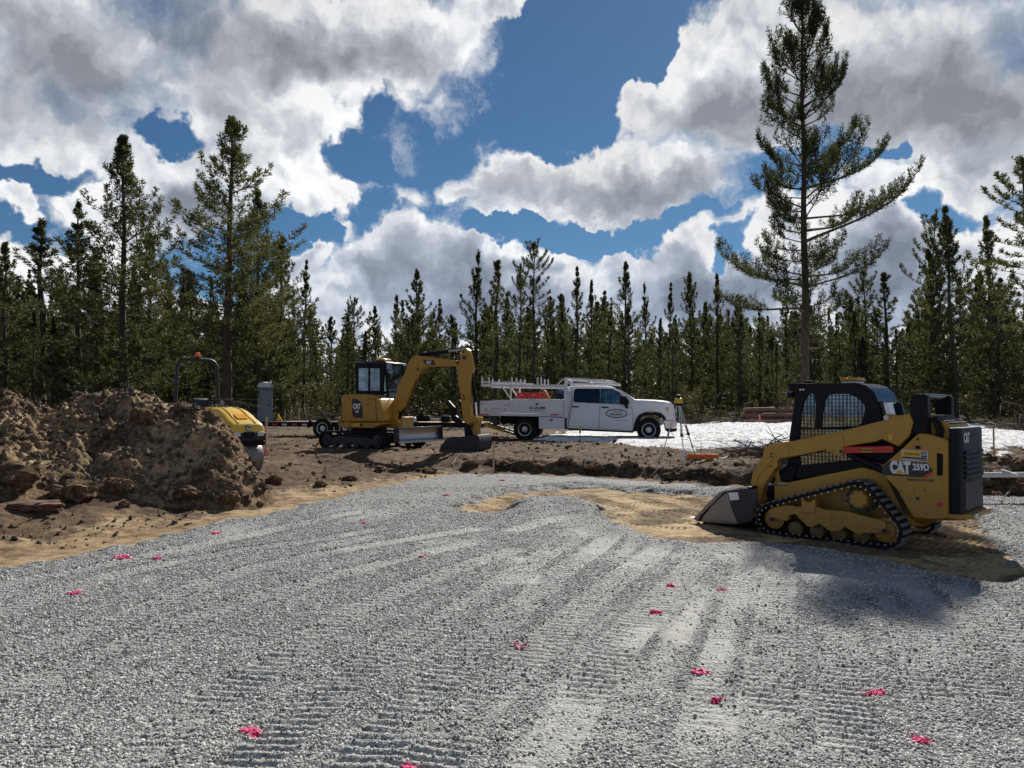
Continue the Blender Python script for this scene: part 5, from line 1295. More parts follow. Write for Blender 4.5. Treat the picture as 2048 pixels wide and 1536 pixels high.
# ------------------------------------------------------------------ mini excavator
def z2(x, y): return (600+x/5.12, 680+y/5.12)
yU = -R(25); c0 = ground_from(600+560/5.12, 680+1085/5.12)
EXZ = smooth_at(c0.x, 22.9)-.03
near = gp(600+230/5.12, 680+1100/5.12, EXZ); 
yT = -R(32)
hT = Vector((math.cos(yT), math.sin(yT), 0)); lT = Vector((-hT.y, hT.x, 0))
ec = near+hT*1.20+lT*.98; ec.z = EXZ
# keep the machine at the distance its height implies
k_ = 22.9/ec.y; ec = Vector((ec.x*k_, 22.9, EXZ))
exc = empty('mini_excavator', ec, yT, label='yellow mini excavator with black cab, its bucket resting on the dirt beside the truck', cat='excavator')
rt = Rig(ec, yT)
for sgn in (1, -1):
    CR = [(-1.0, .30, .24), (1.0, .30, .24)]
    tr, at, LT = make_track(exc, CR, sgn*.60, sgn*.98, .10, .028, [(sgn*.62, sgn*.78, 0), (sgn*.80, sgn*.96, .5)], M['rubber'])
    MB().plate([(-.92, .16), (.92, .16), (.94, .30), (.6, .40), (-.6, .40), (-.94, .30)], None, sgn*.66, sgn*.90).build('track_frame', M['grey_steel'], exc, bevel=.01)
    for x_ in (-1.0, 1.0):
        MB().lathe([(-.12, .12), (-.12, .20), (.0, .20), (.02, .15), (.02, .07), (.05, .06)] if sgn > 0 else [(.12, .12), (.12, .20), (.0, .20), (-.02, .15), (-.02, .07), (-.05, .06)], (x_, sgn*.90, .30), 'y', 24).build('idler_wheel' if x_ > 0 else 'drive_sprocket', M['grey_steel'], exc, smooth=True)
    for x_ in (-.62, -.21, .21, .62): MB().lathe([(-.05, .09), (.05, .09)], (x_, sgn*.90, .15), 'y', 16).build('track_roller', M['grey_steel'], exc, smooth=True)
MB().box((0, 0, .38), (1.2, 1.25, .22)).build('car_body', M['grey_steel'], exc, bevel=.03)
MB().cyl((0, 0, .48), (0, 0, .66), .42, n=32).build('swing_ring', M['black'], exc)
# dozer blade, standing lifted in front of the tracks
bx = 1.78; sec_ = [(bx+.05, .30), (bx-.03, .36), (bx-.06, .46), (bx-.04, .58), (bx+.02, .68), (bx+.05, .70), (bx-.02, .70), (bx-.09, .60), (bx-.11, .46), (bx-.08, .34), (bx+.02, .27)]
bl = MB().plate(sec_, None, -.99, .99).build('dozer_blade', M['steel'], exc, bevel=.004)
MB().box((bx+.06, 0, .285), (.03, 1.98, .05)).build('cutting_edge', M['steel'], bl)
for s_ in (-.4, .4): MB().bar((.5, s_, .36), (bx-.08, s_*.9, .44), .10, .12).build('blade_arm', M['black'], exc, bevel=.01)
for s_ in (-.99, .99): MB().plate([(bx-.10, .28), (bx+.09, .28), (bx+.07, .70), (bx-.10, .70)], None, s_-.012, s_+.012).build('blade_end', M['grey_steel'], bl)
# --- upper structure, swung towards the camera less than the tracks
DY = yU-yT
RU = Matrix.Rotation(DY, 4, 'Z')
class SubRig(Rig): pass
ru = Rig(ec, yU)
def UB(mb, name, mat, par=exc, **k):     # build in upper coordinates (slewed), stored in the thing's own frame
    o = mb.build(name, mat, par, **k)
    if par is exc: o.rotation_euler = (0, 0, DY)
    return o
def UP(pts, w): return [ru.y(*z2(*p), w) for p in pts]
SW = -.80                                 # near side is the machine's right (local -y)
cw = UP([(415,590),(440,560),(520,552),(720,560),(800,600),(830,680),(842,780),(838,840),(380,838),(410,780)], SW)
lo = UP([(378,838),(842,838),(842,860),(740,912),(380,898)], SW)
xr = min(p[0] for p in cw)
body = UB(MB().plate(cw, None, SW, .05), 'engine_cover', M['yellow'], bevel=.05, seg=3)
# rounded counterweight sweeping round the tail
zz0, zz1 = lo[3][1], cw[2][1]
ring = lambda z, k: [(-.02+(-1.02*k)*math.cos(a)*1.0 if False else (-.15-.98*k*math.cos(a)), .86*k*math.sin(a), z) for a in np.linspace(-1.35, 1.35, 15)]
def rsec(z, k): return [(-.10-(-xr-.10+.05)*k*math.cos(a)**.55, -(.80*k)*math.sin(a)/math.sin(1.5), z) for a in np.linspace(-1.5, 1.5, 17)]
UB(MB().loft([rsec(zz0, .97), rsec(zz0+.04, 1.0), rsec(lo[0][1], 1.0), rsec(lo[0][1]+.004, .985)]), 'counterweight', M['yellow'], smooth=True)
UB(MB().loft([rsec(lo[0][1]+.01, .97), rsec(cw[0][1]-.06, .955), rsec(cw[1][1]-.03, .90)]), 'rear_hood', M['yellow'], smooth=True)
UB(MB().plate([(p[0], p[1]) for p in UP([(378,845),(842,845),(842,862),(740,905),(400,895)], SW)], None, SW+.01, .80), 'swing_deck', M['yellow'], bevel=.02)
vt = MB()
for k in range(9):
    q = UP([(424, 640+22*k)], SW)[0]; v_ = MB().box((q[0]+.01, SW-.002, q[1]), (.07, .02, .022)); UB(v_, 'vent_slot', M['black'])
dk = UP([(533,600),(590,608),(625,640),(640,690),(645,800),(570,798),(535,760)], SW)
d_ = UB(MB().plate(dk, None, SW-.004, SW-.001), 'model_decal', M['decal_black'])
def etext(body_, zp, size, mat, sx, bold, w=SW-.005, par=exc):
    u, z = ru.y(*z2(*zp), w); o = text_mesh('lettering', body_, size, mat, par, RU @ frame((u, w, z), (1, 0, 0), (0, 0, 1)), sx, bold, .001, .95); return o
etext('CAT', (580,682), .20, M['decal_white'], .68, .012); etext('305E', (584,734), .085, M['decal_white'], .8, .003)
UB(MB().plate(UP([(566,708),(580,694),(596,708)], SW), None, SW-.008, SW-.006), 'yellow_triangle', M['decal_yellow'])
UB(MB().plate(UP([(535,756),(568,798),(552,796),(535,775)], SW), None, SW-.006, SW-.004), 'red_flash', M['decal_red'])
pr_ = MB().plate(UP([(545,852),(635,852),(635,888),(545,886)], SW), None, SW-.008, SW-.002); UB(pr_, 'dealer_sticker', M['decal_yellow'])
UB(MB().plate(UP([(614,856),(638,856),(638,886),(614,886)], SW), None, SW-.010, SW-.008), 'sticker_black_field', M['decal_black'])
ln = MB()
q = UP([(690,600),(775,606),(785,836)], SW)
ln.bar((q[0][0], SW-.001, q[0][1]), (q[1][0], SW-.001, q[1][1]), .012, .012).bar((q[1][0], SW-.001, q[1][1]), (q[2][0], SW-.001, q[2][1]), .012, .012)
o = UB(ln, 'panel_seam', M['black'])
q = UP([(697,657)], SW)[0]; UB(MB().cyl((q[0], SW-.012, q[1]), (q[0], SW, q[1]), .025, n=10), 'cover_latch', M['black'])
# cab: sits on the machine's left; its right wall is w = -.18
CWR = -.20; CWL = .80
cab = UP([(570,262),(590,240),(860,236),(868,262),(855,560),(842,700),(842,835),(800,835),(790,650),(740,560),(575,548)], CWR)
xf = max(p[0] for p in cab[2:4]); ztop = cab[2][1]
win = UP([(598,285),(820,292),(820,520),(598,518)], CWR)
xb = cab[0][0]
for w_ in (CWR, CWL):
    b = MB().plate(cab, [win[::-1]], w_-.03, w_+.03); cs = UB(b, 'cab_side', M['black'], bevel=.01)
    g = MB().plate(win, None, w_-.006, w_+.0); o = g.build('side_window', M['glass'], cs); KIDS.setdefault(cs, [])
    m_ = MB(); qx = UP([(710,400)], CWR)[0][0]; m_.bar((qx, w_, win[2][1]), (qx, w_, win[0][1]), .05, .05); m_.build('window_bar', M['black'], cs)
zb_ = win[2][1]
UB(MB().loft([[(xb-.03, CWR-.05, ztop-.02), (xf+.06, CWR-.05, ztop-.02), (xf+.06, CWL+.03, ztop-.02), (xb-.03, CWL+.03, ztop-.02)], [(xb, CWR, ztop+.05), (xf+.02, CWR, ztop+.05), (xf+.02, CWL, ztop+.05), (xb, CWL, ztop+.05)]]), 'cab_roof', M['black_gloss'], bevel=.02)
zf0 = cab[5][1]-.25
for w_ in (CWR+.03, CWL-.02):
    UB(MB().bar((xf-.02, w_, ztop), (xf+.10, w_, zb_+.02), .06, .07).bar((xf+.10, w_, zb_+.02), (xf+.04, w_, zf0), .06, .07), 'front_post', M['black'], bevel=.008)
UB(MB().loft([[(xf-.02, CWR+.05, ztop-.04), (xf-.02, CWL-.05, ztop-.04), (xf-.028, CWL-.05, ztop-.04), (xf-.028, CWR+.05, ztop-.04)], [(xf+.10, CWR+.05, zb_), (xf+.10, CWL-.05, zb_), (xf+.092, CWL-.05, zb_), (xf+.092, CWR+.05, zb_)]]), 'windshield', M['glass_green'])
UB(MB().loft([[(xf+.09, CWR+.05, zb_-.04), (xf+.09, CWL-.05, zb_-.04), (xf+.082, CWL-.05, zb_-.04), (xf+.082, CWR+.05, zb_-.04)], [(xf+.04, CWR+.05, zf0+.3), (xf+.04, CWL-.05, zf0+.3), (xf+.032, CWL-.05, zf0+.3), (xf+.032, CWR+.05, zf0+.3)]]), 'lower_glass', M['glass_green'])
UB(MB().bar((xf+.10, CWR, zb_-.02), (xf+.10, CWL, zb_-.02), .05, .05).bar((xf+.04, CWR, zf0+.28), (xf+.04, CWL, zf0+.28), .06, .06), 'front_frame', M['black'], bevel=.006)
UB(MB().box(((xb+xf)/2+.05, (CWR+CWL)/2, zf0+.02), (xf-xb+.1, CWL-CWR, .5)), 'cab_base', M['black'], bevel=.02)
UB(MB().box((xb+.45, .3, zb_-.15), (.45, .45, .12)).box((xb+.24, .3, zb_+.15), (.12, .42, .6), (0, R(-10), 0)).box((xb+.2, .3, zb_+.5), (.08, .25, .16)), 'seat', M['seat'], bevel=.03)
q = ru.y(*z2(858,215), .1)
bb_ = UB(MB().box((q[0], .1, ztop+.07), (.22, .30, .04)), 'beacon_base', M['black'], bevel=.006)
o = MB().box((q[0], .1, ztop+.115), (.20, .52, .07)).build('beacon_lens', M['orange_lamp'], bb_, bevel=.02)
for w_ in (CWR+.1, CWL-.1): UB(MB().box((xf+.10, w_, ztop-.01), (.07, .12, .07)), 'work_lamp', M['lamp'], bevel=.01)
ms = MB(); ms.tube([(xf+.08, CWR-.02, ztop-.35), (xf+.20, CWR-.10, ztop-.30)], .012, 6); ms.box((xf+.22, CWR-.11, ztop-.38), (.03, .12, .2)); UB(ms, 'mirror', M['black'], bevel=.005)
# --- boom, stick and bucket lie in the machine's centre plane, a little right
BWc = -.12
def bm_plate(pts, w0, w1, name, mat, par=exc, bev=.012): return UB(MB().plate(UP(pts, BWc-.1), None, w0, w1), name, mat, par, bevel=bev)
boom = [(935,650),(985,560),(1000,470),(1065,350),(1110,225),(1150,175),(1190,160),(1330,178),(1590,205),(1640,225),(1640,262),(1590,268),(1300,272),(1240,300),(1205,360),(1160,450),(1120,560),(1070,680),(1030,735),(990,720),(950,690)]
bo = bm_plate(boom, BWc-.10, BWc+.10, 'boom', M['yellow'])
dk = UP([(1258,202),(1370,206),(1388,256),(1290,258),(1275,235)], BWc-.1)
o = MB().plate(dk, None, BWc-.104, BWc-.101).build('boom_decal', M['decal_black'], bo)
u, z = ru.y(*z2(1318,232), BWc-.105); text_mesh('lettering', 'CAT', .125, M['decal_white'], bo, frame((u, BWc-.106, z), (1, 0, -.05), (.05, 0, 1)), .68, .006, .001, .95)
bc = UB(MB().cyl((*[UP([(1240,148)], BWc)[0][0]], BWc, UP([(1240,148)], BWc)[0][1]), (UP([(1520,118)], BWc)[0][0], BWc, UP([(1520,118)], BWc)[0][1]), .055, n=14), 'stick_cylinder', M['black'], smooth=True)
a0, a1 = UP([(1520,116),(1672,96)], BWc); MB().cyl((a0[0], BWc, a0[1]), (a1[0], BWc, a1[1]), .028, n=10).build('cylinder_rod', M['chrome'], bc, smooth=True)
stick_prof = [(1650,105),(1670,84),(1700,84),(1725,105),(1768,290),(1752,340),(1745,560),(1738,700),(1745,790),(1720,845),(1690,860),(1665,800),(1650,700),(1640,560),(1615,480),(1610,330),(1590,260),(1595,215),(1640,200)]
st_ = bm_plate(stick_prof, BWc-.09, BWc+.09, 'stick', M['yellow'])
for p_ in ((1682,180,.05),(1675,120,.03),(1615,235,.04),(1207,300,.035),(700,838,.0)):
    if p_[2]:
        u, z = ru.y(*z2(p_[0], p_[1]), BWc-.1); MB().cyl((u, BWc-.115, z), (u, BWc+.115, z), p_[2], n=14).build('pin', M['grey_steel'], st_)
a0, a1, a2 = UP([(1745,330),(1790,640),(1800,770)], BWc-.05)
cy_ = UB(MB().cyl((a0[0], BWc, a0[1]), (a1[0], BWc, a1[1]), .055, n=14), 'bucket_cylinder', M['black'], smooth=True)
MB().cyl((a1[0], BWc, a1[1]), (a2[0], BWc, a2[1]), .028, n=10).build('cylinder_rod', M['chrome'], cy_, smooth=True)
a0, a1, a2 = UP([(1010,800),(1090,600),(1150,490)], BWc-.05)
cy_ = UB(MB().cyl((a0[0], BWc-.02, a0[1]), (a1[0], BWc-.02, a1[1]), .065, n=14), 'boom_cylinder', M['black'], smooth=True)
a3 = UP([(1212,330)], BWc)[0]; MB().cyl((a1[0], BWc-.02, a1[1]), (a3[0], BWc-.02, a3[1]), .034, n=10).build('cylinder_rod', M['chrome'], cy_, smooth=True)
bm_plate([(880,770),(930,760),(900,690),(930,665),(990,690),(1010,760),(1000,800),(1040,870),(1000,895),(850,880),(800,860),(800,790)], BWc-.17, BWc+.17, 'swing_post', M['yellow'])
bm_plate([(1000,880),(1040,870),(1080,785),(1090,790),(1086,888)], BWc-.3, BWc+.3, 'post_guard', M['yellow'], bev=.006)
# linkage + thumb + hoses
lk = MB()
bm_plate([(1720,790),(1770,775),(1830,790),(1842,830),(1800,850),(1765,838),(1735,870),(1700,850)], BWc-.13, BWc-.09, 'bucket_link', M['yellow'], bev=.008)
bm_plate([(1720,790),(1770,775),(1830,790),(1842,830),(1800,850),(1765,838),(1735,870),(1700,850)], BWc+.09, BWc+.13, 'bucket_link', M['yellow'], bev=.008)
bm_plate([(1790,840),(1835,820),(1815,900),(1820,1020),(1790,1020),(1765,930)], BWc-.10, BWc+.10, 'coupler', M['yellow'], bev=.008)
bm_plate([(1680,850),(1735,870),(1760,940),(1750,1000),(1690,990)], BWc-.12, BWc+.12, 'coupler', M['black'], bev=.008)
bm_plate([(1510,620),(1530,620),(1590,690),(1600,770),(1660,830),(1650,870),(1570,830),(1545,760),(1540,680)], BWc-.16, BWc-.06, 'thumb', M['black'], bev=.008)
bm_plate([(1580,620),(1600,612),(1640,680),(1650,760),(1690,820),(1680,850),(1630,800),(1610,700)], BWc+.06, BWc+.16, 'thumb', M['black'], bev=.008)
hb = MB()
def hp(pts, w): return [(q[0], w, q[1]) for q in UP(pts, BWc)]
for d_ in (0, 9, 18): hb.tube(hp([(1230+d_,160),(1400,160-d_*.3),(1560,180),(1625,200+d_),(1630,330),(1620+d_,470)], BWc-.03+d_*.005), .012, 6)
for d_ in (0, 12, 24): hb.tube(hp([(1210+d_,340),(1170+d_,470),(1120+d_,600),(1060+d_,740)], BWc-.04+d_*.004), .014, 6)
for d_ in (0, 14): hb.tube(hp([(935+d_,600),(905+d_,640),(910+d_,690),(960,720)], BWc-.12), .015, 6)
hb.tube(hp([(1640,480),(1650,600),(1700,610),(1690,560)], BWc-.1), .012, 6)
o = UB(hb, 'hydraulic_hoses', M['rubber'], smooth=True); o['kind'] = 'stuff'
# bucket: wide digging bucket curled on the ground
bkp = [(1440,1168),(1480,1130),(1560,1010),(1620,985),(1700,985),(1880,968),(1900,1000),(1905,1080),(1888,1130),(1820,1165),(1640,1178),(1520,1172)]
bq = UP(bkp, BWc); inner = UP([(1500,1150),(1575,1035),(1640,1010),(1700,1008),(1870,992),(1885,1070),(1870,1115),(1800,1140),(1650,1150)], BWc)
bkt = UB(MB().plate(bq, [inner[::-1]], BWc-.36, BWc+.36), 'bucket', M['grey_steel'], bevel=.008)
for w_ in (BWc-.36, BWc+.36): MB().plate(bq, None, w_-.012, w_+.012).build('bucket_side', M['grey_steel'], bkt, bevel=.004)
for w_ in np.linspace(BWc-.30, BWc+.30, 5):
    (x_, z_) = bq[0]; (x2_, z2_) = bq[1]; MB().bar((x2_+.02, w_, z2_), (x_-.08, w_, z_+.01), .06, .035).build('tooth', M['steel'], bkt)
print('exc z', EXZ, 'body side z', [round(p[1], 2) for p in cw], 'boom', [tuple(round(a, 2) for a in p) for p in UP(boom, BWc)][:3])
# ------------------------------------------------------------------ white crew-cab flatbed service truck
def z3(x, y): return (940+x/4.452, 730+y/4.452)
TD = 27.6; tyaw = -R(10.5)
tp = dp(940+1040/4.452, 730+650/4.452, TD); TZ = smooth_at(tp.x, TD)+.0
hT_ = Vector((math.cos(tyaw), math.sin(tyaw), 0)); lT_ = Vector((-hT_.y, hT_.x, 0))
to = Vector((tp.x, TD, TZ))+lT_*.98
# put the wheel bottoms on the ground
rk = Rig(to, tyaw)
trk = empty('service_truck', to, tyaw, label='white four-door work truck with utility bed and ladder rack parked on patchy snow', cat='truck')
SD = -.98
def KP(pts, w=SD): return [rk.y(*z3(*p), w) for p in pts]
def KB(pts, w0, w1, name, mat, par=trk, holes=None, **k):
    return MB().plate(KP(pts), [KP(h)[::-1] for h in (holes or [])], w0, w1).build(name, M[mat], par, **k)
rw_ = KP([(485,580)])[0]; fw_ = KP([(1592,590)])[0]; print('truck wheels', rw_, fw_)
WR_ = .41
def wheel(par, x, w, s_, z=WR_, r=WR_, dual=False, mat='alu', wd=.26, name='wheel'):
    wl = empty(name, (0, 0, 0)) if False else None
    ty = MB().lathe([(-wd/2*s_, r*.60), (-wd/2*s_, r*.93), (-wd*.36*s_, r), (wd*.36*s_, r), (wd/2*s_, r*.93), (wd/2*s_, r*.60), (wd*.36*s_, r*.58)], (x, w, z), 'y', 40).build(name, M['tyre'], par, smooth=True)
    o = wd/2*s_
    MB().lathe([(o*.2, r*.56), (o*.9, r*.58), (o*1.0, r*.60), (o*.96, r*.55), (o*.45, r*.50), (o*.40, r*.36), (o*.62, r*.30), (o*.95, r*.22), (o*.97, r*.14), (o*1.1, r*.12), (o*1.1, r*.03)], (x, w, z), 'y', 36).build('rim', M[mat], ty, smooth=True)
    hb = MB()
    for k in range(8):
        a = k*math.pi/4; c = (x+r*.43*math.cos(a), w, z+r*.43*math.sin(a)); hb.cyl((c[0], w+o*.35, c[2]), (c[0], w+o*.47, c[2]), r*.055, n=8)
    q = hb.build('rim_holes', M['black'], ty); q['kind'] = 'stuff'
    tb = MB()
    for k in range(44):
        a = 2*math.pi*k/44; 
        for j, dw in enumerate((-.3, 0, .3)):
            a2 = a+.07*(j == 1); tb.box((x+(r+.002)*math.cos(a2), w+dw*wd, z+(r+.002)*math.sin(a2)), (.018, wd*.22, r*.09), (0, -a2, 0))
    q = tb.build('tread_blocks', M['tyre'], ty); q['kind'] = 'stuff'
    return ty
for s_ in (-1, 1):
    wheel(trk, fw_[0], s_*.86, s_); wheel(trk, rw_[0], s_*.84, s_, wd=.24)
    wheel(trk, rw_[0], s_*.56, s_, wd=.24)
# body side silhouettes
cabp = [(868,195),(905,188),(1040,184),(1200,188),(1262,196),(1330,222),(1400,258),(1480,312),(1540,314),(1640,318),(1720,325),(1785,338),(1812,352),(1826,420),(1828,488),(1742,488),(1736,462),(1700,430),(1640,416),(1560,418),(1510,440),(1480,478),(1462,530),(1452,590),(1150,575),(872,562)]
wr_ = [(926,325),(928,225),(942,212),(1150,212),(1152,340),(935,330)]
wf_ = [(1165,212),(1262,214),(1330,246),(1348,270),(1348,348),(1165,340)]
CP = KP(cabp, SD)
zbelt = KP([(1000,335)])[0][1]; zroof = KP([(1040,186)])[0][1]
def inset(z):                             # tumblehome: the glasshouse leans in
    return max(0, (z-zbelt)/(zroof-zbelt))*.17
def lean(mb_pts): return mb_pts
for s_ in (-1, 1):
    f = lambda x, y, z: (x, s_*(abs(y)-inset(z)), z)
    b = MB().plate(CP, [KP(wr_)[::-1], KP(wf_)[::-1]], SD, SD+.05, f); b.build('body_side', M['white'], trk, bevel=.01)
    for wn, gm in ((wr_, 'glass_dark'), (wf_, 'glass')):
        b = MB().plate(KP(wn), None, SD+.012, SD+.018, f); b.build('door_window', M[gm], trk)
    fr = MB()
    for wn in (wr_, wf_):
        P_ = KP(wn)
        for i in range(len(P_)):
            a, c = P_[i], P_[(i+1) % len(P_)]; fr.bar(f(a[0], SD-.002, a[1]), f(c[0], SD-.002, c[1]), .03, .012)
    fr.build('window_trim', M['black'], trk)
    sm = MB()
    for ln_ in ([(905,190),(905,330),(880,470),(872,560)], [(1156,200),(1158,345),(1152,470),(1148,572)], [(1348,350),(1440,372),(1452,470),(1450,588)], [(880,545),(1148,560),(1450,588)]):
        P_ = KP(ln_)
        for a, c in zip(P_[:-1], P_[1:]): sm.bar(f(a[0], SD-.0005, a[1]), f(c[0], SD-.0005, c[1]), .012, .006)
    o = sm.build('door_seams', M['black'], trk); o['kind'] = 'stuff'
    for hx in ((905,370,970,372), (1170,376,1235,378)):
        P_ = KP([(hx[0], hx[1]), (hx[2], hx[3])]); MB().bar((P_[0][0], s_*(-SD+.02), P_[0][1]), (P_[1][0], s_*(-SD+.02), P_[1][1]), .035, .045).build('door_handle', M['black'], trk, bevel=.01)
    # wheel arch flare
    ar = KP([(1462,560),(1470,500),(1500,450),(1550,425),(1620,415),(1690,425),(1730,452),(1745,488),(1722,488),(1700,462),(1650,445),(1560,448),(1515,480),(1495,560),(1488,592),(1458,592)])
    MB().plate(ar, None, s_*(-SD), s_*(-SD+.055)).build('wheel_arch', M['black'], trk, bevel=.01)
    MB().plate(KP([(1590,416),(1640,416),(1640,423),(1590,423)]), None, s_*(-SD+.05), s_*(-SD+.065)).build('side_marker', M['amber'], trk)
    # headlight wraps the corner
    hl = KP([(1738,372),(1800,378),(1822,400),(1818,445),(1800,455),(1762,428)])
    h_ = MB().plate(hl, None, s_*(-SD-.16), s_*(-SD+.006)).build('headlight', M['lamp'], trk, bevel=.01)
    MB().plate(KP([(1742,376),(1766,378),(1766,420),(1752,412)]), None, s_*(-SD), s_*(-SD+.010)).build('turn_lens', M['amber'], h_)
    # mirror
    P_ = KP([(1330,280),(1382,272),(1418,320),(1418,352),(1340,352)])
    mrr = MB().plate(P_, None, s_*(-SD+.12), s_*(-SD+.30)).build('mirror', M['black'], trk, bevel=.03)
    q0, q1 = KP([(1400,380),(1385,345)]); MB().bar((q0[0], s_*(-SD-.02), q0[1]), (q1[0], s_*(-SD+.2), q1[1]), .07, .10).build('mirror_arm', M['black'], mrr, bevel=.01)
# hood, roof, windshield, front end between the sides
iw = -SD-.05
def span(pts, w, name, mat, **k): return MB().plate(KP(pts), None, -w, w).build(name, M[mat], trk, **k)
HP = KP([(1480,312),(1540,314),(1640,318),(1720,325),(1785,338),(1800,352),(1740,352),(1480,340)])
MB().loft([[(x, -iw-.035, z-.015), (x, -iw*.6, z+.03), (x, 0, z+.045), (x, iw*.6, z+.03), (x, iw+.035, z-.015)] for x, z in HP[:6]], cap=False).build('bonnet', M['white'], trk, smooth=True)
RP = KP([(872,192),(905,187),(1040,183),(1200,187),(1262,195)])
MB().loft([[(x, -iw+.13, z-.04), (x, -iw+.30, z+.01), (x, 0, z+.02), (x, iw-.30, z+.01), (x, iw-.13, z-.04)] for x, z in RP], cap=False).build('roof', M['white'], trk, smooth=True)
WS = KP([(1255,197),(1335,224),(1410,262),(1482,312)])
MB().loft([[(x, -(-SD-.06-inset(z)), z), (x+.05, 0, z+.01), (x, (-SD-.06-inset(z)), z)] for x, z in WS], cap=False).build('windshield', M['glass_dark'], trk, smooth=True)
span([(1790,345),(1826,355),(1840,420),(1842,500),(1820,520),(1790,520)], .72, 'grille', 'black', bevel=.02)
b_ = span([(1722,488),(1828,488),(1842,500),(1846,560),(1800,572),(1735,568)], .93, 'front_bumper', 'chrome', bevel=.03)
span([(1735,568),(1846,560),(1840,590),(1790,600),(1745,590)], .9, 'air_dam', 'black', bevel=.01)
G_ = KP([(1841,430)])[0]
for k in range(5): MB().box((G_[0]+.005, 0, G_[1]+.12-.07*k), (.03, 1.2, .03)).build('grille_bar', M['chrome'], trk, bevel=.004)
span([(872,562),(1452,590),(1452,605),(872,580)], .9, 'running_board', 'black', bevel=.01)
span([(250,455),(600,455),(870,470),(1460,560),(1460,600),(1000,590),(250,520)], .42, 'ladder_frame', 'black')
span([(872,230),(885,230),(885,560),(872,560)], .92, 'cab_back', 'white')
span([(1165,345),(1480,345),(1480,560),(1165,560)], .9, 'interior_dark', 'black')
ib = MB(); q = KP([(1120,330),(1240,330)])
for x, z in q:
    for w_ in (-.38, .38): ib.box((x, w_, z-.05), (.14, .46, .75), (0, R(-8), 0))
ib.build('seats', M['seat'], trk, bevel=.03)
pp = KP([(1620,590)])[0]; MB().cyl((fw_[0], -.8, WR_), (fw_[0], .8, WR_), .07, n=12).cyl((rw_[0], -.8, WR_), (rw_[0], .8, WR_), .09, n=12).lathe([(-.17, .05), (-.1, .19), (.1, .19), (.17, .05)], (rw_[0], 0, WR_), 'y', 16).build('axles', M['black'], trk)
# bed
span([(90,425),(836,438),(836,462),(90,450)], 1.02, 'bed_deck', 'white_rack', bevel=.01)
for s_ in (-1, 1):
    w0, w1 = s_*1.03, s_*.68
    P_ = KP([(92,322),(372,312),(374,425),(90,428)]); tb = MB().plate(P_, None, w0, w1).build('rear_toolbox', M['white_rack'], trk, bevel=.015)
    MB().plate(KP([(150,322),(308,318),(308,412),(152,412)]), None, w0, w0+s_*.008).build('toolbox_door', M['white_rack'], tb, bevel=.003)
    P_ = KP([(372,300),(832,306),(834,438),(372,425)]); fb = MB().plate(P_, None, w0+s_*.02, w1).build('front_toolbox', M['white_rack'], trk, bevel=.015)
    dr = MB().plate(KP([(384,312),(822,318),(822,424),(384,414)]), None, w0+s_*.02, w0+s_*.03).build('toolbox_door', M['white_rack'], fb, bevel=.003)
    lk_ = KP([(598,348)])[0]; MB().box((lk_[0], w0+s_*.032, lk_[1]), (.10, .012, .07)).build('paddle_latch', M['grey_steel'], dr, bevel=.006)
    P_ = KP([(615,462),(842,470),(842,572),(615,568)]); ub = MB().plate(P_, None, w0, w1).build('underbody_box', M['white_rack'], trk, bevel=.012)
    lk_ = KP([(726,490)])[0]; MB().box((lk_[0], w0+s_*.008, lk_[1]), (.10, .012, .06)).build('paddle_latch', M['grey_steel'], ub, bevel=.006)
    for (a, b2) in ((88, 168), (716, 786)):
        P_ = KP([(a,434 if a < 200 else 438),(b2,436 if a < 200 else 440),(b2,446 if a < 200 else 450),(a,444 if a < 200 else 448)]); MB().plate(P_, None, s_*1.02, s_*1.035).build('red_reflector', M['decal_red'], trk)
    for hx, hy in ((108,345), (318,352), (350,352), (145,400), (315,400)):
        q = KP([(hx,hy)])[0]; MB().box((q[0], w0+s_*.008, q[1]), (.05, .014, .09)).build('hinge', M['steel'], tb, bevel=.003)
    P_ = KP([(195,455),(245,460),(250,530),(215,545),(190,500)]); MB().plate(P_, None, s_*.62, s_*.98).build('mud_flap', M['grey_steel'], trk)
# print on the driver side
def ttext(body_, zp, size, mat, sx=1, bold=.0, w=None, par=trk):
    w = SD-.003 if w is None else w; u, z = rk.y(*z3(*zp), w); return text_mesh('lettering', body_, size, M[mat], par, frame((u, w, z), (1, 0, 0), (0, 0, 1)), sx, bold, .001)
ttext('541.536.4888', (598,383), .135, 'decal_black', .82, .003, -1.064); ttext('www.leonardexcavation.com', (598,404), .05, 'grey_steel', .9, 0, -1.064)
ttext('EXCAVATION', (232,389), .045, 'grey_steel', 1.1, 0, -1.04)
u0, z0_ = rk.y(*z3(1304,432), SD-.003)
def ell(rx, rz, t0, n=48): return [(u0+rx*math.cos(2*math.pi*k/n), z0_+rz*math.sin(2*math.pi*k/n)) for k in range(n)]
lg = MB().plate(ell(.385, .165, 0), [ell(.345, .130, 0)[::-1]], SD-.006, SD-.0015).build('door_logo_ring', M['green'], trk)
MB().plate([(u0-.20, z0_+.03), (u0-.05, z0_+.085), (u0+.02, z0_+.06), (u0+.12, z0_+.10), (u0+.25, z0_+.03), (u0+.12, z0_+.065), (u0+.02, z0_+.04), (u0-.06, z0_+.06)], None, SD-.006, SD-.0015).build('mountain_mark', M['green'], lg)
ttext('LEONARD', (1300,440), .105, 'green', 1.05, .004, SD-.003, lg); ttext('EXCAVATION', (1304,456), .038, 'green', 1.0, 0, SD-.003, lg)
ttext('LICENSED - BONDED - INSURED', (1345,492), .035, 'grey_steel', 1, 0)
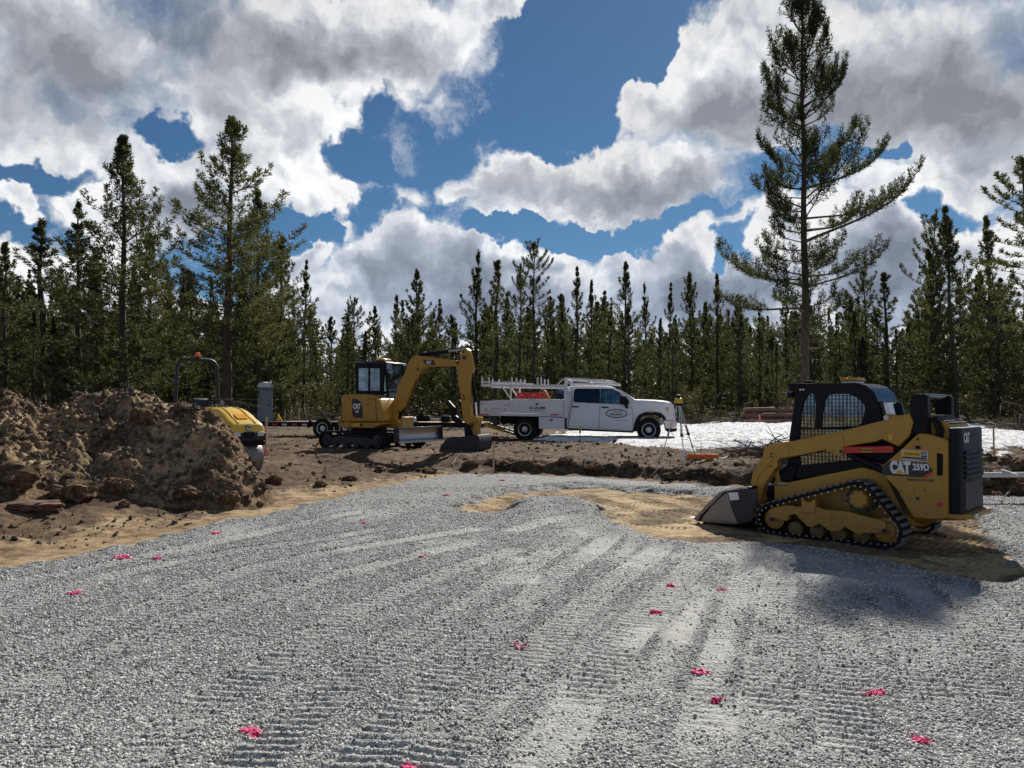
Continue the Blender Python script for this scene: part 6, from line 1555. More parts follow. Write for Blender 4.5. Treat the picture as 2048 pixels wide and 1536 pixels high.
# ladder rack
for s_ in (-1, 1):
    w_ = s_*.95
    def RB(a, b2, name, wd=.055, ht=None, mat='white_rack', w2=None, **k):
        q0, q1 = KP([a, b2]); return MB().bar((q0[0], w_, q0[1]), (q1[0], w_ if w2 is None else w2, q1[1]), wd, ht or wd).build(name, M[mat], trk, bevel=.006)
    RB((100,180), (845,190), 'rack_rail', .06, .10)
    RB((95,152), (492,156), 'rack_stop_bar', .04, .05)
    for x_ in (107, 165, 370, 412, 600, 632): RB((x_,110 if x_ != 412 else 115), (x_,175), 'rack_upright', .05)
    RB((363,180), (360,312), 'rack_post', .06); RB((280,190), (352,290), 'rack_brace', .045)
    RB((852,115), (850,470), 'headboard_post', .10, .10)
    RB((850,117), (1265,145), 'cab_guard_rail', .05, .06); RB((870,162), (1316,168), 'cab_guard_rail', .05, .05); RB((1265,143), (1318,168), 'cab_guard_rail', .05, .05)
    RB((835,118), (772,178), 'rack_brace', .045); RB((1062,128), (1062,165), 'guard_upright', .05)
    RB((863,190), (868,560), 'headboard_post', .05, .05)
for p_ in ((100,180), (363,180), (852,120), (1062,150), (1316,166), (600,180)):
    q = KP([p_])[0]; MB().bar((q[0], -.95, q[1]), (q[0], .95, q[1]), .05, .05).build('rack_crossbar', M['white_rack'], trk, bevel=.006)
for k in range(7):
    q = KP([(858,200+14*k)])[0]; MB().bar((q[0], -.93, q[1]), (q[0], .93, q[1]), .03, .02).build('headboard_slat', M['white_rack'], trk)
# things riding on the bed
def bedthing(name, label, cat, pts, w0, w1, mat, bevel=.02):
    P_ = KP(pts); o = MB().plate(P_, None, w0, w1); cx = sum(p[0] for p in P_)/len(P_); cz = min(p[1] for p in P_)
    e = empty(name, rk.m @ Vector((cx, (w0+w1)/2, cz)), tyaw, label=label, cat=cat)
    o.v = [(v[0]-cx, v[1]-(w0+w1)/2, v[2]-cz) for v in o.v]; b = o.build('case', M[mat], e, bevel=bevel)
    return e, [(p[0]-cx, p[1]-cz) for p in P_], abs(w1-w0)
for k, (xa, xb2, lb) in enumerate(((400, 495, 'red metal tool box on the truck bed, the one nearer the tail'), (495, 620, 'longer red metal tool box on the truck bed, nearer the cab'))):
    e, P_, dw = bedthing('red_toolbox', lb, 'tool box', [(xa,250),(xb2-3,252),(xb2-3,330),(xa,330)], -.62, -.10, 'red')
    e['group'] = 'red tool boxes on the truck bed'
    q = max(p[1] for p in P_); x0_, x1_ = min(p[0] for p in P_), max(p[0] for p in P_)
    MB().box(((x0_+x1_)/2, 0, q+.006), (x1_-x0_+.02, dw+.02, .03)).build('lid', M['red'], e, bevel=.008)
    MB().box(((x0_+x1_)/2, -dw/2-.01, q-.06), (.08, .02, .04)).build('latch', M['steel'], e)
e, P_, dw = bedthing('orange_hopper', 'dark orange-red tapered hopper standing on the truck bed behind the red boxes', 'hopper', [(608,290),(622,222),(640,218),(676,290),(676,320),(608,320)], -.3, .2, 'rust_orange')
MB().tube([(P_[1][0], -.15, P_[1][1]), (P_[1][0]-.05, -.15, P_[1][1]+.05), (P_[1][0]-.05, .15, P_[1][1]+.05), (P_[1][0], .15, P_[1][1])], .015, 6).build('handle', M['rust_orange'], e)
e, P_, dw = bedthing('portable_compressor', 'blue and black air compressor on the truck bed right behind the cab', 'compressor', [(745,262),(828,262),(828,310),(745,310)], -.5, .1, 'black')
MB().box((0.02, 0, max(p[1] for p in P_)+.09), (.22, .25, .16), (0, .2, 0)).build('motor_cover', M['blue'], e, bevel=.03)
MB().tube([(P_[0][0]-.05, -.2, .12), (P_[0][0]-.02, -.2, .33), (P_[0][0]+.12, -.2, .38), (P_[1][0], -.2, .34), (P_[1][0]+.02, -.2, .1)], .014, 6).build('carry_handle', M['grey_steel'], e)
MB().lathe([(-.2, .05), (-.15, .10), (.15, .10), (.2, .05)], (0, -.1, .0), 'x', 14).build('air_tank', M['grey_steel'], e, smooth=True)
# ------------------------------------------------------------------ flatbed trailer behind the excavator
def z4(x, y): return (340+x/6.4, 700+y/6.4)
TRD = 30.5; ty_ = -R(3)
pA = dp(537, 848, TRD); pB = dp(962, 853, TRD-1.2); TRZ = smooth_at(-7, TRD)
dirv = (pB-pA); dirv.z = 0; Lr = dirv.length; ty_ = math.atan2(dirv.y, dirv.x)
mid = (pA+pB)/2; tro = Vector((mid.x, mid.y, TRZ))+Vector((-math.sin(ty_), math.cos(ty_), 0))*1.0
tr_ = empty('equipment_trailer', tro, ty_, label='black flatbed equipment trailer parked behind the yellow excavator, one ramp down', cat='trailer')
rt_ = Rig(tro, ty_)
zd = rt_.y(600, 844, -1.0)[1]; zl = rt_.y(600, 852, -1.0)[1]; wx, wz_ = rt_.y(600+245/5.12, 680+893/5.12, -1.05)
print('trailer', Lr, zd, zl, wx, wz_)
h2 = Lr/2
MB().box((0, 0, zd-.04), (Lr, 1.9, .08)).build('deck', M['wood'], tr_)
for s_ in (-1, 1):
    sr = MB().box((0, s_*.98, zd-.09), (Lr, .06, .18)).build('side_rail', M['black'], tr_, bevel=.006)
    MB().box((-h2*.5, s_*.985, zd+.012), (Lr*.5, .08, .02)).build('rail_cap', M['steel'], sr)
    for k in range(6): MB().box((-h2+.25+.42*k, s_*1.012, zd-.10), (.20, .006, .06)).build('reflective_tape', M['decal_red'] if k % 2 == 0 else M['decal_white'], sr)
    for dx in (0, .92):
        w_ = wheel(tr_, wx+dx, s_*1.12, s_, z=.37, r=.385, mat='white_rack', wd=.22)
    fd = [(wx-.62, zd-.22), (wx-.50, .80), (wx-.36, .88), (wx+1.28, .88), (wx+1.42, .80), (wx+1.54, zd-.22), (wx+1.50, zd-.22), (wx+1.39, .78), (wx+1.26, .85), (wx-.34, .85), (wx-.47, .78), (wx-.58, zd-.22)]
    MB().plate(fd, None, s_*1.0, s_*1.26).build('fender', M['black'], tr_, bevel=.006)
MB().bar((-h2, -.8, zd-.14), (-h2-1.2, 0, zd-.16), .10, .10).bar((-h2, .8, zd-.14), (-h2-1.2, 0, zd-.16), .10, .10).build('tongue', M['black'], tr_)
MB().cyl((-h2-1.0, 0, .02), (-h2-1.0, 0, zd+.15), .04, n=10).build('jack', M['grey_steel'], tr_)
MB().box((h2-.05, 0, zd-.10), (.10, 1.96, .18)).build('rear_beam', M['black'], tr_, bevel=.006)
for s_ in (-1, 1): MB().box((h2+.002, s_*.8, zd-.10), (.01, .16, .07)).build('tail_lamp', M['decal_red'], tr_)
# ramps: one folded down towards the right, one still upright
ra = rt_.y(958, 853, -.75); rb = rt_.y(1066, 884, -.75)
for s_, up_ in ((-1, False), (1, False)):
    w_ = s_*.72; 
    a = (h2-.02, w_, zd-.06); b = (h2+1.75, w_, .03) if not up_ else (h2+.25, w_, zd+1.35)
    rp = MB().bar(a, b, .40, .07).build('ramp', M['black'], tr_, bevel=.006)
    for k in range(9):
        f = (k+.5)/9; q = [a[i]+(b[i]-a[i])*f for i in range(3)]; MB().box((q[0], q[1], q[2]+(.045 if not up_ else 0)), (.03 if not up_ else .12, .38, .03)).build('ramp_cleat', M['grey_steel'], rp)
    if s_ < 0:
        q = [a[i]+(b[i]-a[i])*.30 for i in range(3)]; an = math.atan2(b[2]-a[2], b[0]-a[0])
        pl_ = MB().box((q[0], w_-.21, q[2]+.02), (.80, .012, .13), (0, -an, 0)).build('ramp_label', M['level_yellow'], rp)
        text_mesh('lettering', 'LOAD LIMIT', .09, M['decal_black'], pl_, frame((q[0], w_-.218, q[2]+.02), (math.cos(an), 0, math.sin(an)), (-math.sin(an), 0, math.cos(an))), 1.1, .002)
# clutter carried on the trailer deck
for k, (px_c, py_c, sz) in enumerate(((825, 836, .5), (848, 826, .28), (893, 835, .36))):
    q = rt_.y(px_c, py_c, -.4)
    e = empty('attachment', rt_.m @ Vector((q[0], -.4, zd)), ty_, label=['pale bundled chain box on the trailer deck behind the dozer blade', 'dark hydraulic breaker lying on the trailer deck behind the boom', 'small dark tool case near the trailer tail behind the thumb'][k], cat='equipment')
    if k == 0: MB().box((0, 0, .09), (sz, .5, .16), taper=(.7, .8)).build('box_body', M['alu'], e, bevel=.03); MB().box((0, 0, .18), (sz*.5, .3, .04)).build('lid', M['white_rack'], e, bevel=.01)
    elif k == 1: MB().cyl((-.3, 0, .14), (.25, 0, .14), .12, n=12).build('breaker_body', M['black'], e, bevel=.02); MB().cyl((.25, 0, .14), (.6, 0, .10), .04, n=8).build('chisel', M['steel'], e); MB().box((-.1, 0, .3), (.22, .2, .12)).build('bracket', M['black'], e, bevel=.02)
    else: MB().box((0, 0, .12), (sz, .4, .24)).build('case', M['black'], e, bevel=.03); MB().bar((-.1, -.2, .28), (.1, -.2, .28), .03).build('handle', M['steel'], e)
# ------------------------------------------------------------------ tandem roller half hidden by the soil heap
RY = -R(41); rd = dp(505, 932, 15.0); RZ = smooth_at(rd.x, 15.2)
hr = Vector((math.cos(RY), math.sin(RY), 0)); lr_ = Vector((-hr.y, hr.x, 0))
ro_ = Vector((rd.x, rd.y, RZ))-hr*.85; print('roller', ro_, RZ, smooth_at(rd.x, 15.2))
rol = empty('tandem_roller', ro_, RY, label='yellow ride-on tandem roller with round hood partly hidden behind the soil heap', cat='roller')
rr_ = Rig(ro_, RY)
fx = .33; W2 = .37
fz = lambda px, py: rr_.x(px, py, fx+.30)[1]
zh0 = fz(497, 870); zh1 = fz(497, 852); ztop_ = rr_.y(465, 815, 0)[1]
print('roller z', zh0, zh1, ztop_, 'width', rr_.x(463, 870, fx+.3), rr_.x(526, 870, fx+.3))
for s_, n_ in ((1, 'drum'), (-1, 'drum')):
    x_ = fx if s_ > 0 else -.95
    dr = MB().lathe([(-W2, .30), (-W2+.02, .345), (-W2+.05, .36), (W2-.05, .36), (W2-.02, .345), (W2, .30), (W2-.03, .28)], (x_, 0, .36), 'y', 48).build(n_, M['worn_steel'], rol, smooth=True)
    for w_ in (-W2-.03, W2+.03): MB().plate([(x_-.10, .30), (x_+.10, .30), (x_+.16, .62), (x_-.16, .62)], None, w_-.02, w_+.02).build('drum_fork', M['grey_steel'], rol, bevel=.008)
    MB().box((x_, 0, .76), (.70, 2*W2+.06, .14)).build('drum_guard', M['grey_steel'], rol, bevel=.02)
    MB().box((x_+.33*s_, 0, .66), (.06, 2*W2, .10), (0, .5*s_, 0)).build('scraper', M['black'], rol, bevel=.006)
zb0 = max(.86, zh0-.16)
MB().box((fx-.02, 0, (.80+zh0)/2), (.78, 2*W2+.02, max(.12, zh0-.80))).build('front_frame', M['grey_steel'], rol, bevel=.02)
for s_ in (-.25, .25):
    l_ = MB().box((fx+.385, s_, (.82+zh0)/2+.02), (.02, .13, .09)).build('headlight', M['lamp'], rol, bevel=.01)
MB().box((fx+.382, 0, (.80+zh0)/2+.01), (.03, .22, .13)).build('tow_recess', M['black'], rol, bevel=.01)
# hood: rounded shell falling to the front
H0 = zh0-.02; HT = ztop_
def hsec(x, top, w, n=13):
    out = [(x, -w, H0)]
    for k in range(n):
        a = math.pi*k/(n-1); c, s = math.cos(a), math.sin(a)
        out.append((x, -w*.97*math.copysign(abs(c)**.30, c), H0+(top-H0)*(.35+.65*abs(s)**.42)))
    out.append((x, w, H0)); return out
dz = HT-H0
xs_ = [(-.36, dz*.98, .40), (-.1, dz*1.0, .43), (.15, dz*.98, .45), (.38, dz*.90, .46), (.60, dz*.78, .47), (.80, dz*.64, .47), (.98, dz*.55, .47), (1.13, dz*.46, .465), (1.20, dz*.38, .45), (1.225, dz*.16, .44)]
xs_ = [(-.36+(x+.36)*.66, h, w*.80) for x, h, w in xs_]; FX = xs_[-1][0]
hd_ = MB().loft([hsec(x, H0+h, w) for x, h, w in xs_]).build('engine_hood', M['yellow_lt'], rol, smooth=True, angle=50)
rb_ = MB()
for w_ in (-.17, .17):
    rb_ = MB(); pts = [(x, w_*(1+.2*(x-.2)), H0+h*1.0-.008) for x, h, w in xs_[1:8]]; rb_.tube(pts, .022, 8); rb_.build('hood_ridge', M['yellow_lt'], hd_, smooth=True)
q = xs_[6]; MB().box(((xs_[4][0]+xs_[6][0])/2, 0, H0+(xs_[4][1]+xs_[6][1])/2+.012), (.19, .24, .012), (0, math.atan2(xs_[4][1]-xs_[6][1], xs_[6][0]-xs_[4][0]), 0)).build('hood_pad', M['orange_lamp'], hd_, bevel=.004)
em = MB().cyl((FX-.02, 0, H0+dz*.30), (FX+.015, 0, H0+dz*.30), .062, n=24).build('emblem', M['grey_steel'], hd_)
MB().cyl((FX+.015, 0, H0+dz*.30), (FX+.018, 0, H0+dz*.30), .052, n=24).build('emblem_disc', M['decal_white'], em)
text_mesh('lettering', 'W', .085, M['decal_black'], em, frame((FX+.020, 0, H0+dz*.30), (0, 1, 0), (0, 0, 1)), .9, .003)
MB().bar((FX-.005, -.22, H0+dz*.10), (FX-.005, .22, H0+dz*.10), .02, .016).build('hood_crease', M['yellow_lt'], hd_)
# operator station
MB().box((-.25, 0, .80), (1.1, .80, .16)).build('platform', M['grey_steel'], rol, bevel=.02)
MB().box((-.95, 0, .98), (.7, .86, .36)).build('rear_body', M['yellow_lt'], rol, bevel=.06, seg=3)
cb = MB().box((-.42, 0, HT-.12), (.16, .62, .26)).build('console', M['yellow_lt'], rol, bevel=.03)
MB().box((-.55, 0, HT-.02), (.14, .46, .05), (0, -.5, 0)).build('dashboard', M['black'], cb, bevel=.01)
sw = MB(); sw.tube([(-.62+.10*math.cos(a)*.5, .17*math.cos(a), HT+.06+.17*math.sin(a)*.6+.0) for a in np.linspace(0, 6.283, 20)], .014, 6, False); sw.bar((-.62, 0, HT+.06), (-.50, 0, HT-.05), .03); sw.build('steering_wheel', M['black'], rol, smooth=True)
MB().tube([(-.40, -.26, HT-.03), (-.42, -.26, HT+.12), (-.42, -.20, HT+.17), (-.42, .20, HT+.17), (-.42, .26, HT+.12), (-.40, .26, HT-.03)], .016, 8).build('grab_rail', M['black_gloss'], rol, smooth=True)
st = MB().box((-1.0, 0, 1.20), (.44, .48, .12)).build('seat', M['seat'], rol, bevel=.04)
MB().loft([[(-1.24, -.24, 1.24), (-1.14, -.24, 1.24), (-1.14, .24, 1.24), (-1.24, .24, 1.24)], [(-1.28, -.25, 1.42), (-1.18, -.25, 1.42), (-1.18, .25, 1.42), (-1.28, .25, 1.42)], [(-1.31, -.17, 1.56), (-1.24, -.17, 1.56), (-1.24, .17, 1.56), (-1.31, .17, 1.56)]]).build('backrest', M['seat'], st, bevel=.05, seg=3)
for w_ in (-.30, .30): MB().tube([(-1.15, w_, 1.2), (-1.12, w_, 1.42), (-.95, w_, 1.44)], .016, 6).build('armrest', M['steel'], st, smooth=True)
# roll-over hoop
rx = rr_.y(393, 760, 0)[0]; RT = rr_.x(393, 719, -1.30)[1]; wA = rr_.x(354, 760, -1.30)[0]; wB = rr_.x(434, 760, -1.30)[0]
print('rops', RT, wA, wB)
hw_ = abs(wB-wA)/2; cw_ = (wA+wB)/2; RT = min(max(RT, 2.1), 2.6); 
pts = []
for s_ in (-1, 1):
    arc = [(-1.30, s_*(hw_-.20+.20*math.cos(a)), RT-.2+.20*math.sin(a)) for a in np.linspace(0, math.pi/2, 7)]
    seg = [(-1.30, s_*(hw_+.05), .9)]+arc
    pts = pts+seg if s_ < 0 else pts+seg[::-1]
pts = [(x, w_+cw_, z) for x, w_, z in pts]
MB().tube(pts, .038, 12).build('roll_bar', M['grey_steel'], rol, smooth=True, angle=60)
be = MB().cyl((-1.30, cw_, RT+.035), (-1.30, cw_, RT+.06), .05, n=14).build('beacon_base', M['black'], rol)
MB().lathe([(0, .05), (.02, .052), (.08, .045), (.09, .03)], (-1.30, cw_, RT+.06), 'z', 18).build('beacon_lens', M['orange'], be, smooth=True)
for w_ in (-.4, .4): MB().tube([(-1.05, w_+cw_*0, .9), (-1.05, w_, 1.42), (-1.15, w_, 1.47), (-1.28, w_, 1.47)], .018, 8).build('side_handrail', M['grey_steel'], rol, smooth=True)
# ------------------------------------------------------------------ snow lying beyond the dirt
sx_ = np.arange(-4, 36, .11); sy2 = np.concatenate([np.arange(18.5, 34, .10), np.arange(34, 56, .3)])
SX, SY = np.meshgrid(sx_, sy2)
def snow_h(X, Y):
    PX = 1024+F*X/Y
    Yn = np.interp(PX, [900, 1080, 1120, 1180, 1260, 1340, 1420, 1500, 1560, 1640, 1760, 1900, 2000, 2100, 2400], [30, 26.5, 24, 23.0, 21.8, 21.6, 21.8, 23.6, 25.5, 26, 25, 22.5, 21.4, 21, 21])
    Yf = np.interp(PX, [900, 1200, 1340, 1480, 1560, 1800, 1960, 2048, 2400], [28.5, 38, 45, 47, 47, 46, 41, 34, 33])
    v = np.minimum((Y-Yn)/2.2, (Yf-Y)/5)
    v = np.minimum(v, (PX-1065)/60)
    nz = fbm(X*.55, Y*.32, 5, 401, .58)
    patch = .75*np.exp(-((PX-1200)/150)**2)*np.exp(-((Y-27)/6)**2)          # broken cover under and round the truck
    v = v+nz*1.3-patch*(.95+1.5*fbm(X*.8, Y*.35, 3, 407))
    sm_ = sst(-.15, .75, v)
    v = v+.42*fbm(X*2.3, Y*1.1, 4, 415, .6)+.16*fbm(X*8, Y*4, 3, 417)
    so = soil_h(X, Y)[0]; sm_ = sst(.05, .9, v)
    S = so*(1-sm_)+(base_h(X, Y)[0]+.11)*sm_-.045+.075*sst(-.12, .22, v)+.018*fbm(X*2.2, Y*2.2, 3, 411)*sst(0, .5, v)
    return S
SZ = snow_h(SX, SY)
me = mesh_np('snow_field', np.stack([SX, SY, SZ], -1).reshape(-1, 3), grid_faces(*SX.shape), True)
m, t, b = new_mat('old_snow'); co = t.new('ShaderNodeTexCoord').outputs['Object']
n1 = t.noise(co, 1.3, 7, .65); n2 = t.noise(co, 14, 6, .7)
c = t.mix(t.mr(n1, .35, .7), (.78, .80, .83, 1), (.66, .65, .63, 1)); c = t.mix(t.mr(t.m('ADD', t.m('MULTIPLY', n2, .6), t.m('MULTIPLY', t.noise(co, 1.7, 6, .7), .4)), .540, .60), c, (.17, .13, .095, 1))
t.l.new(c, b.inputs['Base Color']); b.inputs['Roughness'].default_value = .95; b.inputs['Specular IOR Level'].default_value = .08
bp = t.new('ShaderNodeBump'); bp.inputs['Distance'].default_value = .05; t.l.new(t.noise(co, 5, 6, .65), bp.inputs['Height']); t.l.new(bp.outputs[0], b.inputs['Normal'])
tag(link('snow_field', me, m), kind='structure')

# ------------------------------------------------------------------ twigs, bark and needles strewn over the undisturbed ground
rs = np.random.default_rng(33); VV, FF, o0 = [], [], 0
k = 8000; Y = 15+30*rs.random(k)**1.7; X = Y*(-.02+.74*rs.random(k)); H, d, r_, w_, s_ = [q.ravel() for q in soil_h(X[None], Y[None])]
H = np.maximum(H, np.where(Y > 18.6, snow_h(X, Y), -9)); kp = (d > .7) & ((rs.random(k) < .35+.65*(X > 6))); X, Y, H = X[kp], Y[kp], H[kp]; k = len(X)
a = rs.random(k)*6.283; L = .05+.35*rs.random(k)**3; el_ = rs.normal(size=k)*.25; wd = .004+.010*rs.random(k)**2
D = np.stack([np.cos(a)*np.cos(el_), np.sin(a)*np.cos(el_), np.abs(np.sin(el_))], -1); C0 = np.stack([X, Y, H+.012], -1)
U = np.stack([-np.sin(a), np.cos(a), np.zeros(k)], -1)*wd[:, None]; W = np.zeros((k, 3)); W[:, 2] = wd*1.5
V = np.stack([C0-U, C0+U, C0+W, C0+D*L[:, None]], 1).reshape(-1, 3); i4 = np.arange(k)[:, None]*4
Fq = np.concatenate([i4+np.array([[0, 1, 3]]), i4+np.array([[1, 2, 3]]), i4+np.array([[2, 0, 3]])])
m, t, b = new_mat('twig_litter'); isl = t.new('ShaderNodeNewGeometry').outputs['Random Per Island']
t.l.new(t.ramp(isl, [(0, (.05, .035, .025)), (.5, (.12, .085, .058)), (.8, (.26, .195, .13)), (1, (.48, .39, .28))]), b.inputs['Base Color']); b.inputs['Roughness'].default_value = .9
tag(link('twig_litter', mesh_np('twig_litter', V, Fq), m), 'broken twigs and bark littering the ground above the cut bank', 'twigs', kind='stuff')
# dry grass wisps
k = 6000; Y = 14.5+30*rs.random(k)**1.6; X = Y*(-.75+1.5*rs.random(k)); H, d, r_, w_, s_ = [q.ravel() for q in soil_h(X[None], Y[None])]
kp = (d > 1.0) & (fbm(X*.5, Y*.5, 3, 421) > .08) & ((X > 2) | (Y > 27)); X, Y, H = X[kp], Y[kp], H[kp]
Dg = rs.normal(size=(len(X), 3))*.25; Dg[:, 2] = 1; Dg /= np.linalg.norm(Dg, axis=1)[:, None]
V, Fq = tufts(np.stack([X, Y, H+.05], -1), Dg, .10+.12*rs.random(len(X)), np.full(len(X), .006), 7, rs)
tag(link('dry_grass', mesh_np('dry_grass', V, Fq), M['brush']), 'wisps of dry yellow grass on the ground behind the bank', 'grass', kind='stuff')

# ------------------------------------------------------------------ laser level on its tripod
L0 = ground_from(1360, 927); print('tripod at', L0)
tri = empty('laser_level', L0, 0, label='yellow rotating laser level on an aluminium tripod standing in front of the truck bumper', cat='tripod')
Y0 = L0.y; hz = dp(1357, 808, Y0).z-L0.z
def loc(px, py, Y): q = dp(px, py, Y)-L0; return q
feet = [loc(1318, 930, Y0-.02), loc(1370, 934, Y0-.22), loc(1394, 928, Y0+.45)]
for f_ in feet: f_.z = soil_at(L0.x+f_.x, L0.y+f_.y)-L0.z
top = Vector((loc(1357, 808, Y0).x, 0, hz))
MB().cyl(top-Vector((0, 0, .035)), top+Vector((0, 0, .0)), .075, n=20).build('tripod_head', M['black'], tri, bevel=.006)
for i, f_ in enumerate(feet):
    dr_ = (f_-top); sd_ = dr_.cross(Vector((0, 0, 1))).normalized()*.022; kn = top+dr_*.52; a0 = top+dr_.normalized()*.05+Vector((dr_.x, dr_.y, 0)).normalized()*.03
    lg = MB().bar(a0+sd_, kn+sd_, .014, .014).bar(a0-sd_, kn-sd_, .014, .014).build('tripod_leg', M['alu'], tri)
    MB().bar(kn-dr_*.02, kn+dr_*.03, .06, .035).build('leg_clamp', M['black'], lg, bevel=.004)
    MB().bar(kn-dr_*.15, f_, .022, .014).build('lower_leg', M['wood'] if i != 1 else M['alu'], lg)
b1 = MB().box(top+Vector((0, 0, .075)), (.20, .16, .13), taper=(.72, .75)).build('level_housing', M['level_yellow'], tri, bevel=.018, seg=3)
MB().box(top+Vector((0, 0, .02)), (.17, .14, .05)).build('level_base', M['black'], tri, bevel=.01)
MB().lathe([(0, .045), (.02, .048), (.05, .048), (.06, .04), (.065, .055), (.08, .055), (.085, .03)], top+Vector((0, 0, .135)), 'z', 18).build('rotor_head', M['black'], b1, smooth=True)
MB().cyl(top+Vector((.05, -.02, -.04)), top+Vector((.035, -.04, -.75)), .010, n=6).build('plumb_column', M['grey_steel'], tri)

# orange instrument case lying open beside it
oc = ground_from(1405, 922); e = empty('orange_case', oc, R(-8), label='open orange plastic case on the ground beside the tripod feet', cat='case')
for s_, yaw_ in ((-1, .1), (1, -.15)):
    sh_ = MB(); W_, D2, H_ = .17, .20, .12; x_ = s_*.185
    for (cx, cy, dx, dy) in ((x_, -D2, 2*W_, .012), (x_, D2, 2*W_, .012), (x_-W_, 0, .012, 2*D2), (x_+W_, 0, .012, 2*D2)): sh_.box((cx, cy, H_/2+.02), (dx, dy, H_))
    sh_.box((x_, 0, .02), (2*W_, 2*D2, .015)); h_ = sh_.build('case_shell' if s_ < 0 else 'case_lid', M['orange'], e, bevel=.006)
    MB().box((x_, 0, .07), (2*W_-.04, 2*D2-.04, .05)).build('foam_insert', M['wood' if s_ < 0 else 'orange'], h_, bevel=.01)
# ------------------------------------------------------------------ stakes and flags
def stake(px, ytop, ybase, label, w_=.038, ribbon=None, Y=None, lean=(0, 0), mat='wood', name='survey_stake', cat='stake'):
    g = ground_from(px, ybase) if Y is None else Vector((dp(px, 815, Y).x, Y, soil_at(dp(px, 815, Y).x, Y)))
    if ybase == 950: g.z = float(gravel_at(g.x, g.y)[0])
    h = dp(px, ytop, g.y).z-g.z
    e = empty(name, g, random.uniform(-.3, .3), label=label, cat=cat); e['group'] = 'wooden survey stakes on the site'
    tp_ = Vector((lean[0]*h, lean[1]*h, h))
    MB().loft([[Vector((a*w_/2, b2*w_*.3, -.15)) for a, b2 in ((-1, -1), (1, -1), (1, 1), (-1, 1))], [tp_+Vector((a*w_/2, b2*w_*.3, 0)) for a, b2 in ((-1, -1), (1, -1), (1, 1), (-1, 1))]]).build('stake_shaft', M[mat], e, bevel=.002)
    if ribbon is not None:
        z = ribbon*h; rb = MB()
        for q in range(4):
            a = q*1.6; pts = [Vector((.02*math.cos(a), .02*math.sin(a), z)), Vector((.05*math.cos(a), .05*math.sin(a), z-.05-.02*q)), Vector((.055*math.cos(a+.5), .06*math.sin(a+.4), z-.16-.03*q))]
            for i in range(2):
                a1, a2 = pts[i], pts[i+1]; rb.add([a1+Vector((-.014, 0, 0)), a1+Vector((.014, 0, 0)), a2+Vector((.014, .004, 0)), a2+Vector((-.014, .004, 0)), a1+Vector((-.014, .003, 0)), a1+Vector((.014, .003, 0)), a2+Vector((.014, .007, 0)), a2+Vector((-.014, .007, 0))], [(0,1,2,3), (7,6,5,4), (0,4,5,1), (1,5,6,2), (2,6,7,3), (3,7,4,0)])
        rb.box((0, 0, z), (w_+.012, w_*.6+.012, .03)); rb.build('ribbon', M['ribbon'], e)
    return e
stake(987, 884, 950, 'plain wooden stake at the far corner of the gravel pad in front of the bank', .042)
stake(532, 834, 912, 'wooden stake with pink ribbon at its foot beside the roller drum', .042, .12)
stake(1988, 851, 912, 'wooden stake above the bank at the right, behind the loader engine door', .036, .06)
stake(1519, 829, 850, 'far wooden stake with pink ribbon in front of the log pile', .07, .75, Y=44)
stake(598, 816, 838, 'thin wooden stake behind the trailer deck, right of the yellow leaning strips', .05, Y=40)
stake(570, 820, 838, 'short wooden stake near the portable toilet, left of the trailer', .06, Y=41)
g = Vector((dp(556, 815, 41).x, 41, 0)); g.z = soil_at(g.x, g.y)
e = empty('leaning_strips', g, 0, label='pale yellow wooden strips propped in a tripod near the portable toilet', cat='stake')
for a, b2 in (((-.12, 0, 0), (.02, .05, .75)), ((.42, 0, 0), (0, 0, .75)), ((.1, .3, 0), (0, 0, .7))): MB().bar(a, b2, .06, .03).build('strip', M['level_yellow'], e)
g = ground_from(1160, 897); h = dp(1160, 852, g.y).z-g.z
e = empty('pin_flag', g, 0, label='thin wire pin flag with lime green flag in front of the truck doors', cat='flag')
MB().cyl((0, 0, -.1), (0, 0, h), .006, n=6).build('wire', M['black'], e)
MB().plate([(-.03, h-.20), (.02, h-.24), (.05, h-.02), (.03, h), (-.005, h)], None, -.002, .002).build('flag', M['lime'], e)
g = ground_from(1276, 888); h = dp(1276, 862, g.y).z-g.z
e = empty('pin_flag', g, 0, label='bare wire pin in front of the truck bonnet on the snow edge', cat='flag'); MB().cyl((0, 0, -.1), (0, 0, h), .006, n=6).build('wire', M['black'], e)

# ------------------------------------------------------------------ portable toilet
PT = 46.0; g = dp(530, 815, PT); g.z = smooth_at(g.x, PT)
hT2 = dp(530, 775, PT).z-g.z; wT = 34/F*PT
pt = empty('portable_toilet', g, R(18), label='grey portable toilet with white domed roof standing between pine trunks at the left', cat='toilet')
wT *= .86
MB().box((0, 0, hT2/2), (wT, wT, hT2)).build('cabin', M['potty'], pt, bevel=.05)
MB().box((0, 0, .06), (wT+.06, wT+.06, .12)).build('skid_base', M['black'], pt, bevel=.01)
MB().loft([[(sx2*wT*.53, sy3*wT*.53, hT2) for sx2, sy3 in ((-1, -1), (1, -1), (1, 1), (-1, 1))], [(sx2*wT*.53, sy3*wT*.53, hT2+.12) for sx2, sy3 in ((-1, -1), (1, -1), (1, 1), (-1, 1))], [(sx2*wT*.38, sy3*wT*.38, hT2+.28) for sx2, sy3 in ((-1, -1), (1, -1), (1, 1), (-1, 1))], [(sx2*wT*.15, sy3*wT*.15, hT2+.33) for sx2, sy3 in ((-1, -1), (1, -1), (1, 1), (-1, 1))]]).build('roof', M['white_rack'], pt, bevel=.04)
dr = MB().box((0, -wT/2-.012, hT2*.47), (wT*.72, .03, hT2*.84)).build('door', M['potty'], pt, bevel=.015)
MB().box((wT*.26, -wT/2-.04, hT2*.5), (.05, .03, .14)).build('handle', M['black'], dr)
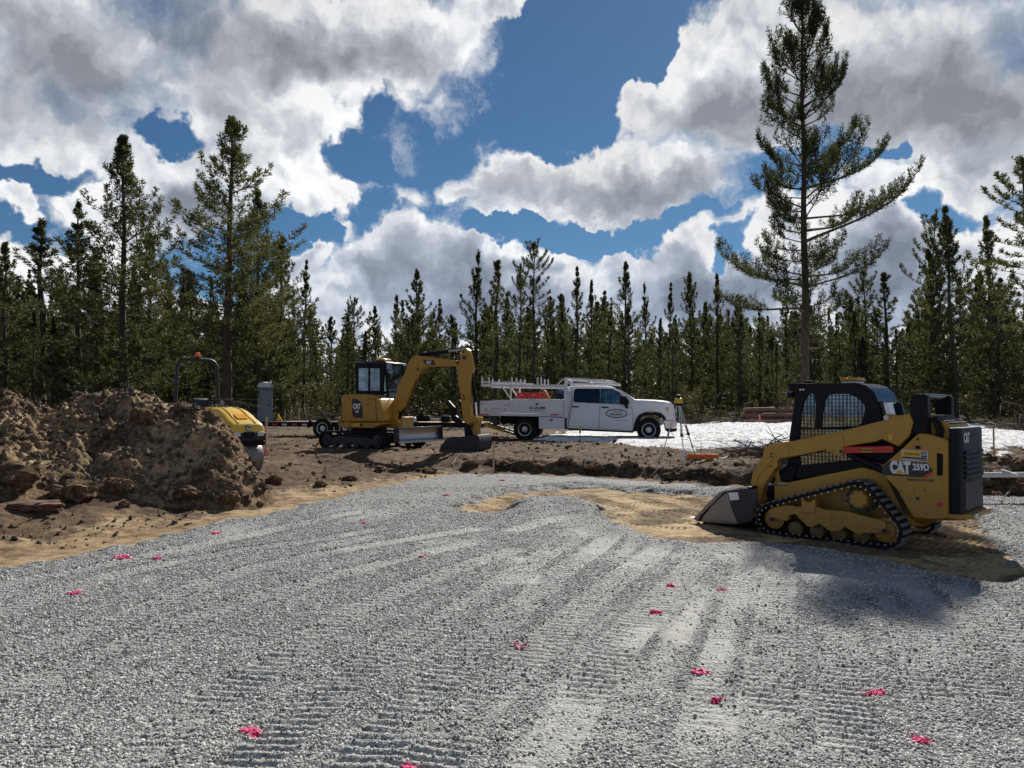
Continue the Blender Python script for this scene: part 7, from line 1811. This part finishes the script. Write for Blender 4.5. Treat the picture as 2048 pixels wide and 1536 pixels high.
for k in range(4): MB().box((-wT*.36+wT*.24*k, -wT/2-.006, hT2*.94), (wT*.15, .012, .06)).build('vent', M['black'], pt)
MB().cyl((wT*.35, wT*.35, hT2), (wT*.35, wT*.35, hT2+.45), .05, n=10).build('vent_pipe', M['white_rack'], pt)

# ------------------------------------------------------------------ logs stacked beyond the snow
LG = [(1445, 1640, 846, 45.5, .17), (1475, 1660, 846, 46.2, .19), (1500, 1700, 846, 47.0, .18), (1482, 1650, 838, 45.9, .16), (1508, 1690, 838, 46.6, .17), (1488, 1620, 829, 46.3, .16), (1515, 1680, 829, 46.9, .15), (1440, 1560, 849, 44.8, .12)]
nm_ = ['lowest front log', 'lowest middle log', 'lowest rear log', 'second-row front log', 'second-row rear log', 'topmost front log', 'topmost rear log', 'thin log in the brush before the stack']
for i, (xa, xb2, py_, Y_, r_) in enumerate(LG):
    a, b2 = dp(xa, py_, Y_), dp(xb2, py_, Y_+.4); zz_ = smooth_at(a.x, Y_)+[.17, .17, .17, .48, .48, .78, .78, .12][i]; a.z = b2.z = zz_
    o = MB(); P_ = [a.lerp(b2, q/5)+Vector((0, random.gauss(0, .02), random.gauss(0, .02))) for q in range(6)]
    c_ = P_[0].copy(); o.tube([p-c_ for p in P_], [r_*(1-.05*q) for q in range(6)], 14)
    e = empty('log', c_, 0, label='reddish %s of the timber pile beyond the snow' % nm_[i], cat='log', group='logs piled beyond the snow')
    o.build('log_bark', M['log'], e, smooth=True); d_ = (P_[1]-P_[0]).normalized()
    MB().cyl(-d_*.012, -d_*.002, r_*.93, n=14).build('cut_end', M['wood'], e)
# brushwood heap along the far snow edge at the right and left
def brush_pile(px, py, Y, w_, h_, seed, label):
    g = dp(px, py, Y); g.z = smooth_at(g.x, Y); rs2 = np.random.default_rng(seed); mb = MB()
    for k in range(60):
        p = Vector((rs2.normal()*w_*.4, rs2.normal()*w_*.25, abs(rs2.normal())*h_*.4)); d = Vector((rs2.normal(), rs2.normal()*.6, rs2.normal()*.35)).normalized()*(.4+.5*rs2.random())*w_*.5
        mb.tube([p-d, p+Vector((0, 0, .05)), p+d], [.02, .016, .006], 4)
    e = empty('brush_pile', g, 0, label=label, cat='brush pile'); o = mb.build('branches', M['bark'], e); o['kind'] = 'stuff'
    nq = 260; P_ = np.stack([rs2.normal(size=nq)*w_*.38, rs2.normal(size=nq)*w_*.25, np.abs(rs2.normal(size=nq))*h_*.45], -1); D_2 = rs2.normal(size=(nq, 3)); D_2[:, 2] = np.abs(D_2[:, 2]); D_2 /= np.linalg.norm(D_2, axis=1)[:, None]
    V, Fq = tufts(P_, D_2, np.full(nq, .14), np.full(nq, .012), 6 if seed != 6 else 1, rs2); o = link('foliage', mesh_np('foliage', V, Fq), M['brush'], e); o['kind'] = 'stuff'
brush_pile(2034, 870, 34, 1.6, .9, 3, 'dark mound of brush at the right edge on the snow')
brush_pile(1410, 855, 46, 3.0, .6, 4, 'low dark brush line behind the laser level at the snow edge')
brush_pile(640, 830, 44, 3.0, .7, 5, 'tangle of brush behind the trailer wheel')
brush_pile(1560, 905, 19.5, 1.3, .35, 6, 'thin twiggy brush behind the loader lift arm')
# branches and pipe near the bank
def gpt(px, py, l=.03): g = ground_from(px, py); return g+Vector((0, 0, l))
stick('fallen_branch', [gpt(1392, 931), gpt(1450, 912, .12), dp(1520, 893, 17.2), dp(1578, 874, 17.8)], .028, M['bark'], 'long dark bare branch rising from the orange case towards the loader cab', 'branch', 9, 11)
stick('fallen_branch', [gpt(1300, 948), gpt(1318, 940, .05), gpt(1330, 930, .06)], .016, M['pale_root'], 'pale curved root poking from the bank below the tripod', 'branch', 1, 12)
stick('fallen_branch', [gpt(1430, 925), gpt(1462, 915), gpt(1490, 908)], .035, M['pale_root'], 'pale broken limb lying right of the orange case', 'branch', 0, 13)
stick('fallen_branch', [gpt(905, 935), gpt(912, 925, .1), gpt(922, 918, .14)], .013, M['pale_root'], 'thin pale root curling out of the bank near the excavator bucket', 'branch', 0, 14)
p1, p2 = dp(1940, 950, 13.4), dp(2260, 948, 13.6)
o = MB().cyl(p1-p1, p2-p1, .045, n=16); e = empty('white_pipe', p1, 0, label='long pale plastic pipe lying along the bank behind the loader at the right', cat='pipe'); o.build('pipe_wall', M['pvc'], e, smooth=True); MB().cyl((p2-p1)*.45, (p2-p1)*.47, .055, n=16).build('coupling', M['pvc'], e)
p1, p2 = dp(2003, 939, 13.5), dp(2036, 950, 13.3)
tag(MB().bar(p1, p2, .05, .02).build('white_lath', M['white_rack'], None), 'short white lath resting against the long pipe', 'lath')
stick('fallen_branch', [dp(2003, 1008, 12.6), dp(2004, 998, 12.7), dp(2012, 990, 12.8), dp(2020, 982, 12.9)], .015, M['pale_root'], 'small forked pale root at the gravel edge below the pipe', 'branch', 2, 15)
CB = [(1975, 925, .26, .16), (2015, 935, .30, .18), (2035, 985, .28, .2), (1972, 975, .25, .13), (2005, 968, .30, .12), (1995, 995, .14, .08), (2045, 950, .3, .2)]
for i, (a, b2, w_, h_) in enumerate(CB):
    g = ground_from(a, b2); tag(rock('root_clod', g+Vector((0, 0, h_*.3)), (w_, w_*.7, h_), 50+i, M['dug'], i), ['dark overhanging clod just right of the loader door', 'dark clod on the bank above the white pipe', 'brown rooty clod at the right edge of the gravel', 'clod under the pipe close to the loader', 'flat clod between the pipe and the gravel at the right', 'small clod at the gravel rim behind the loader bumper', 'clod cut off by the right edge beside the pipe'][i], 'clod', 'clods on the bank at the right')
BANK = [(940, 935, .2), (1010, 928, .22), (1075, 938, .18), (1130, 930, .2), (1190, 940, .22), (1260, 935, .2), (1345, 950, .22), (1440, 950, .24), (860, 945, .2), (700, 960, .16), (640, 975, .14), (760, 945, .17)]
for i, (a, b2, w_) in enumerate(BANK):
    g = ground_from(a, b2); tag(rock('bank_clod', g+Vector((0, 0, .02)), (w_, w_*.8, w_*.55), 80+i, M['dug'], i*.7), '%s clod sitting %s' % (['dark', 'crumbly', 'brown', 'rooty'][i % 4], ['left of the plain stake at the bank', 'right of the plain stake at the bank', 'in the bank below the truck rear wheel', 'on the bank below the truck toolbox', 'on the bank below the pin flag', 'on the bank below the truck front door', 'on the bank below the tripod', 'on the bank left of the loader bucket', 'on the dirt below the excavator bucket', 'on the dirt below the excavator tracks', 'on the dirt left of the gravel corner', 'on the dirt below the dozer blade'][i]), 'clod', 'clods along the cut bank')

# ------------------------------------------------------------------ pink marking paint: sprayed stones in small patches
MARKS_ = [(150, 1188, .075, 'at the far left of the gravel'), (243, 1114, .10, 'elongated, near the sandy edge at the left'), (315, 1117, .05, 'small, just right of the elongated one'), (433, 1068, .06, 'near the sandy strip above the left ruts'), (728, 1050, .05, 'faint, in the middle distance left of centre'), (847, 1112, .055, 'left of centre beside the open sand'),
 (503, 1463, .055, 'in the lower left foreground'), (1040, 1293, .07, 'faint and stretched near the photo centre line'), (1310, 1221, .06, 'right of centre, lower of three close together'), (1342, 1170, .045, 'right of centre, upper of three close together'), (1443, 1180, .065, 'faint, right one of three close together'), (1400, 1341, .055, 'bright, in the right foreground left of the brightest'),
 (1753, 1386, .060, 'brightest, in the right foreground'), (1843, 1478, .050, 'in the lower right corner'), (1432, 1395, .045, 'sparse specks below the bright one'), (818, 1531, .040, 'cut by the bottom edge of the photo'), (892, 1003, .06, 'distant, left of the open sand'), (1005, 977, .07, 'distant, near the plain stake')]
for i, (a, b2, rad, lb) in enumerate(MARKS_):
    rad *= .72 if i < 6 or i > 15 else .9; g = gp(a, b2, .06); rr = random.Random(900+i); mb = MB(); n_ = int(120*(rad/.06)) if i not in (7, 10, 14, 4) else 22
    big_ = max(1, g.y/6)
    xs3, ys3, sz3 = [], [], []
    for k in range(n_):
        q3 = rad*math.sqrt(rr.random())*(1.6 if rr.random() < .08 else 1); a3 = rr.random()*6.283; xs3.append(g.x+q3*math.cos(a3)*.9); ys3.append(g.y+q3*math.sin(a3)*.85); sz3.append((.006+.007*rr.random())*min(1.8, big_))
    zs3 = gravel_at(xs3, ys3)
    for x_, y_, z_, s3 in zip(xs3, ys3, zs3, sz3):
        mb.box((x_-g.x, y_-g.y, z_+s3*.25-g.z), (s3*2.0, s3*1.7, s3*.5), (rr.random()*1.2, rr.random()*1.2, rr.random()*3), taper=(.7, .6))
    o = mb.build('paint_mark', M['pink'], None); o.location = g; tag(o, 'hot pink paint spot on the gravel, '+lb, 'paint mark', 'pink survey paint marks', 'stuff'); del o['kind']
print('tris', sum(len(o.data.polygons) for o in bpy.data.objects if o.type == 'MESH'))
